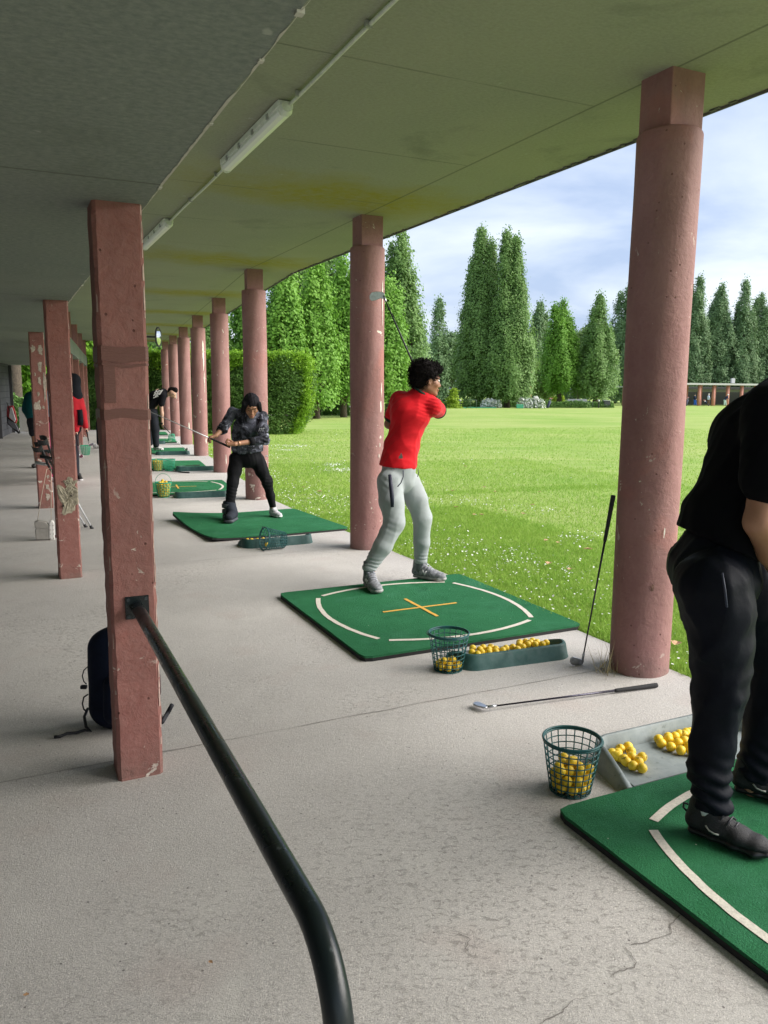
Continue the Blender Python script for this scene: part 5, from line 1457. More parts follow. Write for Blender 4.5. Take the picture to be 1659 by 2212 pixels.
cloth('black_panel', [(112, 1400), (150, 1440), (255, 1520), (285, 1560), (322, 1680), (300, 1690), (130, 1540), (112, 1480)], UK, 0.02)
cloth('grey_panel', [(130, 1455), (165, 1480), (245, 1525), (280, 1590), (300, 1650), (200, 1590), (135, 1520)], UG, -0.03)
MB().tube([zq(112, 1180), zq(135, 1240), zq(215, 1480), zq(316, 1685)], 0.014, 8).build('shaft', UK, ub)

# ------------------------------------------------------------------ backpack on the floor behind the nearest pillar
# (built below with the soft-shape builder)

# ------------------------------------------------------------------ the far side of the lawn
RAILF = simple('hoop_green_grey', (0.09, 0.13, 0.11), 0.5)
def hoop(x0, x1, Y, top, label):
    a, b = field(x0, Y), field(x1, Y); h = at(x0, top, Y).z - a.z
    o = MB().tube([a, a + ZU * (h - 0.05), a.lerp(b, 0.06) + ZU * h, a.lerp(b, 0.94) + ZU * h, b + ZU * (h - 0.05), b], 0.03, 8).build('hoop_rail', RAILF, None, True, loc=a)
    tag(o, label, 'hoop rail', 'low hoop rails on the far side of the lawn')
hoop(673, 692, 61, 875.5, 'dark hoop rail just right of the clipped hedge'); hoop(713.6, 731.5, 61, 873.5, 'dark hoop rail, second to the right of the hedge'); hoop(749.6, 768, 61, 873, 'dark hoop rail partly behind the left side of the second round column')
hoop(980, 994, 89, 865, 'dark hoop rail under the lime-green conifer'); hoop(1016.7, 1030, 89, 864, 'dark hoop rail below the left foot of the great oak'); hoop(1222, 1236, 96, 868, 'faint hoop rail left of the bench'); hoop(1268, 1282, 97, 868, 'faint hoop rail right of the bench')
FM = simple('far_mat_green', (0.05, 0.28, 0.16), 0.9)
for x0, x1, Y, lab in ((655, 694, 57, 'pale green strip of golf mat at the foot of the hedge'), (700, 757, 58.5, 'green strip of golf mat right of the hedge, at the lawn edge'), (955, 1010, 88, 'green strip of golf mat at the lawn edge below the conifer'), (1012, 1075, 90, 'green strip of golf mat below the great oaks')):
    a, b = field(x0, Y), field(x1, Y); o = MB().box((a + b) / 2 + ZU * 0.03 + Vector((0, 0.7, 0)), ((b - a).length * 0.96, 1.5, 0.09), ((b - a).normalized(), Vector((-(b - a).normalized().y, (b - a).normalized().x, 0)), ZU)).build('golf_mat', FM, None, loc=(a + b) / 2)
    tag(o, lab, 'golf mat', 'golf mats across the lawn')
# green tee box
a = field(1124, 90); o = MB().box(a + ZU * 0.22, (0.75, 0.4, 0.44)).build('tee_box', simple('box_green', (0.07, 0.36, 0.22), 0.7), None, loc=a, bevel=0.02); tag(o, 'small bright green box in front of the left white flowering shrub', 'box')
# red lamp post
lp = field(1145.5, 97); t = thing('lamp_post', 'red lamp post with a round lamp between the great oaks and the light green oak', 'lamp post', lp)
zt = at(1145, 792, 97).z
RED = simple('post_red', (0.42, 0.06, 0.035), 0.5)
MB().tube([lp - ZU * 0.1, lp + ZU * 0.5, (lp.x, lp.y, zt)], [0.20, 0.17, 0.10], 12).build('post', RED, t, smooth=True)
MB().tube([(lp.x, lp.y, zt - 0.7), (lp.x + 0.3, lp.y, zt - 0.72)], 0.03, 8).build('arm', RED, t)
mb = MB().lathe([(0.02, -0.22), (0.2, -0.16), (0.24, 0.0), (0.2, 0.05), (0.05, 0.12)], 16, (lp.x + 0.36, lp.y, zt - 0.68)); mb.build('lamp_head', simple('lamp_white', (0.7, 0.72, 0.75), 0.3), t, smooth=True)
# short bollard lights
for px, Y, lab in ((1295, 97, 'short bollard light with a white top right of the bench'), (995, 90, 'short bollard light beside the lime-green conifer')):
    b = field(px, Y); t = thing('bollard_light', lab, 'bollard', b, 'bollard lights at the lawn edge')
    MB().tube([b, b + ZU * 0.75], 0.07, 10).build('post', UK, t); MB().lathe([(0.07, 0.75), (0.12, 0.80), (0.12, 0.92), (0.04, 0.98)], 12, b).build('light_cap', UW, t, smooth=True)
# bench, bin
def bench(px, Y, wd, label):
    b = field(px, Y); t = thing('park_bench', label, 'bench', b, 'grey benches across the lawn'); m = simple('bench_grey', (0.33, 0.34, 0.36), 0.7) if 'bench_grey' not in MATS else MATS['bench_grey']; MATS['bench_grey'] = m
    MB().box(b + ZU * 0.46, (wd, 0.5, 0.07)).build('seat', m, t, bevel=0.01); MB().box(b + ZU * 0.82 + Vector((0, 0.27, 0)), (wd, 0.06, 0.42)).build('backrest', m, t, bevel=0.01)
    for k in (-1, 1): MB().box(b + ZU * 0.22 + Vector((k * wd * 0.4, 0, 0)), (0.09, 0.45, 0.44)).build('leg', m, t)
bench(1249, 98, 2.4, 'grey bench in front of the clipped low hedge'); bench(738, 78, 1.9, 'grey bench by the orange-roofed hut')
b = field(1312, 99); t = thing('litter_bin', 'square dark litter bin left of the nearest round column, at the lawn edge', 'bin', b)
MB().box(b + ZU * 0.42, (0.75, 0.6, 0.84)).build('bin_body', simple('bin_dark', (0.06, 0.065, 0.07), 0.6), t, bevel=0.03); MB().box(b + ZU * 0.88, (0.85, 0.7, 0.07)).build('bin_lid', MATS['bench_grey'], t, bevel=0.02)
# huts
def hut(px, Y, wpx, eave, ridge, roofm, wallm, label):
    b = field(px, Y); W_ = wpx / FPX * Y; ze, zr = at(px, eave, Y).z, at(px, ridge, Y).z
    t = thing('hut', label, 'hut', b); MB().box((b.x, b.y, (b.z + ze) / 2), (W_ * 0.85, W_ * 0.7, ze - b.z)).build('wall', wallm, t)
    mb = MB(); mb.add([(b.x - W_ / 2, b.y - W_ * .42, ze), (b.x + W_ / 2, b.y - W_ * .42, ze), (b.x + W_ / 2, b.y + W_ * .42, ze), (b.x - W_ / 2, b.y + W_ * .42, ze), (b.x - W_ * .12, b.y, zr), (b.x + W_ * .12, b.y, zr)], [(0, 1, 5, 4), (1, 2, 5), (2, 3, 4, 5), (3, 0, 4), (3, 2, 1, 0)]); mb.build('roof', roofm, t)
    MB().box((b.x + W_ * 0.15, b.y - W_ * 0.36, b.z + (ze - b.z) * 0.42), (W_ * 0.18, 0.06, (ze - b.z) * 0.8)).build('door', UK, t)
hut(739, 82, 40, 861, 851, simple('roof_orange', (0.48, 0.10, 0.05), 0.7), simple('hut_wall', (0.34, 0.36, 0.40), 0.8), 'low hut with an orange-red roof right of the hedge')
hut(967, 98, 26, 843, 836, simple('roof_slate', (0.30, 0.34, 0.42), 0.6), simple('hut_wall_dark', (0.035, 0.032, 0.035), 0.8), 'dark hut with a slate-blue roof beside the face of the man in red')
# golf bag
def golf_bag(px, Y, label, lean=0.35, s_=1.0):
    b = field(px, Y); t = thing('golf_bag', label, 'golf bag', b, 'golf bags across the lawn'); d = Vector((lean, 0, 1)).normalized()
    MB().tube([b, b + d * 0.1 * s_, b + d * 0.85 * s_], [0.12 * s_, 0.15 * s_, 0.16 * s_], 12).build('bag_body', simple('bag_navy', (0.03, 0.04, 0.08), 0.7), t, smooth=True)
    for k in range(5):
        q = b + d * 0.85 * s_ + Vector((0.05 * (k - 2), 0.03 * (k % 2), 0)); e = q + (d + Vector((0.06 * (k - 2), 0, 0))) * 0.32 * s_
        MB().tube([q, e], 0.012, 6).build('club_shaft', MATS['club_steel'], t); MB().lathe([(0.02, -0.03), (0.06, 0), (0.03, 0.05)], 8, e).build('head_cover', UW if k % 2 else UR, t)
golf_bag(1184, 93, 'golf bag with white and red club covers beside the large white flowering shrub')
# far shelter
FP = simple('far_pink', (0.62, 0.27, 0.23), 0.8); FR = simple('far_roof', (0.42, 0.42, 0.40), 0.8); FB = simple('far_beam', (0.27, 0.28, 0.27), 0.8)
fs = thing('far_shelter', 'long flat-roofed shelter with pink columns on the far side of the lawn, right', 'shelter', field(1540, 127))
def FX(px, Y): return field(px, Y)
fa, fb = FX(1463, 124), FX(1800, 136)
dF = (fb - fa); dF.z = 0; LF = dF.length; XF = dF.normalized(); YF = Vector((-XF.y, XF.x, 0)); zb = gz(127)
mid = (fa + fb) / 2
MB().box((mid.x + YF.x * 1.6, mid.y + YF.y * 1.6, zb + 3.36), (LF, 5.0, 0.28), (XF, YF, ZU)).build('roof', FR, fs, bevel=0.02)
MB().box((mid.x + YF.x * 3, mid.y + YF.y * 3, zb + 2.35), (LF, 0.2, 0.42), (XF, YF, ZU)).build('beam', FB, fs)
MB().box((mid.x + YF.x * 5.4, mid.y + YF.y * 5.4, zb + 1.5), (LF, 0.2, 3.0), (XF, YF, ZU)).build('back_wall', simple('far_wall_dark', (0.06, 0.065, 0.06), 0.9), fs)
for i in range(11):
    c = fa + XF * (1.5 + (LF - 3) * i / 10.5); MB().lathe([(0.26, -0.05), (0.26, 3.22)], 14, (c.x, c.y, zb)).build('round_column', FP, fs, smooth=True)
    c2_ = c + YF * 2.9 + XF * 0.2; MB().box((c2_.x, c2_.y, zb + 1.6), (0.22, 0.22, 3.24), (XF, YF, ZU)).build('square_pillar', FP, fs)
sg = at(1541, 857.5, 129); o = MB().box(sg, (0.62, 0.04, 0.42)).build('notice_sheet', UW, None, loc=sg); tag(o, 'small white notice hanging inside the far shelter', 'notice')
bx = at(1583, 822.5, 128.5); o = MB().box(bx, (0.5, 0.5, 0.75)).build('roof_vent', UW, None, loc=bx, bevel=0.03); tag(o, 'small white vent box on the roof of the far shelter', 'vent')
f2 = thing('far_shelter', 'end of another flat-roofed shelter just left of the nearest round column', 'shelter', field(1352, 118))
a, b = field(1340, 118), field(1440, 120); d_ = (b - a); d_.z = 0; X_ = d_.normalized(); Y_f = Vector((-X_.y, X_.x, 0)); m_ = (a + b) / 2; zb2 = gz(118)
MB().box((m_.x, m_.y + 1.5, zb2 + 2.78), (d_.length, 4, 0.2), (X_, Y_f, ZU)).build('roof', FR, f2)
for k in range(3):
    c = a + d_ * (0.08 + 0.42 * k); MB().lathe([(0.19, -0.05), (0.19, 2.68)], 14, (c.x, c.y, zb2)).build('round_column', FP, f2, smooth=True)
golf_bag(1484, 123, 'dark golf bag behind the first columns of the far shelter', 0.2, 1.1)
golf_bag(1534, 125, 'dark golf bag on the floor of the far shelter below the white notice', -0.9, 1.0)
# ------------------------------------------------------------------ soft shapes: smooth unions of tapered limbs, surfaced on a grid
def npv(p): return np.array([p[0], p[1], p[2]], dtype=np.float64)
class Soft:
    def __init__(s, k=0.02): s.P = []; s.k = k
    def limb(s, a, b, ra, rb, side=None, q=1.0, k=None, sub=False):
        """tapered capsule from a to b; q stretches it along the side axis"""
        s.P.append(('c', npv(a), npv(b), ra, rb, None if side is None else npv(side) / np.linalg.norm(npv(side)), q, k, sub)); return s
    def chain(s, pts, rs, side=None, q=1.0, k=None):
        for i in range(len(pts) - 1): s.limb(pts[i], pts[i + 1], rs[i], rs[i + 1], side, q if not isinstance(q, list) else q[i], k)
        return s
    def ell(s, c, r, ax=None, k=None, sub=False):
        A = np.eye(3) if ax is None else np.array([npv(x) / np.linalg.norm(npv(x)) for x in ax])
        s.P.append(('e', npv(c), np.array(r, float), A, 0, None, 1, k, sub)); return s
    def mesh(s, name, mat, parent, res=0.01, disp=None, cut=None, keep=None):
        lo = np.full(3, 1e9); hi = -lo; B = []
        for p in s.P:
            if p[0] == 'c':
                m = max(p[3], p[4]) * max(1, p[6]); a = np.minimum(p[1], p[2]) - m; b = np.maximum(p[1], p[2]) + m
            else:
                m = p[2].max(); a, b = p[1] - m, p[1] + m
            pad = 0.03 + s.k * 1.5; B.append((a - pad, b + pad))
            if not p[8]: lo = np.minimum(lo, a); hi = np.maximum(hi, b)
        lo -= res * 3; hi += res * 3
        n = np.ceil((hi - lo) / res).astype(int) + 1
        D = np.full(n, 0.06, np.float32)
        ax = [lo[i] + np.arange(n[i]) * res for i in range(3)]
        for p, (a, b) in zip(s.P, B):
            i0 = np.clip(np.floor((a - lo) / res).astype(int), 0, n - 1); i1 = np.clip(np.ceil((b - lo) / res).astype(int) + 1, 1, n)
            if (i1 <= i0).any(): continue
            X, Y, Z = np.meshgrid(ax[0][i0[0]:i1[0]], ax[1][i0[1]:i1[1]], ax[2][i0[2]:i1[2]], indexing='ij')
            G = np.stack([X, Y, Z], -1)
            if p[0] == 'c':
                ab = p[2] - p[1]; l2 = max(ab @ ab, 1e-12); w_ = G - p[1]; t = np.clip((w_ @ ab) / l2, 0, 1); w_ = w_ - t[..., None] * ab
                if p[5] is not None:
                    ws = w_ @ p[5]; w_ = w_ - ws[..., None] * p[5] * (1 - 1 / p[6])
                d = np.sqrt((w_ ** 2).sum(-1)) - (p[3] + (p[4] - p[3]) * t)
            else:
                l = (G - p[1]) @ p[3].T; q_ = l / p[2]; r = np.sqrt((q_ ** 2).sum(-1)) + 1e-9; g2 = np.sqrt(((q_ / p[2]) ** 2).sum(-1)) + 1e-9
                d = r * (r - 1) / g2
            sl_ = (slice(i0[0], i1[0]), slice(i0[1], i1[1]), slice(i0[2], i1[2])); E_ = D[sl_]; k = s.k if p[7] is None else p[7]
            if p[8]:
                h = np.clip(0.5 - 0.5 * (E_ + d) / k, 0, 1); D[sl_] = E_ + (-d - E_) * h + k * h * (1 - h)
            else:
                h = np.clip(0.5 + 0.5 * (E_ - d) / k, 0, 1); D[sl_] = E_ + (d - E_) * h - k * h * (1 - h)
        if disp is not None or cut is not None:
            X, Y, Z = np.meshgrid(*ax, indexing='ij')
            if disp is not None:
                near = np.abs(D) < 0.05; D[near] += disp(X[near], Y[near], Z[near]).astype(np.float32)
            if cut is not None:
                for pt, nn in cut:
                    nn = npv(nn) / np.linalg.norm(npv(nn)); c = (X - pt[0]) * nn[0] + (Y - pt[1]) * nn[1] + (Z - pt[2]) * nn[2]; D = np.maximum(D, c.astype(np.float32))
        V, F = surface(D, lo, res)
        if V is None: return None
        return mk(name, V, F, mat, parent, smooth=True)
def surface(D, lo, res):
    """surface nets"""
    n = D.shape; ins = D < 0; cn = tuple(x - 1 for x in n)
    cnt = np.zeros(cn, np.int8)
    for i in (0, 1):
        for j in (0, 1):
            for k in (0, 1): cnt += ins[i:i + cn[0], j:j + cn[1], k:k + cn[2]]
    act = (cnt > 0) & (cnt < 8); idx = np.full(cn, -1, np.int64); I = np.argwhere(act)
    if len(I) == 0: return None, None
    idx[act] = np.arange(len(I)); S = np.zeros((len(I), 3)); C_ = np.zeros(len(I))
    cor = [(i, j, k) for i in (0, 1) for j in (0, 1) for k in (0, 1)]
    for a in cor:
        for ax in range(3):
            if a[ax] == 0:
                b = list(a); b[ax] = 1
                da = D[I[:, 0] + a[0], I[:, 1] + a[1], I[:, 2] + a[2]]; db = D[I[:, 0] + b[0], I[:, 1] + b[1], I[:, 2] + b[2]]
                m = (da < 0) != (db < 0); t = np.where(m, da / np.where(m, da - db, 1), 0)
                p = np.tile(np.array(a, float), (len(I), 1)); p[:, ax] += t; S += p * m[:, None]; C_ += m
    V = lo + (I + S / C_[:, None]) * res
    F = []
    for ax in range(3):
        o = [x for x in range(3) if x != ax]
        sl0 = [slice(None)] * 3; sl1 = [slice(None)] * 3; sl0[ax] = slice(0, n[ax] - 1); sl1[ax] = slice(1, n[ax])
        ch = ins[tuple(sl0)] != ins[tuple(sl1)]; E = np.argwhere(ch)
        ok = (E[:, o[0]] > 0) & (E[:, o[1]] > 0) & (E[:, o[0]] < n[o[0]] - 1) & (E[:, o[1]] < n[o[1]] - 1); E = E[ok]
        fl = ins[tuple(sl0)][E[:, 0], E[:, 1], E[:, 2]]
        q = []
        for d0, d1 in ((0, 0), (1, 0), (1, 1), (0, 1)):
            e = E.copy(); e[:, o[0]] -= d0; e[:, o[1]] -= d1; q.append(idx[e[:, 0], e[:, 1], e[:, 2]])
        q = np.stack(q, 1)
        if ax == 1: fl = ~fl
        q[~fl] = q[~fl][:, ::-1]
        q = q[:, ::-1]
        F.append(q)
    return V, np.concatenate(F).astype(np.int32)
def folds(seed, amp, f=38, n=5, axis=(0, 0, 1), stretch=3.0):
    """cloth creases: a few wave trains, longer along the axis"""
    rg = np.random.default_rng(seed); A = npv(axis) / np.linalg.norm(npv(axis)); Ks = []
    for _ in range(n):
        k = rg.normal(size=3); k /= np.linalg.norm(k); k = k - A * (k @ A) * (1 - 1 / stretch); Ks.append((k * f * rg.uniform(0.5, 1.5), rg.uniform(0, 6.28)))
    def fn(x, y, z):
        s_ = 0
        for i, (k, ph) in enumerate(Ks):
            ph2 = ph + 0.9 * np.sin(x * 11 + i) + 0.9 * np.sin(z * 9 + 2 * i); s_ = s_ + (1 - np.abs(np.sin(k[0] * x + k[1] * y + k[2] * z + ph2))) ** 2 * 1.0
        return -amp * (s_ / n - 0.35) * 2
    return fn
def rings(pts, amp, wl=0.035, seed=0):
    """bunching folds near points: list of (point, radius)"""
    def fn(x, y, z):
        s_ = np.zeros_like(x)
        for i, (p, r) in enumerate(pts):
            d = np.sqrt((x - p[0]) ** 2 + (y - p[1]) ** 2 + (z - p[2]) ** 2); w_ = np.clip(1 - d / r, 0, 1)
            s_ += w_ * np.sin((z - p[2]) * 6.28 / wl + 2.2 * np.sin((x - p[0]) * 28 + i) + 1.5 * np.sin((y - p[1]) * 33 + seed))
        return -amp * s_
    return fn
def both(*fs): return lambda x, y, z: sum(f(x, y, z) for f in fs)

def skin(name, c, c2):
    s = Mat(name, c, 0.5, spec=0.35); s.color(s.mix(s.ramp(s.noise(14, 4), 0.3, 0.7), c, c2)); s.b.inputs['Subsurface Weight'].default_value = 0.08; s.b.inputs['Subsurface Radius'].default_value = (0.02, 0.008, 0.005); s.bump(s.noise(300, 2), 0.1, 0.001); return s.m
def cloth(name, c, var=0.12, rough=0.85, sc=8, weave=900, bump=0.25):
    s = Mat(name, c, rough, spec=0.2 if sum(c) > 0.05 else 0.12); s.b.inputs['Sheen Weight'].default_value = 0.0 if sum(c) < 0.2 else 0.1
    s.color(s.mix(s.ramp(s.noise(sc, 4), 0.3, 0.7), tuple(x * (1 - var) for x in c), tuple(min(1, x * (1 + var)) for x in c))); s.bump(s.noise(sc * 3.2, 4, 0.6), bump, 0.006); s.bump(s.noise(weave, 1), 0.12, 0.0008); return s.m
SK1 = skin('skin_brown', (0.25, 0.115, 0.065), (0.31, 0.15, 0.09)); SK2 = skin('skin_tan', (0.34, 0.17, 0.10), (0.42, 0.22, 0.14)); SK3 = skin('skin_light', (0.50, 0.30, 0.22), (0.56, 0.35, 0.26))
HAIRB = simple('hair_black', (0.008, 0.006, 0.006), 0.85, var=0.5, scale=60, bump=0.5, spec=0.12)
EYEW = simple('eye_white', (0.7, 0.68, 0.65), 0.3); EYED = simple('eye_dark', (0.02, 0.012, 0.01), 0.2)
LIP = simple('lips', (0.30, 0.10, 0.085), 0.5)

def hand(S, wrist, pd, palm_n, side, curl, scale=1.0, around=None, k=0.004, left=1):
    """palm and five fingers added to Soft S. pd: towards the fingertips, palm_n: out of the palm, side: towards the thumb"""
    w_, d, nrm, sd_ = Vector(wrist), Vector(pd).normalized(), Vector(palm_n).normalized(), Vector(side).normalized()
    nrm = (nrm - d * nrm.dot(d)).normalized(); sd_ = d.cross(nrm) if d.cross(nrm).dot(sd_) > 0 else -d.cross(nrm)
    s = scale
    S.limb(w_, w_ + d * 0.075 * s, 0.021 * s, 0.022 * s, sd_, 1.65, 0.010)
    K = w_ + d * 0.085 * s
    for i, (off, l, r) in enumerate(((0.030, 0.072, 0.0088), (0.010, 0.080, 0.0090), (-0.010, 0.074, 0.0086), (-0.029, 0.058, 0.0076))):
        p = K + sd_ * off * s - d * abs(off) * 0.18 * s; a = 0.0; c = curl if not isinstance(curl, (list, tuple)) else curl[i]
        seg = [0.46, 0.30, 0.24]; q = p - d * 0.02 * s
        S.limb(q, p, 0.0095 * s, r * s, None, 1, 0.006)
        for j in range(3):
            a += c * (0.9, 1.1, 0.8)[j]; dd = d * math.cos(a) + nrm * math.sin(a) + sd_ * off * 0.8 * (1 - j * .3); dd.normalize(); e = p + dd * l * seg[j] * s
            S.limb(p, e, r * (1 - 0.07 * j) * s, r * (0.93 - 0.09 * j) * s, None, 1, k); p = e
    b = w_ + d * 0.022 * s + sd_ * 0.024 * s; t1 = b + (d * 0.55 + sd_ * 0.65 + nrm * 0.35).normalized() * 0.036 * s; t2 = t1 + (d * 0.80 + sd_ * 0.10 + nrm * 0.55).normalized() * 0.032 * s; t3 = t2 + (d * 0.85 - sd_ * 0.25 + nrm * 0.6).normalized() * 0.024 * s
    S.limb(b, t1, 0.015 * s, 0.0118 * s, None, 1, 0.008); S.limb(t1, t2, 0.0115 * s, 0.0105 * s, None, 1, k); S.limb(t2, t3, 0.0105 * s, 0.0085 * s, None, 1, k)

def head(S, c, fwd, up, s=1.0, t=None, eyes=True):
    """skull, jaw, nose, brow, lips, ears joined to the body surface; c = centre of the head"""
    F_, U_ = Vector(fwd).normalized(), Vector(up).normalized(); U_ = (U_ - F_ * U_.dot(F_)).normalized(); R_ = F_.cross(U_)
    def q(f, u, r): return c + (F_ * f + U_ * u + R_ * r) * s
    A = (F_, U_, R_)
    S.ell(q(-0.012, 0.030, 0), (0.094 * s, 0.086 * s, 0.074 * s), A)
    S.ell(q(0.022, -0.035, 0), (0.066 * s, 0.075 * s, 0.060 * s), A, k=0.03)
    S.limb(q(-0.01, -0.055, 0.045), q(0.062, -0.096, 0.010), 0.017 * s, 0.017 * s, k=0.02); S.limb(q(-0.01, -0.055, -0.045), q(0.062, -0.096, -0.010), 0.017 * s, 0.017 * s, k=0.02)
    S.ell(q(0.072, -0.098, 0), (0.018 * s, 0.016 * s, 0.022 * s), A, k=0.012)
    S.limb(q(0.078, 0.010, 0), q(0.102, -0.034, 0), 0.009 * s, 0.0125 * s, k=0.008); S.limb(q(0.092, -0.040, 0.011), q(0.092, -0.040, -0.011), 0.008 * s, 0.008 * s, k=0.006)
    S.limb(q(0.076, 0.022, 0.040), q(0.084, 0.026, 0.012), 0.009 * s, 0.008 * s, k=0.01); S.limb(q(0.076, 0.022, -0.040), q(0.084, 0.026, -0.012), 0.009 * s, 0.008 * s, k=0.01)
    for k_ in (-1, 1):
        S.ell(q(0.088, 0.004, 0.031 * k_), (0.012 * s, 0.011 * s, 0.017 * s), A, k=0.008, sub=True)
        S.ell(q(0.055, -0.025, 0.043 * k_), (0.024 * s, 0.020 * s, 0.020 * s), A, k=0.018)
        S.ell(q(-0.008, -0.008, 0.076 * k_), (0.018 * s, 0.032 * s, 0.009 * s), A, k=0.006); S.ell(q(-0.003, -0.006, 0.084 * k_), (0.008 * s, 0.017 * s, 0.005 * s), A, k=0.004, sub=True)
    S.limb(q(0.088, -0.064, 0.016), q(0.088, -0.064, -0.016), 0.0075 * s, 0.0075 * s, k=0.005); S.limb(q(0.085, -0.076, 0.012), q(0.085, -0.076, -0.012), 0.008 * s, 0.008 * s, k=0.005)
    if t is not None and eyes:
        for k_ in (-1, 1):
            e = q(0.079, 0.003, 0.031 * k_)
            MB().lathe([(0.0001, -0.011 * s), (0.007 * s, -0.008 * s), (0.011 * s, 0), (0.007 * s, 0.008 * s), (0.0001, 0.011 * s)], 12, e).build('eye', EYEW, t, smooth=True)
            MB().lathe([(0.0001, -0.0055 * s), (0.0055 * s, 0), (0.0001, 0.0055 * s)], 10, e + F_ * 0.0075 * s).build('iris', EYED, t, smooth=True)
            br = [q(0.090, 0.026, 0.013 * k_), q(0.088, 0.032, 0.030 * k_), q(0.076, 0.028, 0.045 * k_)]
            MB().tube(br, [0.003 * s, 0.0042 * s, 0.002 * s], 6).build('eyebrow', HAIRB, t, smooth=True)
        m_ = [q(0.0925, -0.0695, 0.019), q(0.0965, -0.0700, 0.0), q(0.0925, -0.0695, -0.019)]
        MB().tube(m_, [0.002 * s, 0.0045 * s, 0.002 * s], 6).build('mouth', LIP, t, smooth=True)
    return q

def shoe(par, heel, toe, L_=0.30, up=ZU, mats=None, lace=True, high=0.0, logo=None, z0=None, name='shoe', Wd=1.0):
    """a trainer standing with its heel and toe on the ground; parts: upper, sole, laces, logo"""
    heel, toe = Vector(heel), Vector(toe); X = (toe - heel).normalized(); Z = (up - X * up.dot(X)).normalized(); Y_ = Z.cross(X)
    s = L_ / 0.30; sm, um, lm, gm = mats
    def q(x, y, z): return heel + X * x * s + Y_ * y * s * Wd + Z * z * s
    So = Soft(0.012)
    for x0, x1, w0, w1 in ((0.035, 0.10, 0.034, 0.033), (0.10, 0.17, 0.033, 0.040), (0.17, 0.235, 0.040, 0.043), (0.235, 0.268, 0.043, 0.028)):
        So.limb(q(x0, 0, 0.016), q(x1, 0, 0.016 if x1 < 0.25 else 0.020), w0 * 0.46 * s, w1 * 0.46 * s, Y_, 2.15 * Wd)
    def flat(x, y, z):
        h = ((x - heel.x) * Z.x + (y - heel.y) * Z.y + (z - heel.z) * Z.z); return np.zeros_like(x)
    o = So.mesh('sole', sm, None, 0.006, cut=[(heel + Z * 0.0015, -Z), (heel + Z * 0.033 * s, Z)])
    So = Soft(0.016)
    So.limb(q(0.040, 0, 0.045), q(0.10, 0, 0.045), 0.032 * s, 0.033 * s, Y_, 1.08 * Wd); So.limb(q(0.10, 0, 0.045), q(0.18, 0, 0.040), 0.034 * s, 0.032 * s, Y_, 1.15 * Wd)
    So.limb(q(0.18, 0, 0.038), q(0.236, 0, 0.034), 0.031 * s, 0.026 * s, Y_, 1.42 * Wd); So.limb(q(0.236, 0, 0.034), q(0.258, 0, 0.033), 0.026 * s, 0.020 * s, Y_, 1.3)
    So.limb(q(0.045, 0, 0.06), q(0.052, 0, 0.100 + high), 0.033 * s, 0.034 * s, Y_, 1.0); So.limb(q(0.085, 0, 0.075), q(0.088, 0, 0.112 + high), 0.030 * s, 0.026 * s, Y_, 1.15)
    So.limb(q(0.10, 0, 0.085), q(0.165, 0, 0.062), 0.020 * s, 0.014 * s, Y_, 1.5)
    So.ell(q(0.066, 0, 0.132 + high), (0.036 * s, 0.027 * s, 0.030 * s), (X, Y_, Z), sub=True, k=0.006)
    u = So.mesh('shoe', um, par, 0.006, cut=[(heel + Z * 0.026 * s, -Z)])
    if name != 'shoe': u.name = name
    o.parent = u; o.location = Vector(o.location) + (Vector((0, 0, 0)) - world_loc(u))
    if lace:
        for i in range(5):
            x = 0.112 + i * 0.019; z = 0.116 + high * 0.3 - i * 0.0125; w_ = 0.030 - i * 0.001
            mb = MB(); mb.tube([q(x - 0.006, -w_, z - 0.018), q(x, -w_ * 0.5, z - 0.0045), q(x + 0.002, 0, z - 0.001), q(x, w_ * 0.5, z - 0.0045), q(x + 0.006, w_, z - 0.018)], 0.0032 * s, 6)
            l = mb.build('lace', lm, None, smooth=True); l.parent = u; l.location = -world_loc(u) + Vector(l.location)
        mb = MB()
        for k_ in (-1, 1): mb.tube([q(0.115, 0, 0.112), q(0.10, 0.012 * k_, 0.122), q(0.108, 0.030 * k_, 0.112), q(0.118, 0.012 * k_, 0.110)], 0.0026 * s, 6)
        l = mb.build('lace_bow', lm, None, smooth=True); l.parent = u; l.location = -world_loc(u) + Vector(l.location)
    if logo:
        for sg_ in (-1, 1):
            mb = MB(); pts, rr_ = logo
            for path in pts:
                mb.tube([q(x, sg_ * y, z) for x, y, z in path], rr_, 6)
            l = mb.build('logo', gm, None, smooth=True); l.parent = u; l.location = -world_loc(u) + Vector(l.location)
    return u

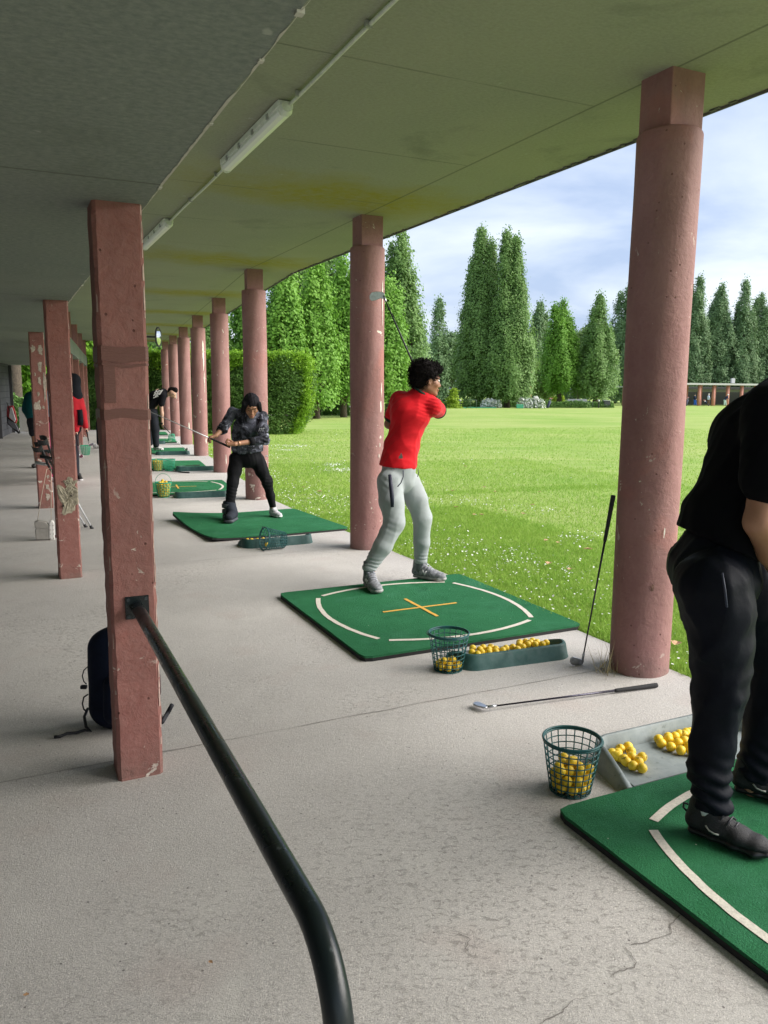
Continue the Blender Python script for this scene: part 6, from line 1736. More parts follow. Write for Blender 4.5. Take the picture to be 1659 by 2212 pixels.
# ================================================================== the man in red
def red_man():
    r = thing('person', 'young man in a red T-shirt and light grey joggers with his club raised', 'person', (0.13, 6.3, 0.034))
    mt = 0.034
    # right leg nearer, left leg further
    hR, hL = at(842, 1040, 6.27), at(882, 1042, 6.42)
    kR, kL = at(852, 1130, 6.16), at(915, 1118, 6.40)
    aR, aL = at(798, 1236, 6.12), at(909, 1222, 6.44)
    pel = at(861, 1012, 6.34); wst = at(868, 962, 6.36); che = at(888, 895, 6.37); nb = at(905, 848, 6.37)
    sL, sR = at(862, 862, 6.40), at(934, 878, 6.36)
    eL, eR = at(841, 916, 6.52), at(951, 890, 6.66)
    hl_, hr_ = at(913, 858, 6.60), at(921, 846, 6.58)
    hc = at(923, 822, 6.36)
    fw, up = Vector((0.93, 0.28, -0.05)), Vector((0.10, 0.0, 1))
    B = Soft(0.022)
    B.chain([aR, kR, hR], [0.036, 0.048, 0.070]); B.chain([aL, kL, hL], [0.036, 0.048, 0.070]); B.limb(hR, hL, 0.085, 0.085)
    B.limb(pel, wst, 0.10, 0.095, sR - sL, 1.15); B.limb(wst, che, 0.095, 0.11, sR - sL, 1.15); B.limb(che, nb, 0.10, 0.06)
    B.limb(nb - Vector((0, 0, .02)), hc - Vector((0.01, 0, 0.06)), 0.056, 0.052)
    B.chain([sL, eL, hl_ - (hl_ - eL).normalized() * 0.07], [0.050, 0.038, 0.025]); B.chain([sR, eR, hr_ - (hr_ - eR).normalized() * 0.07], [0.050, 0.038, 0.025])
    B.limb(sL, sR, 0.055, 0.055)
    gd = (at(829, 640, 6.50) - at(921, 850, 6.58)).normalized()
    for w_, dr in ((hl_, (hl_ - eL)), (hr_, (hr_ - eR))):
        d = dr.normalized(); hand(B, w_ - d * 0.07, d, gd.cross(d) * (1 if gd.cross(d).y < 0 else -1), gd, 0.9)
    for a_, k_ in ((aR, (g(808, 1287, mt) - g(768, 1268, mt))), (aL, (g(964, 1260, mt) - g(893, 1254, mt)))):
        B.limb(a_, Vector((a_.x, a_.y, mt + 0.07)), 0.040, 0.038)
    q = head(B, hc, fw, up, 1.04, r)
    B.mesh('body', SK1, r, 0.0065)
    # hair: dense curls
    H = Soft(0.012)
    FU = (Vector(fw).normalized(), Vector(up).normalized(), Vector(fw).cross(Vector(up)).normalized())
    H.ell(q(-0.030, 0.062, 0), (0.118, 0.094, 0.100), FU); H.ell(q(-0.07, 0.01, 0), (0.075, 0.085, 0.082), FU); H.ell(q(0.045, 0.092, 0), (0.060, 0.045, 0.07), FU)
    H.ell(q(0.085, -0.02, 0), (0.060, 0.085, 0.09), FU, k=0.01, sub=True); H.ell(q(0.02, -0.025, 0.09), (0.035, 0.05, 0.03), FU, k=0.01, sub=True); H.ell(q(0.02, -0.025, -0.09), (0.035, 0.05, 0.03), FU, k=0.01, sub=True)
    def curl(x, y, z): return -0.006 * (np.sin(x * 210 + 3 * np.sin(z * 90)) * np.sin(y * 200 + 2 * np.sin(x * 70)) * np.sin(z * 220 + 2 * np.sin(y * 80)))
    hr = H.mesh('hair', HAIRB, r, 0.006, disp=curl)
    rg = np.random.default_rng(3); Vh = np.array([v.co for v in hr.data.vertices]) + np.array(world_loc(hr)); mb = MB()
    cen = npv(q(-0.02, 0.04, 0))
    for i in rg.choice(len(Vh), 850, replace=False):
        p = Vector(Vh[i]); o_ = (p - Vector(cen)).normalized(); t1 = o_.orthogonal().normalized(); t2 = o_.cross(t1); ph = rg.uniform(0, 6.28); R_ = rg.uniform(0.004, 0.009); ln = rg.uniform(0.012, 0.034)
        pts = [p + o_ * (ln * j / 6 - 0.004) + (t1 * math.cos(ph + j * 1.3) + t2 * math.sin(ph + j * 1.3)) * R_ for j in range(7)]
        mb.tube(pts, [0.0022] * 6 + [0.001], 4, cap=False)
    mb.build('curls', HAIRB, r, smooth=True)
    # T-shirt
    T = Soft(0.03); sd_ = (sR - sL)
    hem = at(860, 1004, 6.34)
    T.limb(hem, wst, 0.128, 0.116, Vector((1, 0.25, 0)), 1.22); T.limb(wst, che, 0.116, 0.132, Vector((1, 0.2, 0)), 1.12); T.limb(che, nb - Vector((0, 0, .035)), 0.130, 0.085, sd_, 1.15)
    T.limb(sL, sR, 0.070, 0.072); T.limb(sL + Vector((0.01, 0, -0.02)), sL.lerp(eL, 0.60), 0.076, 0.066); T.limb(sR, sR.lerp(eR, 0.62), 0.076, 0.070)
    T.ell(at(872, 893, 6.34), (0.11, 0.10, 0.14)); T.ell(at(905, 900, 6.36), (0.085, 0.08, 0.09))
    uL = (eL - sL).normalized(); uR = (eR - sR).normalized()
    RED = cloth('shirt_red', (0.62, 0.006, 0.014), 0.12, 0.8, 6)
    dn = (wst - pel).normalized()
    f_ = both(folds(5, 0.0075, 46, 4, (0.70, 0.1, 0.6), 5), rings([(npv(sR), 0.16), (npv(at(920, 885, 6.3)), 0.12)], 0.0035, 0.030, 2))
    hemd = Vector((-0.10, 0, -1))
    T.mesh('t_shirt', RED, r, 0.0075, disp=f_, cut=[(at(860, 1009, 6.34), hemd)])
    # dark green collar and cuff band
    DG = cloth('trim_dark_green', (0.018, 0.045, 0.035), 0.1)
    cn = nb + Vector((0.012, -0.01, 0.012)); ax = (hc - nb).normalized(); e1 = ax.orthogonal().normalized(); e2 = ax.cross(e1)
    MB().tube([cn + (e1 * math.cos(a) + e2 * math.sin(a)) * 0.068 for a in np.linspace(0, 2 * math.pi, 33)], 0.011, 8, cap=False).build('collar', DG, r, smooth=True)
    for s_, e_, u_, nm, rad in ((sR, eR, uR, 0.62, 0.069), (sL, eL, uL, 0.60, 0.064)):
        c = s_.lerp(e_, nm) + u_ * (rad - 0.02); e1 = u_.orthogonal().normalized(); e2 = u_.cross(e1)
        MB().tube([c + (e1 * math.cos(a) + e2 * math.sin(a)) * (rad * 0.80) for a in np.linspace(0, 2 * math.pi, 29)], 0.012, 8, cap=False).build('sleeve_trim', DG, r, smooth=True)
    # small badge near the hem
    bc = at(863, 985, 6.34); v = (bc - Vector((0, 0, CAM_H))).normalized(); bb = bc - Vector((0, 0.158, 0))
    MB().prism([(-0.016, -0.022), (0.016, -0.018), (0.012, 0.004), (0.002, 0.026), (-0.006, 0.006), (-0.018, -0.006)], 0.012, at(866, 985, 6.185), Vector((1, 0, 0)), ZU, Vector((0, 1, 0))).build('badge', simple('badge_grey', (0.16, 0.15, 0.14), 0.5), r)
    # joggers
    J = Soft(0.022)
    J.limb(at(861, 1002, 6.34), at(861, 1036, 6.34), 0.118, 0.120, Vector((1, 0.35, 0)), 1.18)
    J.chain([hR, at(846, 1085, 6.20), kR, at(826, 1180, 6.12), at(800, 1222, 6.12)], [0.108, 0.098, 0.084, 0.073, 0.057]); J.chain([hL, at(900, 1080, 6.40), at(912, 1118, 6.40), at(911, 1170, 6.42), at(909, 1208, 6.44)], [0.100, 0.092, 0.079, 0.069, 0.056])
    GRY = cloth('joggers_grey', (0.34, 0.37, 0.375), 0.08, 0.9, 5)
    f2 = both(folds(9, 0.0060, 36, 4, (0.45, 0, 0.8), 4), rings([(npv(at(803, 1222, 6.1)), 0.13), (npv(at(909, 1212, 6.42)), 0.11)], 0.0065, 0.030, 1), rings([(npv(kR + Vector((-.03, 0, -.02))), 0.13), (npv(at(838, 1045, 6.2)), 0.10)], 0.004, 0.05, 4))
    J.mesh('joggers', GRY, r, 0.0075, disp=f2, cut=[(at(797, 1231, 6.12), (-0.35, 0, -1)), (at(861, 1000, 6.34), (0.05, 0, 1))])
    for p_, rr_ in ((at(797.5, 1226, 6.12), 0.056), (at(909, 1211, 6.44), 0.054)):
        MB().lathe([(rr_ * 0.9, -0.018), (rr_, -0.008), (rr_, 0.012), (rr_ * 0.9, 0.02)], 20, p_).build('ankle_cuff', GRY, r, smooth=True)
    SK_G = cloth('sock_grey', (0.13, 0.14, 0.15))
    for a_ in (aR, aL): MB().lathe([(0.043, 0.0), (0.046, 0.03), (0.048, 0.10), (0.048, 0.15)], 20, (a_.x, a_.y, mt + 0.06)).build('sock', SK_G, r, smooth=True)
    NAVY = simple('zip_navy', (0.012, 0.014, 0.035), 0.6)
    # long dark zip pocket on the right thigh
    zp = [at(842, 1026, 6.135), at(844.5, 1050, 6.085), at(847, 1076, 6.072), at(847.5, 1095, 6.078)]
    MB().tube(zp, [0.013, 0.017, 0.017, 0.013], 10).build('pocket_zip', NAVY, r, smooth=True)
    sm = [at(871, 1016, 6.185), at(871, 1030, 6.16), at(866, 1043, 6.145), at(859, 1051, 6.12)]
    MB().tube(sm, 0.0045, 6).build('pocket_edge', NAVY, r, smooth=True)
    MB().tube([at(903, 1014, 6.30), at(904, 1022, 6.27), at(902, 1030, 6.27)], 0.003, 6).build('drawstring', NAVY, r, smooth=True)
    # shoes
    SG, SU, SLc, SN = simple('sole_grey', (0.30, 0.30, 0.29), 0.7), simple('shoe_grey', (0.20, 0.205, 0.22), 0.75, var=0.5, scale=55, bump=0.4), simple('lace_grey', (0.42, 0.42, 0.48), 0.7), simple('logo_pale', (0.62, 0.62, 0.60), 0.5)
    Nlogo = ([[(0.105, 0.0385, 0.040), (0.112, 0.0365, 0.072)], [(0.112, 0.0365, 0.072), (0.130, 0.0395, 0.040)], [(0.130, 0.0395, 0.040), (0.139, 0.0345, 0.068)]], 0.0034)
    h1, t1 = g(770, 1262, mt), g(806, 1290, mt); d = (t1 - h1).normalized(); m_ = Vector((aR.x, aR.y, mt)) - d * 0.088; shoe(r, m_, m_ + d * 0.3, 0.345, high=0.018, mats=(SG, SU, SLc, SN), logo=Nlogo)
    h1, t1 = g(893, 1252, mt), g(962, 1262, mt); d = (t1 - h1).normalized(); m_ = Vector((aL.x, aL.y, mt)) - d * 0.088; shoe(r, m_, m_ + d * 0.3, 0.345, high=0.018, mats=(SG, SU, SLc, SN), logo=Nlogo)
    club(at(924, 857, 6.585), at(833, 650, 6.50), (-1, -0.1, 0.45), 'iron raised behind the head of the man in red', shaftmat=BLK, sc=1.35)
red_man()

# ================================================================== the woman in the patterned jacket
def woman():
    r = thing('person', 'woman in a dark tie-dye jacket and surgical boot swinging a club', 'person', (-1.6, 9.45, 0.034)); mt = 0.036
    hR, hL = at(512, 992, 9.42), at(556, 994, 9.50)           # image left, image right
    kR, kL = at(503, 1043, 9.33), at(577, 1041, 9.50)
    aR, aL = at(494, 1100, 9.27), at(590, 1100, 9.60)
    pel = at(535, 975, 9.46); che = at(534, 920, 9.38); nb = at(538, 893, 9.30)
    s1, s2 = at(502, 892, 9.30), at(567, 900, 9.36); e1, e2 = at(481, 926, 9.22), at(571, 950, 9.22)
    w1, w2 = at(466, 941, 9.10), at(508, 959, 9.02); hc = at(543, 876, 9.20)
    B = Soft(0.02)
    B.chain([aR, kR, hR], [0.030, 0.042, 0.062]); B.chain([aL, kL, hL], [0.027, 0.040, 0.060]); B.limb(hR, hL, 0.08, 0.08); B.limb(pel, che, 0.09, 0.09); B.limb(che, nb, 0.09, 0.05); B.limb(nb, hc, 0.045, 0.045)
    B.chain([s1, e1, w1], [0.045, 0.035, 0.024]); B.chain([s2, e2, w2], [0.045, 0.036, 0.025]); B.limb(s1, s2, 0.05, 0.05)
    B.limb(aL, Vector((aL.x, aL.y, mt + 0.06)), 0.028, 0.028); B.limb(aR, Vector((aR.x, aR.y, mt + 0.06)), 0.034, 0.034)
    cl0, cl1 = at(497, 966, 9.01), at(322, 888, 9.12); cd_ = (cl1 - cl0).normalized()
    hand(B, w1, (at(452, 946, 9.06) - w1), Vector((0.1, -0.15, -1)), cd_, 1.0, 1.0); hand(B, w2, (at(483, 960, 9.01) - w2), Vector((0, -0.3, 0.8)), cd_, 1.1, 1.0)
    fw, up = Vector((0.22, -0.80, -0.62)), Vector((0.12, -0.5, 0.9))
    q = head(B, hc, fw, up, 1.08, r, eyes=False)
    for k_ in (-1, 1):
        MB().tube([q(0.088, -0.002, 0.018 * k_), q(0.090, -0.006, 0.031 * k_), q(0.080, -0.002, 0.044 * k_)], 0.0028, 6).build('eyelashes', EYED, r, smooth=True); MB().tube([q(0.093, 0.024, 0.013 * k_), q(0.092, 0.031, 0.030 * k_), q(0.080, 0.026, 0.045 * k_)], 0.0035, 6).build('eyebrow', HAIRB, r, smooth=True)
    MB().tube([q(0.0935, -0.0695, 0.020), q(0.0975, -0.0700, 0.0), q(0.0935, -0.0695, -0.020)], [0.002, 0.005, 0.002], 6).build('mouth', LIP, r, smooth=True)
    B.mesh('body', SK2, r, 0.0075)
    FU = (Vector(fw).normalized(), (Vector(up) - Vector(fw).normalized() * Vector(up).dot(Vector(fw).normalized())).normalized()); FU = (FU[0], FU[1], FU[0].cross(FU[1]))
    H = Soft(0.015); H.ell(q(-0.022, 0.042, 0), (0.112, 0.092, 0.092), FU); H.ell(q(-0.055, -0.02, 0), (0.085, 0.098, 0.108), FU)
    H.limb(q(0.035, 0.045, 0.072), q(0.030, -0.045, 0.092), 0.034, 0.028); H.limb(q(0.035, 0.045, -0.072), q(0.035, -0.035, -0.092), 0.034, 0.026)
    H.ell(q(0.120, -0.035, 0), (0.078, 0.088, 0.056), FU, k=0.01, sub=True); H.limb(q(0.06, 0.16, 0.004), q(0.10, 0.07, 0.004), 0.012, 0.012, k=0.008, sub=True)
    H.mesh('hair', simple('hair_sleek', (0.012, 0.011, 0.014), 0.75, var=0.4, scale=90, bump=0.5, spec=0.12), r, 0.007, disp=folds(2, 0.0075, 75, 5, FU[1], 7))
    def md():
        s = Mat('tie_dye', (0.03, 0.03, 0.04), 0.75, spec=0.25); a = s.noise(7, 6, 0.65, 0.8); b = s.noise(13, 5, 0.7, 1.2, off=(3, 1, 2))
        c = s.mix(s.ramp(a, 0.46, 0.62), (0.010, 0.011, 0.016), (0.12, 0.125, 0.165)); c = s.mix(s.ramp(b, 0.54, 0.66), c, (0.36, 0.37, 0.46)); s.color(c); s.bump(s.noise(28, 4), 0.3, 0.006); return s.m
    TD = md(); J = Soft(0.028)
    J.limb(at(534, 966, 9.46), at(534, 935, 9.42), 0.148, 0.138, Vector((1, 0.1, 0)), 1.32); J.limb(at(534, 935, 9.42), che, 0.138, 0.130, Vector((1, 0.1, 0)), 1.22); J.limb(che, nb - Vector((0, 0, 0.03)), 0.125, 0.075, Vector((1, 0.1, 0)), 1.25)
    J.limb(s1, s2, 0.060, 0.060); J.chain([s1, e1, e1.lerp(w1, 0.12)], [0.064, 0.060, 0.052]); J.chain([s2, at(567, 925, 9.28), e2, e2.lerp(w2, 0.42)], [0.064, 0.068, 0.062, 0.046])
    J.limb(nb + Vector((0.0, 0.02, 0.0)), nb + Vector((0, 0.04, 0.035)), 0.072, 0.066)
    J.mesh('jacket', TD, r, 0.009, disp=both(folds(7, 0.012, 24, 6, (0.3, 0, 1), 3.0), rings([(npv(e2), 0.16), (npv(e1), 0.13)], 0.010, 0.05, 3)), cut=[(at(534, 979, 9.46), (0.12, 0, -1))])
    
    BL = cloth('black_jersey', (0.010, 0.010, 0.012), 0.2)
    for e_, w_, tt, rr_ in ((e1, w1, 0.2, 0.052), (e2, w2, 0.45, 0.048)):
        c = e_.lerp(w_, tt); d = (w_ - e_).normalized(); a1 = d.orthogonal().normalized(); a2 = d.cross(a1); MB().tube([c - d * 0.03, c + d * 0.03], [rr_, rr_ * 0.95], 18).build('sleeve_cuff', BL, r, smooth=True)
    TR = Soft(0.022); TR.limb(at(535, 975, 9.46), at(535, 988, 9.46), 0.125, 0.13, Vector((1, 0.1, 0)), 1.32)
    TR.chain([hR, at(506, 1018, 9.37), kR, at(497, 1085, 9.28)], [0.096, 0.082, 0.070, 0.060]); TR.chain([hL, at(566, 1018, 9.5), kL, at(584, 1070, 9.56), at(589, 1094, 9.6)], [0.095, 0.083, 0.066, 0.055, 0.043])
    TR.mesh('trousers', BL, r, 0.009, disp=both(folds(12, 0.008, 38, 4, (0.3, 0, 1), 4), rings([(npv(kR - Vector((0, 0, .12))), 0.16), (npv(kL), 0.12)], 0.006, 0.04, 1)), cut=[(at(535, 968, 9.46), (0, 0, 1)), (at(589, 1096, 9.6), (0.1, 0, -1))])
    MB().box(at(576, 985, 9.34), (0.03, 0.008, 0.014)).build('small_logo', UW, r, bevel=0.003)
    # pale logo on the sleeve
    mb = MB()
    for k_ in range(3): mb.tube([at(561 + 4 * k_, 924, 9.165), at(559 + 4 * k_, 932, 9.165)], 0.003, 5)
    mb.tube([at(560, 926, 9.165), at(573, 925, 9.17)], 0.003, 5); mb.build('sleeve_logo', simple('logo_grey', (0.4, 0.4, 0.45), 0.6), r)
    # surgical boot
    BT = cloth('boot_navy', (0.022, 0.026, 0.036), 0.25, 0.85); BS = simple('boot_sole', (0.05, 0.055, 0.065), 0.6); ft = Vector((-0.05, -1, 0)).normalized()
    b0 = Vector((g(495, 1131, mt).x, g(495, 1131, mt).y + 0.20, mt)); S = Soft(0.02)
    S.limb(b0 + ZU * 0.10, at(495, 1086, 9.30), 0.066, 0.074); S.limb(b0 + ZU * 0.075, b0 + ft * 0.17 + ZU * 0.062, 0.056, 0.042, Vector((1, 0, 0)), 1.15)
    S.mesh('surgical_boot', BT, r, 0.008, disp=folds(4, 0.004, 30, 3, (1, 0, 0)), cut=[(b0 + ZU * 0.03, -ZU), (at(495, 1082, 9.3), ZU)]); bo = r.children[-1]
    S = Soft(0.01); S.limb(b0 - ft * 0.05 + ZU * 0.018, b0 + ft * 0.19 + ZU * 0.022, 0.026, 0.026, Vector((1, 0, 0)), 2.3); so_ = S.mesh('sole', BS, None, 0.007, cut=[(b0 + ZU * 0.001, -ZU)]); so_.parent = bo; so_.location = Vector(so_.location) - world_loc(bo)
    for pz, rad in ((1092, 0.080), (1104, 0.077), (1115, 0.072)):
        c = at(494.5, pz, 9.29); st = MB().lathe([(rad, -0.024), (rad + 0.004, -0.02), (rad + 0.004, 0.02), (rad, 0.024)], 22, c).build('strap', BS, None, smooth=True); st.parent = bo; st.location = Vector(st.location) - world_loc(bo)
    h1, t1 = g(581, 1112, mt), g(618, 1122, mt); d = (t1 - h1).normalized(); m_ = Vector((aL.x, aL.y, mt)) - d * 0.075
    shoe(r, m_, m_ + d * 0.26, 0.285, mats=(simple('sole_white', (0.62, 0.62, 0.62), 0.6), simple('shoe_white_grey', (0.50, 0.50, 0.52), 0.6, var=0.25, scale=22), UW, UW), logo=([[(0.09, 0.038, 0.052), (0.12, 0.041, 0.040), (0.17, 0.040, 0.062)]], 0.004))
    wc = w2 + (e2 - w2) * 0.12; d = (e2 - w2).normalized(); MB().tube([wc - d * 0.012, wc + d * 0.012], 0.030, 18).build('watch', simple('watch_copper', (0.45, 0.24, 0.15), 0.4, 0.6), r, smooth=True)
    club(cl0, cl1, (-0.6, -0.3, 0.7), 'club with a bright steel shaft held level by the woman in the jacket', shaftmat=ALU)
woman()

# ================================================================== the man in black, half out of the picture
def black_man():
    r = thing('person', 'man all in black bending over at the right edge', 'person', (1.35, 2.75, 0.034)); mt = 0.036
    near_h, near_t = g(1492, 1796, mt), g(1640, 1850, mt); far_h, far_t = g(1583, 1735, mt), g(1708, 1768, mt)
    aN = at(1529, 1760, 2.60); aF = at(1624, 1700, 2.90)
    kN = at(1556, 1490, 2.66); kF = at(1675, 1440, 3.02); hN = at(1540, 1265, 2.66); hF = at(1600, 1245, 2.95)
    pel = at(1548, 1215, 2.80); wst = at(1572, 1105, 2.82); che = at(1645, 945, 2.84); nb = at(1716, 845, 2.85); hc = at(1800, 812, 2.86)
    sN, sF = at(1676, 893, 2.64), at(1712, 875, 3.02); eN = at(1640, 1128, 2.58); wN = at(1716, 1292, 2.74); eF = at(1715, 1110, 3.02); wF = at(1735, 1295, 2.84)
    B = Soft(0.022)
    B.chain([aN, kN, hN], [0.034, 0.055, 0.08]); B.chain([aF, kF, hF], [0.034, 0.055, 0.08]); B.limb(hN, hF, 0.09, 0.09); B.chain([pel, wst, che, nb], [0.10, 0.10, 0.11, 0.07]); B.limb(nb, hc, 0.058, 0.055)
    B.limb(sN, sF, 0.06, 0.06); B.chain([sN, eN, eN.lerp(wN, 0.35), wN], [0.058, 0.047, 0.050, 0.030]); B.chain([sF, eF, wF], [0.058, 0.046, 0.030])
    B.limb(aN, Vector((aN.x, aN.y, mt + 0.105)), 0.030, 0.026); B.limb(aF, Vector((aF.x, aF.y, mt + 0.105)), 0.030, 0.026)
    gd = Vector((0.55, 0.0, -0.83)); hand(B, wN, Vector((0.35, 0.1, -0.93)), Vector((0.4, 1, 0)), Vector((1, 0, 0.2)), 1.1); hand(B, wF, Vector((0.35, -0.05, -0.93)), Vector((0.4, -1, 0)), Vector((1, 0, 0.2)), 1.1)
    fw, up = Vector((0.60, 0, -0.80)), Vector((0.8, 0, 0.6)); q = head(B, hc, fw, up, 1.05, r)
    B.mesh('body', SK2, r, 0.0075)
    FU = (fw.normalized(), up.normalized(), fw.cross(up).normalized()); H = Soft(0.012); H.ell(q(-0.022, 0.045, 0), (0.102, 0.082, 0.082), FU); H.ell(q(0.10, -0.02, 0), (0.075, 0.085, 0.07), FU, k=0.01, sub=True); H.mesh('hair', HAIRB, r, 0.008)
    BK = cloth('t_shirt_black', (0.003, 0.0033, 0.0048), 0.2, 0.95, 5)
    T = Soft(0.035); T.limb(at(1548, 1178, 2.82), at(1560, 1120, 2.82), 0.150, 0.128, Vector((0, 1, 0)), 1.34); T.limb(at(1560, 1120, 2.82), wst, 0.128, 0.125, Vector((0, 1, 0)), 1.35); T.limb(wst, che, 0.125, 0.158, Vector((0, 1, 0)), 1.25); T.limb(che, nb, 0.155, 0.095, Vector((0, 1, 0)), 1.45); T.limb(sN, sF, 0.105, 0.105)
    T.limb(sN, at(1660, 1030, 2.58), 0.100, 0.094); T.limb(sF, sF.lerp(eF, 0.55), 0.09, 0.08)
    ud = (at(1662, 1035, 2.60) - sN).normalized()
    T.mesh('t_shirt', BK, r, 0.009, disp=both(folds(21, 0.008, 30, 4, (0.6, 0, 0.7), 4), rings([(npv(wst), 0.2)], 0.005, 0.07, 2)), cut=[(at(1556, 1176, 2.82), (-0.42, 0, -1)), ])
    TB = cloth('trousers_black', (0.0042, 0.0055, 0.0105), 0.25, 0.60, 5, bump=0.4)
    P_ = Soft(0.018); P_.limb(pel + Vector((0, 0, 0.03)), pel - Vector((0.0, 0, 0.04)), 0.135, 0.150, Vector((0, 1, 0)), 1.25); P_.ell(at(1512, 1228, 2.80), (0.102, 0.165, 0.115))
    P_.chain([hN, at(1551, 1310, 2.65), at(1557, 1393, 2.64), at(1555, 1497, 2.63), at(1541, 1601, 2.61), at(1533, 1664, 2.60), at(1540, 1735, 2.60)], [0.130, 0.121, 0.106, 0.094, 0.075, 0.070, 0.063]); P_.chain([hF, at(1648, 1360, 2.98), at(1672, 1440, 2.96), at(1660, 1560, 2.93), at(1634, 1668, 2.90)], [0.138, 0.120, 0.102, 0.086, 0.070])
    P_.mesh('trousers', TB, r, 0.009, disp=both(folds(31, 0.011, 30, 4, (0.30, 0, 1), 5), rings([(npv(at(1535, 1705, 2.60)), 0.18), (npv(at(1634, 1655, 2.9)), 0.15)], 0.010, 0.055, 5), rings([(npv(kN), 0.16)], 0.006, 0.08, 7)), cut=[(at(1536, 1748, 2.60), (-0.12, 0, -1)), (pel + Vector((0, 0, 0.13)), (0.3, 0, 1))])
    MB().tube([at(1560, 1238, 2.515), at(1566, 1275, 2.505), at(1570, 1312, 2.505)], 0.004, 6).build('pocket_seam', simple('seam_dark_blue', (0.02, 0.025, 0.05), 0.6), r, smooth=True)
    SOCK = cloth('sock_white', (0.62, 0.64, 0.66), 0.05)
    for a_ in (aN, aF):
        MB().lathe([(0.036, 0.0), (0.0385, 0.02), (0.040, 0.07), (0.038, 0.10)], 20, (a_.x, a_.y, mt + 0.085)).build('sock', SOCK, r, smooth=True)
    SS, SU2, SL2 = simple('sole_black', (0.012, 0.012, 0.014), 0.35), simple('shoe_black_mesh', (0.010, 0.010, 0.013), 0.55, var=0.6, scale=120, bump=0.8), simple('lace_black', (0.02, 0.02, 0.028), 0.6)
    SW = ([[(0.085, 0.0385, 0.058), (0.098, 0.0400, 0.046), (0.116, 0.0410, 0.0415), (0.128, 0.0415, 0.043)]], 0.0032)
    SLG = simple('logo_silver', (0.50, 0.49, 0.44), 0.4)
    for h_, t_, a_ in ((near_h, near_t, aN), (far_h, far_t, aF)):
        d = (t_ - h_).normalized(); m_ = Vector((a_.x, a_.y, mt)) - d * 0.084; u = shoe(r, m_, m_ + d * 0.3, 0.325, high=0.006, mats=(SS, SU2, SL2, SLG), logo=SW, Wd=1.05)
        # ribs on the toe box
        Yd = ZU.cross(d)
        for k_ in range(4):
            x = 0.185 + k_ * 0.018; c = m_ + d * x; l = MB().tube([c + Yd * -0.036 + ZU * 0.052, c + d * 0.01 + ZU * (0.073 - k_ * 0.004), c + Yd * 0.036 + ZU * 0.052], 0.0026, 6).build('toe_rib', simple('rib_grey', (0.07, 0.07, 0.085), 0.4) if 'rib_grey' not in MATS else MATS['rib_grey'], None, smooth=True); MATS['rib_grey'] = l.data.materials[0]; l.parent = u; l.location = Vector(l.location) - world_loc(u)
        hk = m_ - d * 0.0 + ZU * 0.095; l = MB().tube([hk + d * 0.014, hk - d * 0.002, hk - d * 0.002 - ZU * 0.018, hk + d * 0.012 - ZU * 0.028], 0.004, 8).build('heel_loop', SL2, None, smooth=True); l.parent = u; l.location = Vector(l.location) - world_loc(u)
    e = wN + Vector((0.03, 0.02, 0.03)); club(e, e + Vector((0.55, -0.02, -0.80)), (0.4, -0.9, 0), 'club held by the man in black at the right edge')
black_man()

# ================================================================== people further off
def small_person(label, P_, mats, res=0.014, parts=(), loc=None, k=0.03, hairq=None):
    """P_: dict part -> list of limbs (a, b, ra, rb)"""
    r = thing('person', label, 'person', loc)
    for nm, limbs in P_.items():
        S = Soft(k)
        for l in limbs: S.limb(*l)
        S.mesh(nm, mats[nm], r, res)
    return r
# bending man in black T-shirt with white print
Y = 19.55
def p(x, y, dy=0): return at(318.2 + .13635 * x, 795.5 + .13635 * y, Y + dy)
TBK = cloth('tee_black', (0.010, 0.010, 0.013), 0.2)
TRK = cloth('trousers_charcoal', (0.020, 0.022, 0.030), 0.2)
rm = small_person('bending man with glasses and a white print on his black T-shirt', {
    'body': [(p(395, 385), p(405, 395), .085, .08), (p(400, 430), p(430, 455), .045, .035), (p(330, 420), p(370, 410), .05, .05), (p(215, 560), p(232, 720), .05, .042), (p(232, 720), p(238, 860), .04, .028), (p(238, 880), p(245, 925), .032, .025), (p(165, 380), p(300, 400), .08, .07), (p(230, 420), p(215, 560), .055, .05), (p(90, 640), p(170, 420), .09, .09), (p(140, 1230), p(110, 700), .05, .07), (p(60, 1150, .3), p(60, 700, .2), .05, .07)],
    't_shirt': [(p(110, 440), p(250, 400), .13, .125), (p(60, 600), p(130, 480), .14, .135), (p(250, 400), p(295, 405), .11, .08), (p(245, 430, -.1), p(225, 560, -.12), .10, .075), (p(240, 430, .2), p(230, 560, .25), .09, .075)],
    'trousers': [(p(70, 680), p(60, 720), .14, .15), (p(90, 740), p(125, 960), .125, .105), (p(125, 960), p(140, 1210), .10, .075), (p(30, 740, .2), p(40, 1180, .3), .125, .08)],
    'hair': [(p(380, 350, .02), p(440, 345, .0), .085, .07), (p(355, 380, .02), p(360, 400, .02), .05, .04)]},
    {'body': SK3, 't_shirt': TBK, 'trousers': TRK, 'hair': HAIRB}, 0.013, loc=Vector((-5.75, 19.55, 0.034)))
mb = MB()
for (x0, y0), (x1, y1) in (((100, 440), (150, 345)), ((125, 450), (190, 345)), ((150, 440), (225, 350)), ((95, 470), (175, 440)), ((110, 385), (245, 345)), ((105, 415), (215, 385)), ((190, 420), (240, 345))):
    mb.tube([p(x0, y0, -0.20), p(x1, y1, -0.17)], 0.012, 5)
mb.build('back_print', UW, rm)
MB().tube([p(395, 400, -.10), p(425, 425, -.09), p(440, 445, -.06), p(400, 405, -.1)], 0.005, 5).build('glasses', UK, rm)
MB().tube([p(205, 870, 0), p(250, 878, -.02)], 0.030, 10).build('bracelet', UK, rm)
hd = Vector((1, -0.15, 0)).normalized(); m_ = g(333, 972, 0.036) ; m_.z = 0.036
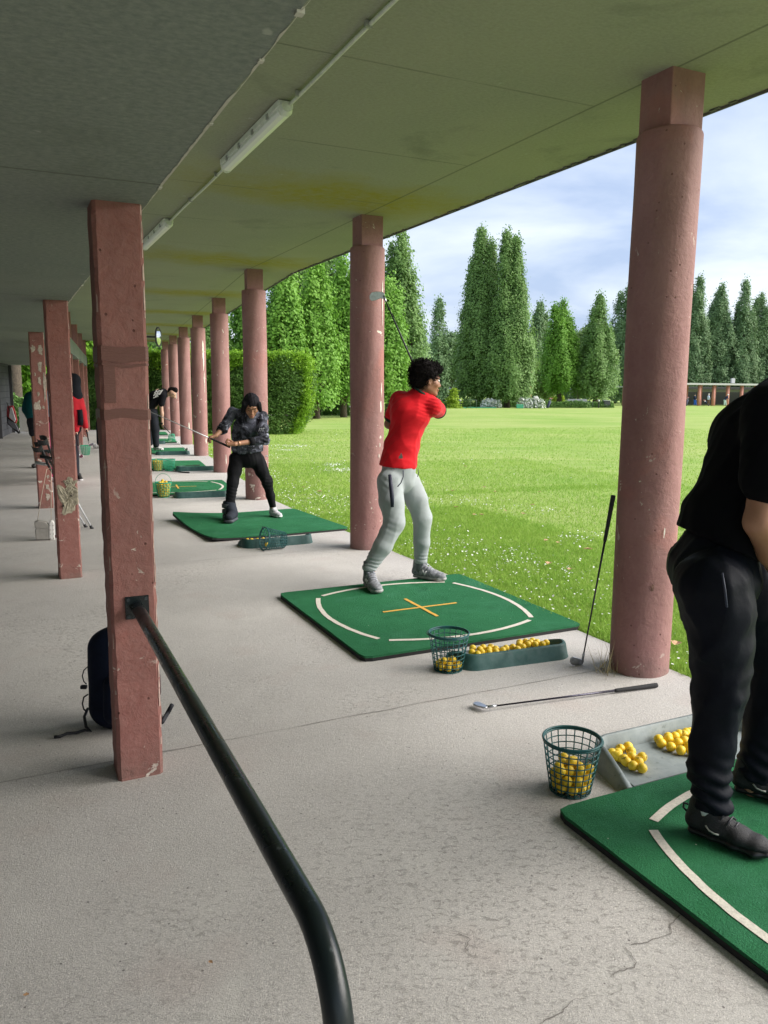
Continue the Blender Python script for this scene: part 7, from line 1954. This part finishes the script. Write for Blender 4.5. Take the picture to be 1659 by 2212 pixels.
shoe(rm, m_ - hd * 0.03, m_ + hd * 0.27, 0.30, mats=(UW, simple('shoe_white', (0.6, 0.6, 0.6), 0.6), UK, UK), logo=([[(0.08, 0.04, 0.055), (0.11, 0.042, 0.042), (0.16, 0.04, 0.060)]], 0.004))
m2 = m_ + Vector((-0.45, 0.25, 0)); shoe(rm, m2, m2 + hd * 0.3, 0.30, mats=(UW, MATS['shoe_white'], UK, UK))
club(p(250, 905, -.02), Vector((*g(398, 972, 0.07).xy, 0.10)), (0.9, -0.3, 0.1), 'club held down towards the tray by the bending man', shaftmat=STEEL)
# person in red jacket with the black hood
Y = 13.4
def p(x, y, dy=0): return at(x * .1323, 713.2 + y * .1323, Y + dy)
RJ = cloth('jacket_red', (0.45, 0.014, 0.025), 0.15); BJ = cloth('jacket_black', (0.012, 0.013, 0.018), 0.2)
gy = 0.0
rp = small_person('person in a red jacket with a black hood standing beyond the second square pillar', {
    'body': [(p(1195, 850), p(1195, 950), .09, .085), (p(1190, 950), p(1185, 1100), .06, .07), (p(1150, 1000), p(1160, 1600), .12, .12), (p(1120, 1600), Vector((p(1110, 1600).x, Y, .08)), .07, .045), (p(1190, 1600), Vector((p(1150, 1600).x, Y + .1, .08)), .07, .045), (p(1380, 1560), p(1412, 1650), .032, .03), (p(1230, 1600, -.1), p(1242, 1690, -.1), .034, .028)],
    'jacket': [(p(1150, 1180), p(1165, 1500), .19, .18), (p(1195, 1150), p(1215, 1350, -.08), .11, .085), (p(1215, 1350, -.08), p(1240, 1620, -.1), .082, .055), (p(1270, 1150, .02), p(1330, 1350), .10, .085), (p(1330, 1350), p(1395, 1570), .08, .05)],
    'hood': [(p(1200, 820), p(1205, 960), .12, .11), (p(1190, 970), p(1225, 1080), .12, .125)],
    'trousers': [(p(1150, 1560), p(1170, 1580), .16, .16), (p(1115, 1620), Vector((p(1105, 1600).x, Y, .1)), .10, .07), (p(1180, 1620), Vector((p(1150, 1600).x, Y + .1, .1)), .10, .07)]},
    {'body': SK3, 'jacket': RJ, 'hood': BJ, 'trousers': TRK}, 0.014, loc=Vector((p(1160, 1200).x, Y, 0)))
MB().tube([p(1300, 1300, -.1), p(1318, 1450, -.11), p(1310, 1550, -.10)], 0.045, 10).build('black_side_panel', BJ, rp, smooth=True)
for dx_ in (0, 0.12):
    m_ = Vector((p(1095, 1600).x + dx_, Y + dx_, 0)); hd = Vector((0.5, -1, 0)).normalized(); shoe(rp, m_ - hd * .08, m_ + hd * .2, 0.28, mats=(UW, UK, UK, UK), lace=False)
club(p(1412, 1615), at(192, 957, Y - .2), (1, -0.3, -0.1), 'club in the right hand of the person in the red jacket', 'clubs held by the person in the red jacket', shaftmat=STEEL)
club(p(1240, 1650, -.1), at(171.5, 981, Y - .25), (0.8, -0.5, -0.2), 'club hanging just right of the second square pillar', 'clubs held by the person in the red jacket', shaftmat=STEEL)
bk = at(184, 955, 18.5); basket(Vector((bk.x, bk.y, 0)), 'light green basket on the floor beyond the person in the red jacket', BASKL, nv=16, far=True)
# person in white top and pink trousers
Y = 12.9
def p(x, y, dy=0): return at(x, y, Y + dy)
WT = cloth('top_white_blue', (0.50, 0.56, 0.72), 0.1); PK_ = cloth('trousers_pink', (0.80, 0.10, 0.26), 0.1); MR = cloth('belt_maroon', (0.25, 0.03, 0.06), 0.2)
fx = g(167, 1034, 0.0)
rq = small_person('person in a pale top and bright pink trousers behind a square pillar', {
    'body': [(p(112, 822), p(112, 838), .09, .085), (p(112, 840), p(114, 860), .05, .05), (p(116, 870), p(118, 900), .12, .12), (p(118, 925), p(110, 1025), .08, .045), (p(125, 925), Vector((fx.x - .12, fx.y, .09)), .08, .045)],
    'top': [(p(115, 862), p(117, 898), .155, .15), (p(109, 860), p(109, 900, -.05), .09, .06)],
    'trousers': [(p(117, 912), p(118, 920), .15, .155), (p(113, 930), p(110, 1020), .125, .085), (p(126, 930), Vector((fx.x - .13, fx.y, .12)), .12, .075)],
    'belt': [(p(117, 904), p(117, 908), .153, .153)],
    'hair': [(p(113, 815), p(115, 825), .10, .095)]},
    {'body': SK3, 'top': WT, 'trousers': PK_, 'belt': MR, 'hair': simple('hair_brown', (0.05, 0.03, 0.02), 0.6)}, 0.014, loc=Vector((p(115, 900).x, Y, 0)))
m_ = Vector((fx.x, fx.y, 0)); shoe(rq, m_ - Vector((0.2, 0, 0)), m_ + Vector((0.07, -0.03, 0)), 0.27, mats=(UW, UK, UK, UK), lace=False)
m_ = g(111, 1040); shoe(rq, Vector((m_.x - .08, m_.y, 0)), Vector((m_.x + .18, m_.y - .1, 0)), 0.27, mats=(UW, UW, UK, UK), lace=False)
# person in teal
Y = 15.5
TEAL = cloth('top_teal', (0.008, 0.085, 0.095), 0.2)
small_person('person in a loose teal top behind the third square pillar', {
    'body': [(p(80, 832), p(82, 842), .09, .085), (p(80, 845), p(78, 860), .055, .06), (p(68, 880), p(66, 892), .05, .045), (p(66, 892), p(76, 900), .045, .03), (p(74, 925), Vector((p(76, 925).x, Y, .09)), .075, .045), (p(80, 925), Vector((p(86, 925).x, Y + .1, .09)), .075, .045)],
    'top': [(p(76, 866), p(74, 894), .19, .17), (p(66, 860), p(59, 885), .12, .10), (p(60, 880), p(62, 893), .095, .075)],
    'shorts': [(p(77, 905), p(76, 912), .16, .15), (p(72, 912), p(73, 935), .11, .09), (p(80, 912), p(83, 935), .11, .09)],
    'hair': [(p(80, 826), p(81, 832), .10, .10)],
    'shoe': [(Vector((p(73, 925).x, Y - .1, .045)), Vector((p(77, 925).x, Y + .08, .05)), .045, .045)]},
    {'body': SK2, 'top': TEAL, 'shorts': TRK, 'hair': HAIRB, 'shoe': UK}, 0.014, loc=Vector((p(76, 900).x, Y, 0)))
# someone's white shoe beside the nearest pillar: a person standing hidden behind it
Y = 20.5
def p(x, y, dy=0): return at(x, y, Y + dy)
rs = small_person('person behind the nearest square pillar, only a white shoe showing', {
    'body': [(p(222, 845), p(222, 855), .09, .08), (p(222, 858), p(222, 866), .05, .05), (p(222, 872), p(222, 905), .11, .11), (p(216, 912), p(214, 965), .08, .045), (p(228, 912), p(230, 965), .08, .045)],
    't_shirt': [(p(222, 872), p(222, 902), .15, .15)], 'trousers': [(p(222, 908), p(222, 912), .15, .15), (p(217, 915), p(214.5, 957), .11, .065), (p(228, 915), p(230, 957), .11, .065)], 'hair': [(p(222, 840), p(222, 845), .095, .095)]},
    {'body': SK3, 't_shirt': TBK, 'trousers': TRK, 'hair': HAIRB}, 0.016, loc=Vector((p(222, 900).x, Y, 0)))
for xx in (212, 230):
    m_ = Vector((p(xx, 900).x, Y, 0)); shoe(rs, m_ - Vector((0.16, .05, 0)), m_ + Vector((0.12, -.05, 0)), 0.28, mats=(UW, UW, UK, UK), lace=False)
# tiny golfers at the far shelter
def tiny(px, Yd, hgt, top, leg, label, bend=0.0, hat=None):
    b = field(px, Yd); r = thing('person', label, 'person', b, 'golfers at the far shelter'); Z = ZU
    S = Soft(0.03); h = hgt; hx = bend
    S.limb(b + Z * 0.1, b + Z * h * .5, .06, .08); S.limb(b + Z * 0.1 + Vector((.28, 0, 0)), b + Z * h * .5 + Vector((.1, 0, 0)), .06, .08); S.limb(b + Z * h * .5 + Vector((.05, 0, 0)), b + Z * h * .8 + Vector((hx, 0, 0)), .1, .1); S.limb(b + Z * h * .92 + Vector((hx * 1.3, 0, 0)), b + Z * h * .95 + Vector((hx * 1.35, 0, 0)), .1, .1); S.limb(b + Z * h * .78 + Vector((hx, -.1, 0)), b + Z * h * .55 + Vector((hx + .2, -.2, 0)), .05, .04)
    S.mesh('body', SK3, r, 0.03)
    S = Soft(0.03); S.limb(b + Z * h * .56 + Vector((.05, 0, 0)), b + Z * h * .80 + Vector((hx, 0, 0)), .16, .17); S.limb(b + Z * h * .78 + Vector((hx, -.1, 0)), b + Z * h * .65 + Vector((hx + .12, -.18, 0)), .09, .07); S.mesh('top', top, r, 0.03)
    S = Soft(0.03); S.limb(b + Z * h * .5, b + Z * h * .52 + Vector((.08, 0, 0)), .15, .15); S.limb(b + Z * h * .48, b + Z * .16, .12, .08); S.limb(b + Z * h * .48 + Vector((.12, 0, 0)), b + Z * .16 + Vector((.28, 0, 0)), .12, .08); S.mesh('trousers', leg, r, 0.03)
    S = Soft(0.02); S.limb(b + Z * h * .98 + Vector((hx * 1.3, 0, 0)), b + Z * h * .99 + Vector((hx * 1.35 + .04, 0, 0)), .105, .1); S.mesh('cap', hat or UK, r, 0.03)
tiny(1502, 121.5, 1.70, cloth('top_navy', (0.02, 0.03, 0.07)), cloth('trousers_blue', (0.02, 0.09, 0.42)), 'distant person in a navy top and bright blue trousers')
tiny(1531, 122, 1.80, WT, cloth('trousers_brown', (0.10, 0.06, 0.04)), 'distant person in a pale top and white cap, far shelter', 0.05, UW)
tiny(1567, 123.5, 1.75, MATS['top_navy'], cloth('trousers_mint', (0.50, 0.62, 0.62)), 'distant bending golfer in pale mint trousers', 0.35, UW)

# ------------------------------------------------------------------ backpack behind the nearest pillar
def backpack():
    c = g(254, 1592); c = Vector((c.x, c.y + 0.14, 0)); r = thing('backpack', 'dark navy backpack on the floor behind the nearest square pillar', 'backpack', c)
    NV = cloth('backpack_navy', (0.006, 0.010, 0.024), 0.3, 0.7, 10, bump=0.5); X, Y_ = Vector((0.96, 0.28, 0)), Vector((-0.28, 0.96, 0))
    def q(x, y, z): return c + X * x + Y_ * y + ZU * z
    S = Soft(0.05); S.limb(q(-0.07, 0, 0.10), q(-0.07, 0.02, 0.38), 0.10, 0.095); S.limb(q(0.05, 0, 0.10), q(0.04, 0.02, 0.36), 0.10, 0.085); S.limb(q(0, 0, 0.1), q(0.0, 0.02, 0.41), 0.11, 0.085)
    S.mesh('bag_body', NV, r, 0.010, disp=folds(17, 0.006, 18, 4), cut=[(q(0, 0, 0.004), -ZU)])
    S = Soft(0.03); S.limb(q(-0.05, -0.10, 0.10), q(-0.05, -0.10, 0.24), 0.05, 0.045); S.limb(q(0.06, -0.10, 0.10), q(0.06, -0.10, 0.24), 0.05, 0.045); S.mesh('front_pocket', NV, r, 0.010)
    W = simple('webbing_black', (0.015, 0.016, 0.022), 0.7)
    def strap(nm, pts, w_=0.011): 
        MB().tube(pts, w_, 6).build(nm, W, r, smooth=True)
    strap('top_handle', [q(-0.06, 0, 0.47), q(-0.03, 0, 0.515), q(0.03, 0, 0.515), q(0.05, 0, 0.47)])
    strap('side_strap', [at(190, 1440, 3.62), at(181, 1448, 3.6), at(178, 1460, 3.6), at(181, 1472, 3.6), at(187, 1478, 3.6)], 0.003); strap('side_strap', [at(190, 1500, 3.62), at(181, 1506, 3.6), at(178, 1520, 3.6), at(181, 1532, 3.6), at(187, 1537, 3.6)], 0.004)
    MB().box(at(181, 1484, 3.6), (0.03, 0.02, 0.018)).build('buckle', W, r, bevel=0.004)
    strap('floor_strap', [at(190, 1530, 3.62), at(182, 1548, 3.58), at(186, 1570, 3.5), g(196, 1580, 0.02), g(184, 1577, 0.012), g(165, 1583, 0.010), g(145, 1584, 0.010), g(130, 1591, 0.010), g(117, 1592, 0.010)], 0.007)
    strap('loose_strap', [g(350, 1560, 0.04), at(361, 1542, 3.68), at(366, 1533, 3.68), at(372, 1522, 3.68)], 0.011)
    strap('shoulder_strap', [q(0.09, 0.07, 0.30), q(0.150, 0.08, 0.20), q(0.150, 0.06, 0.12), q(0.12, 0.04, 0.05)], 0.012)
backpack()

# grit and small chips on the pavement
GRT = simple('grit_red', (0.30, 0.10, 0.06), 0.9)
for px, py, c_ in ((57, 2155, 'brown leaf fragment lying on the floor at the lower left'), (650, 1886, 'small orange chip on the floor right of the handrail'), (455, 2084, 'small dark red chip on the floor below the handrail')):
    pp = g(px, py); dry_leaf(pp, 0.016, px, c_)
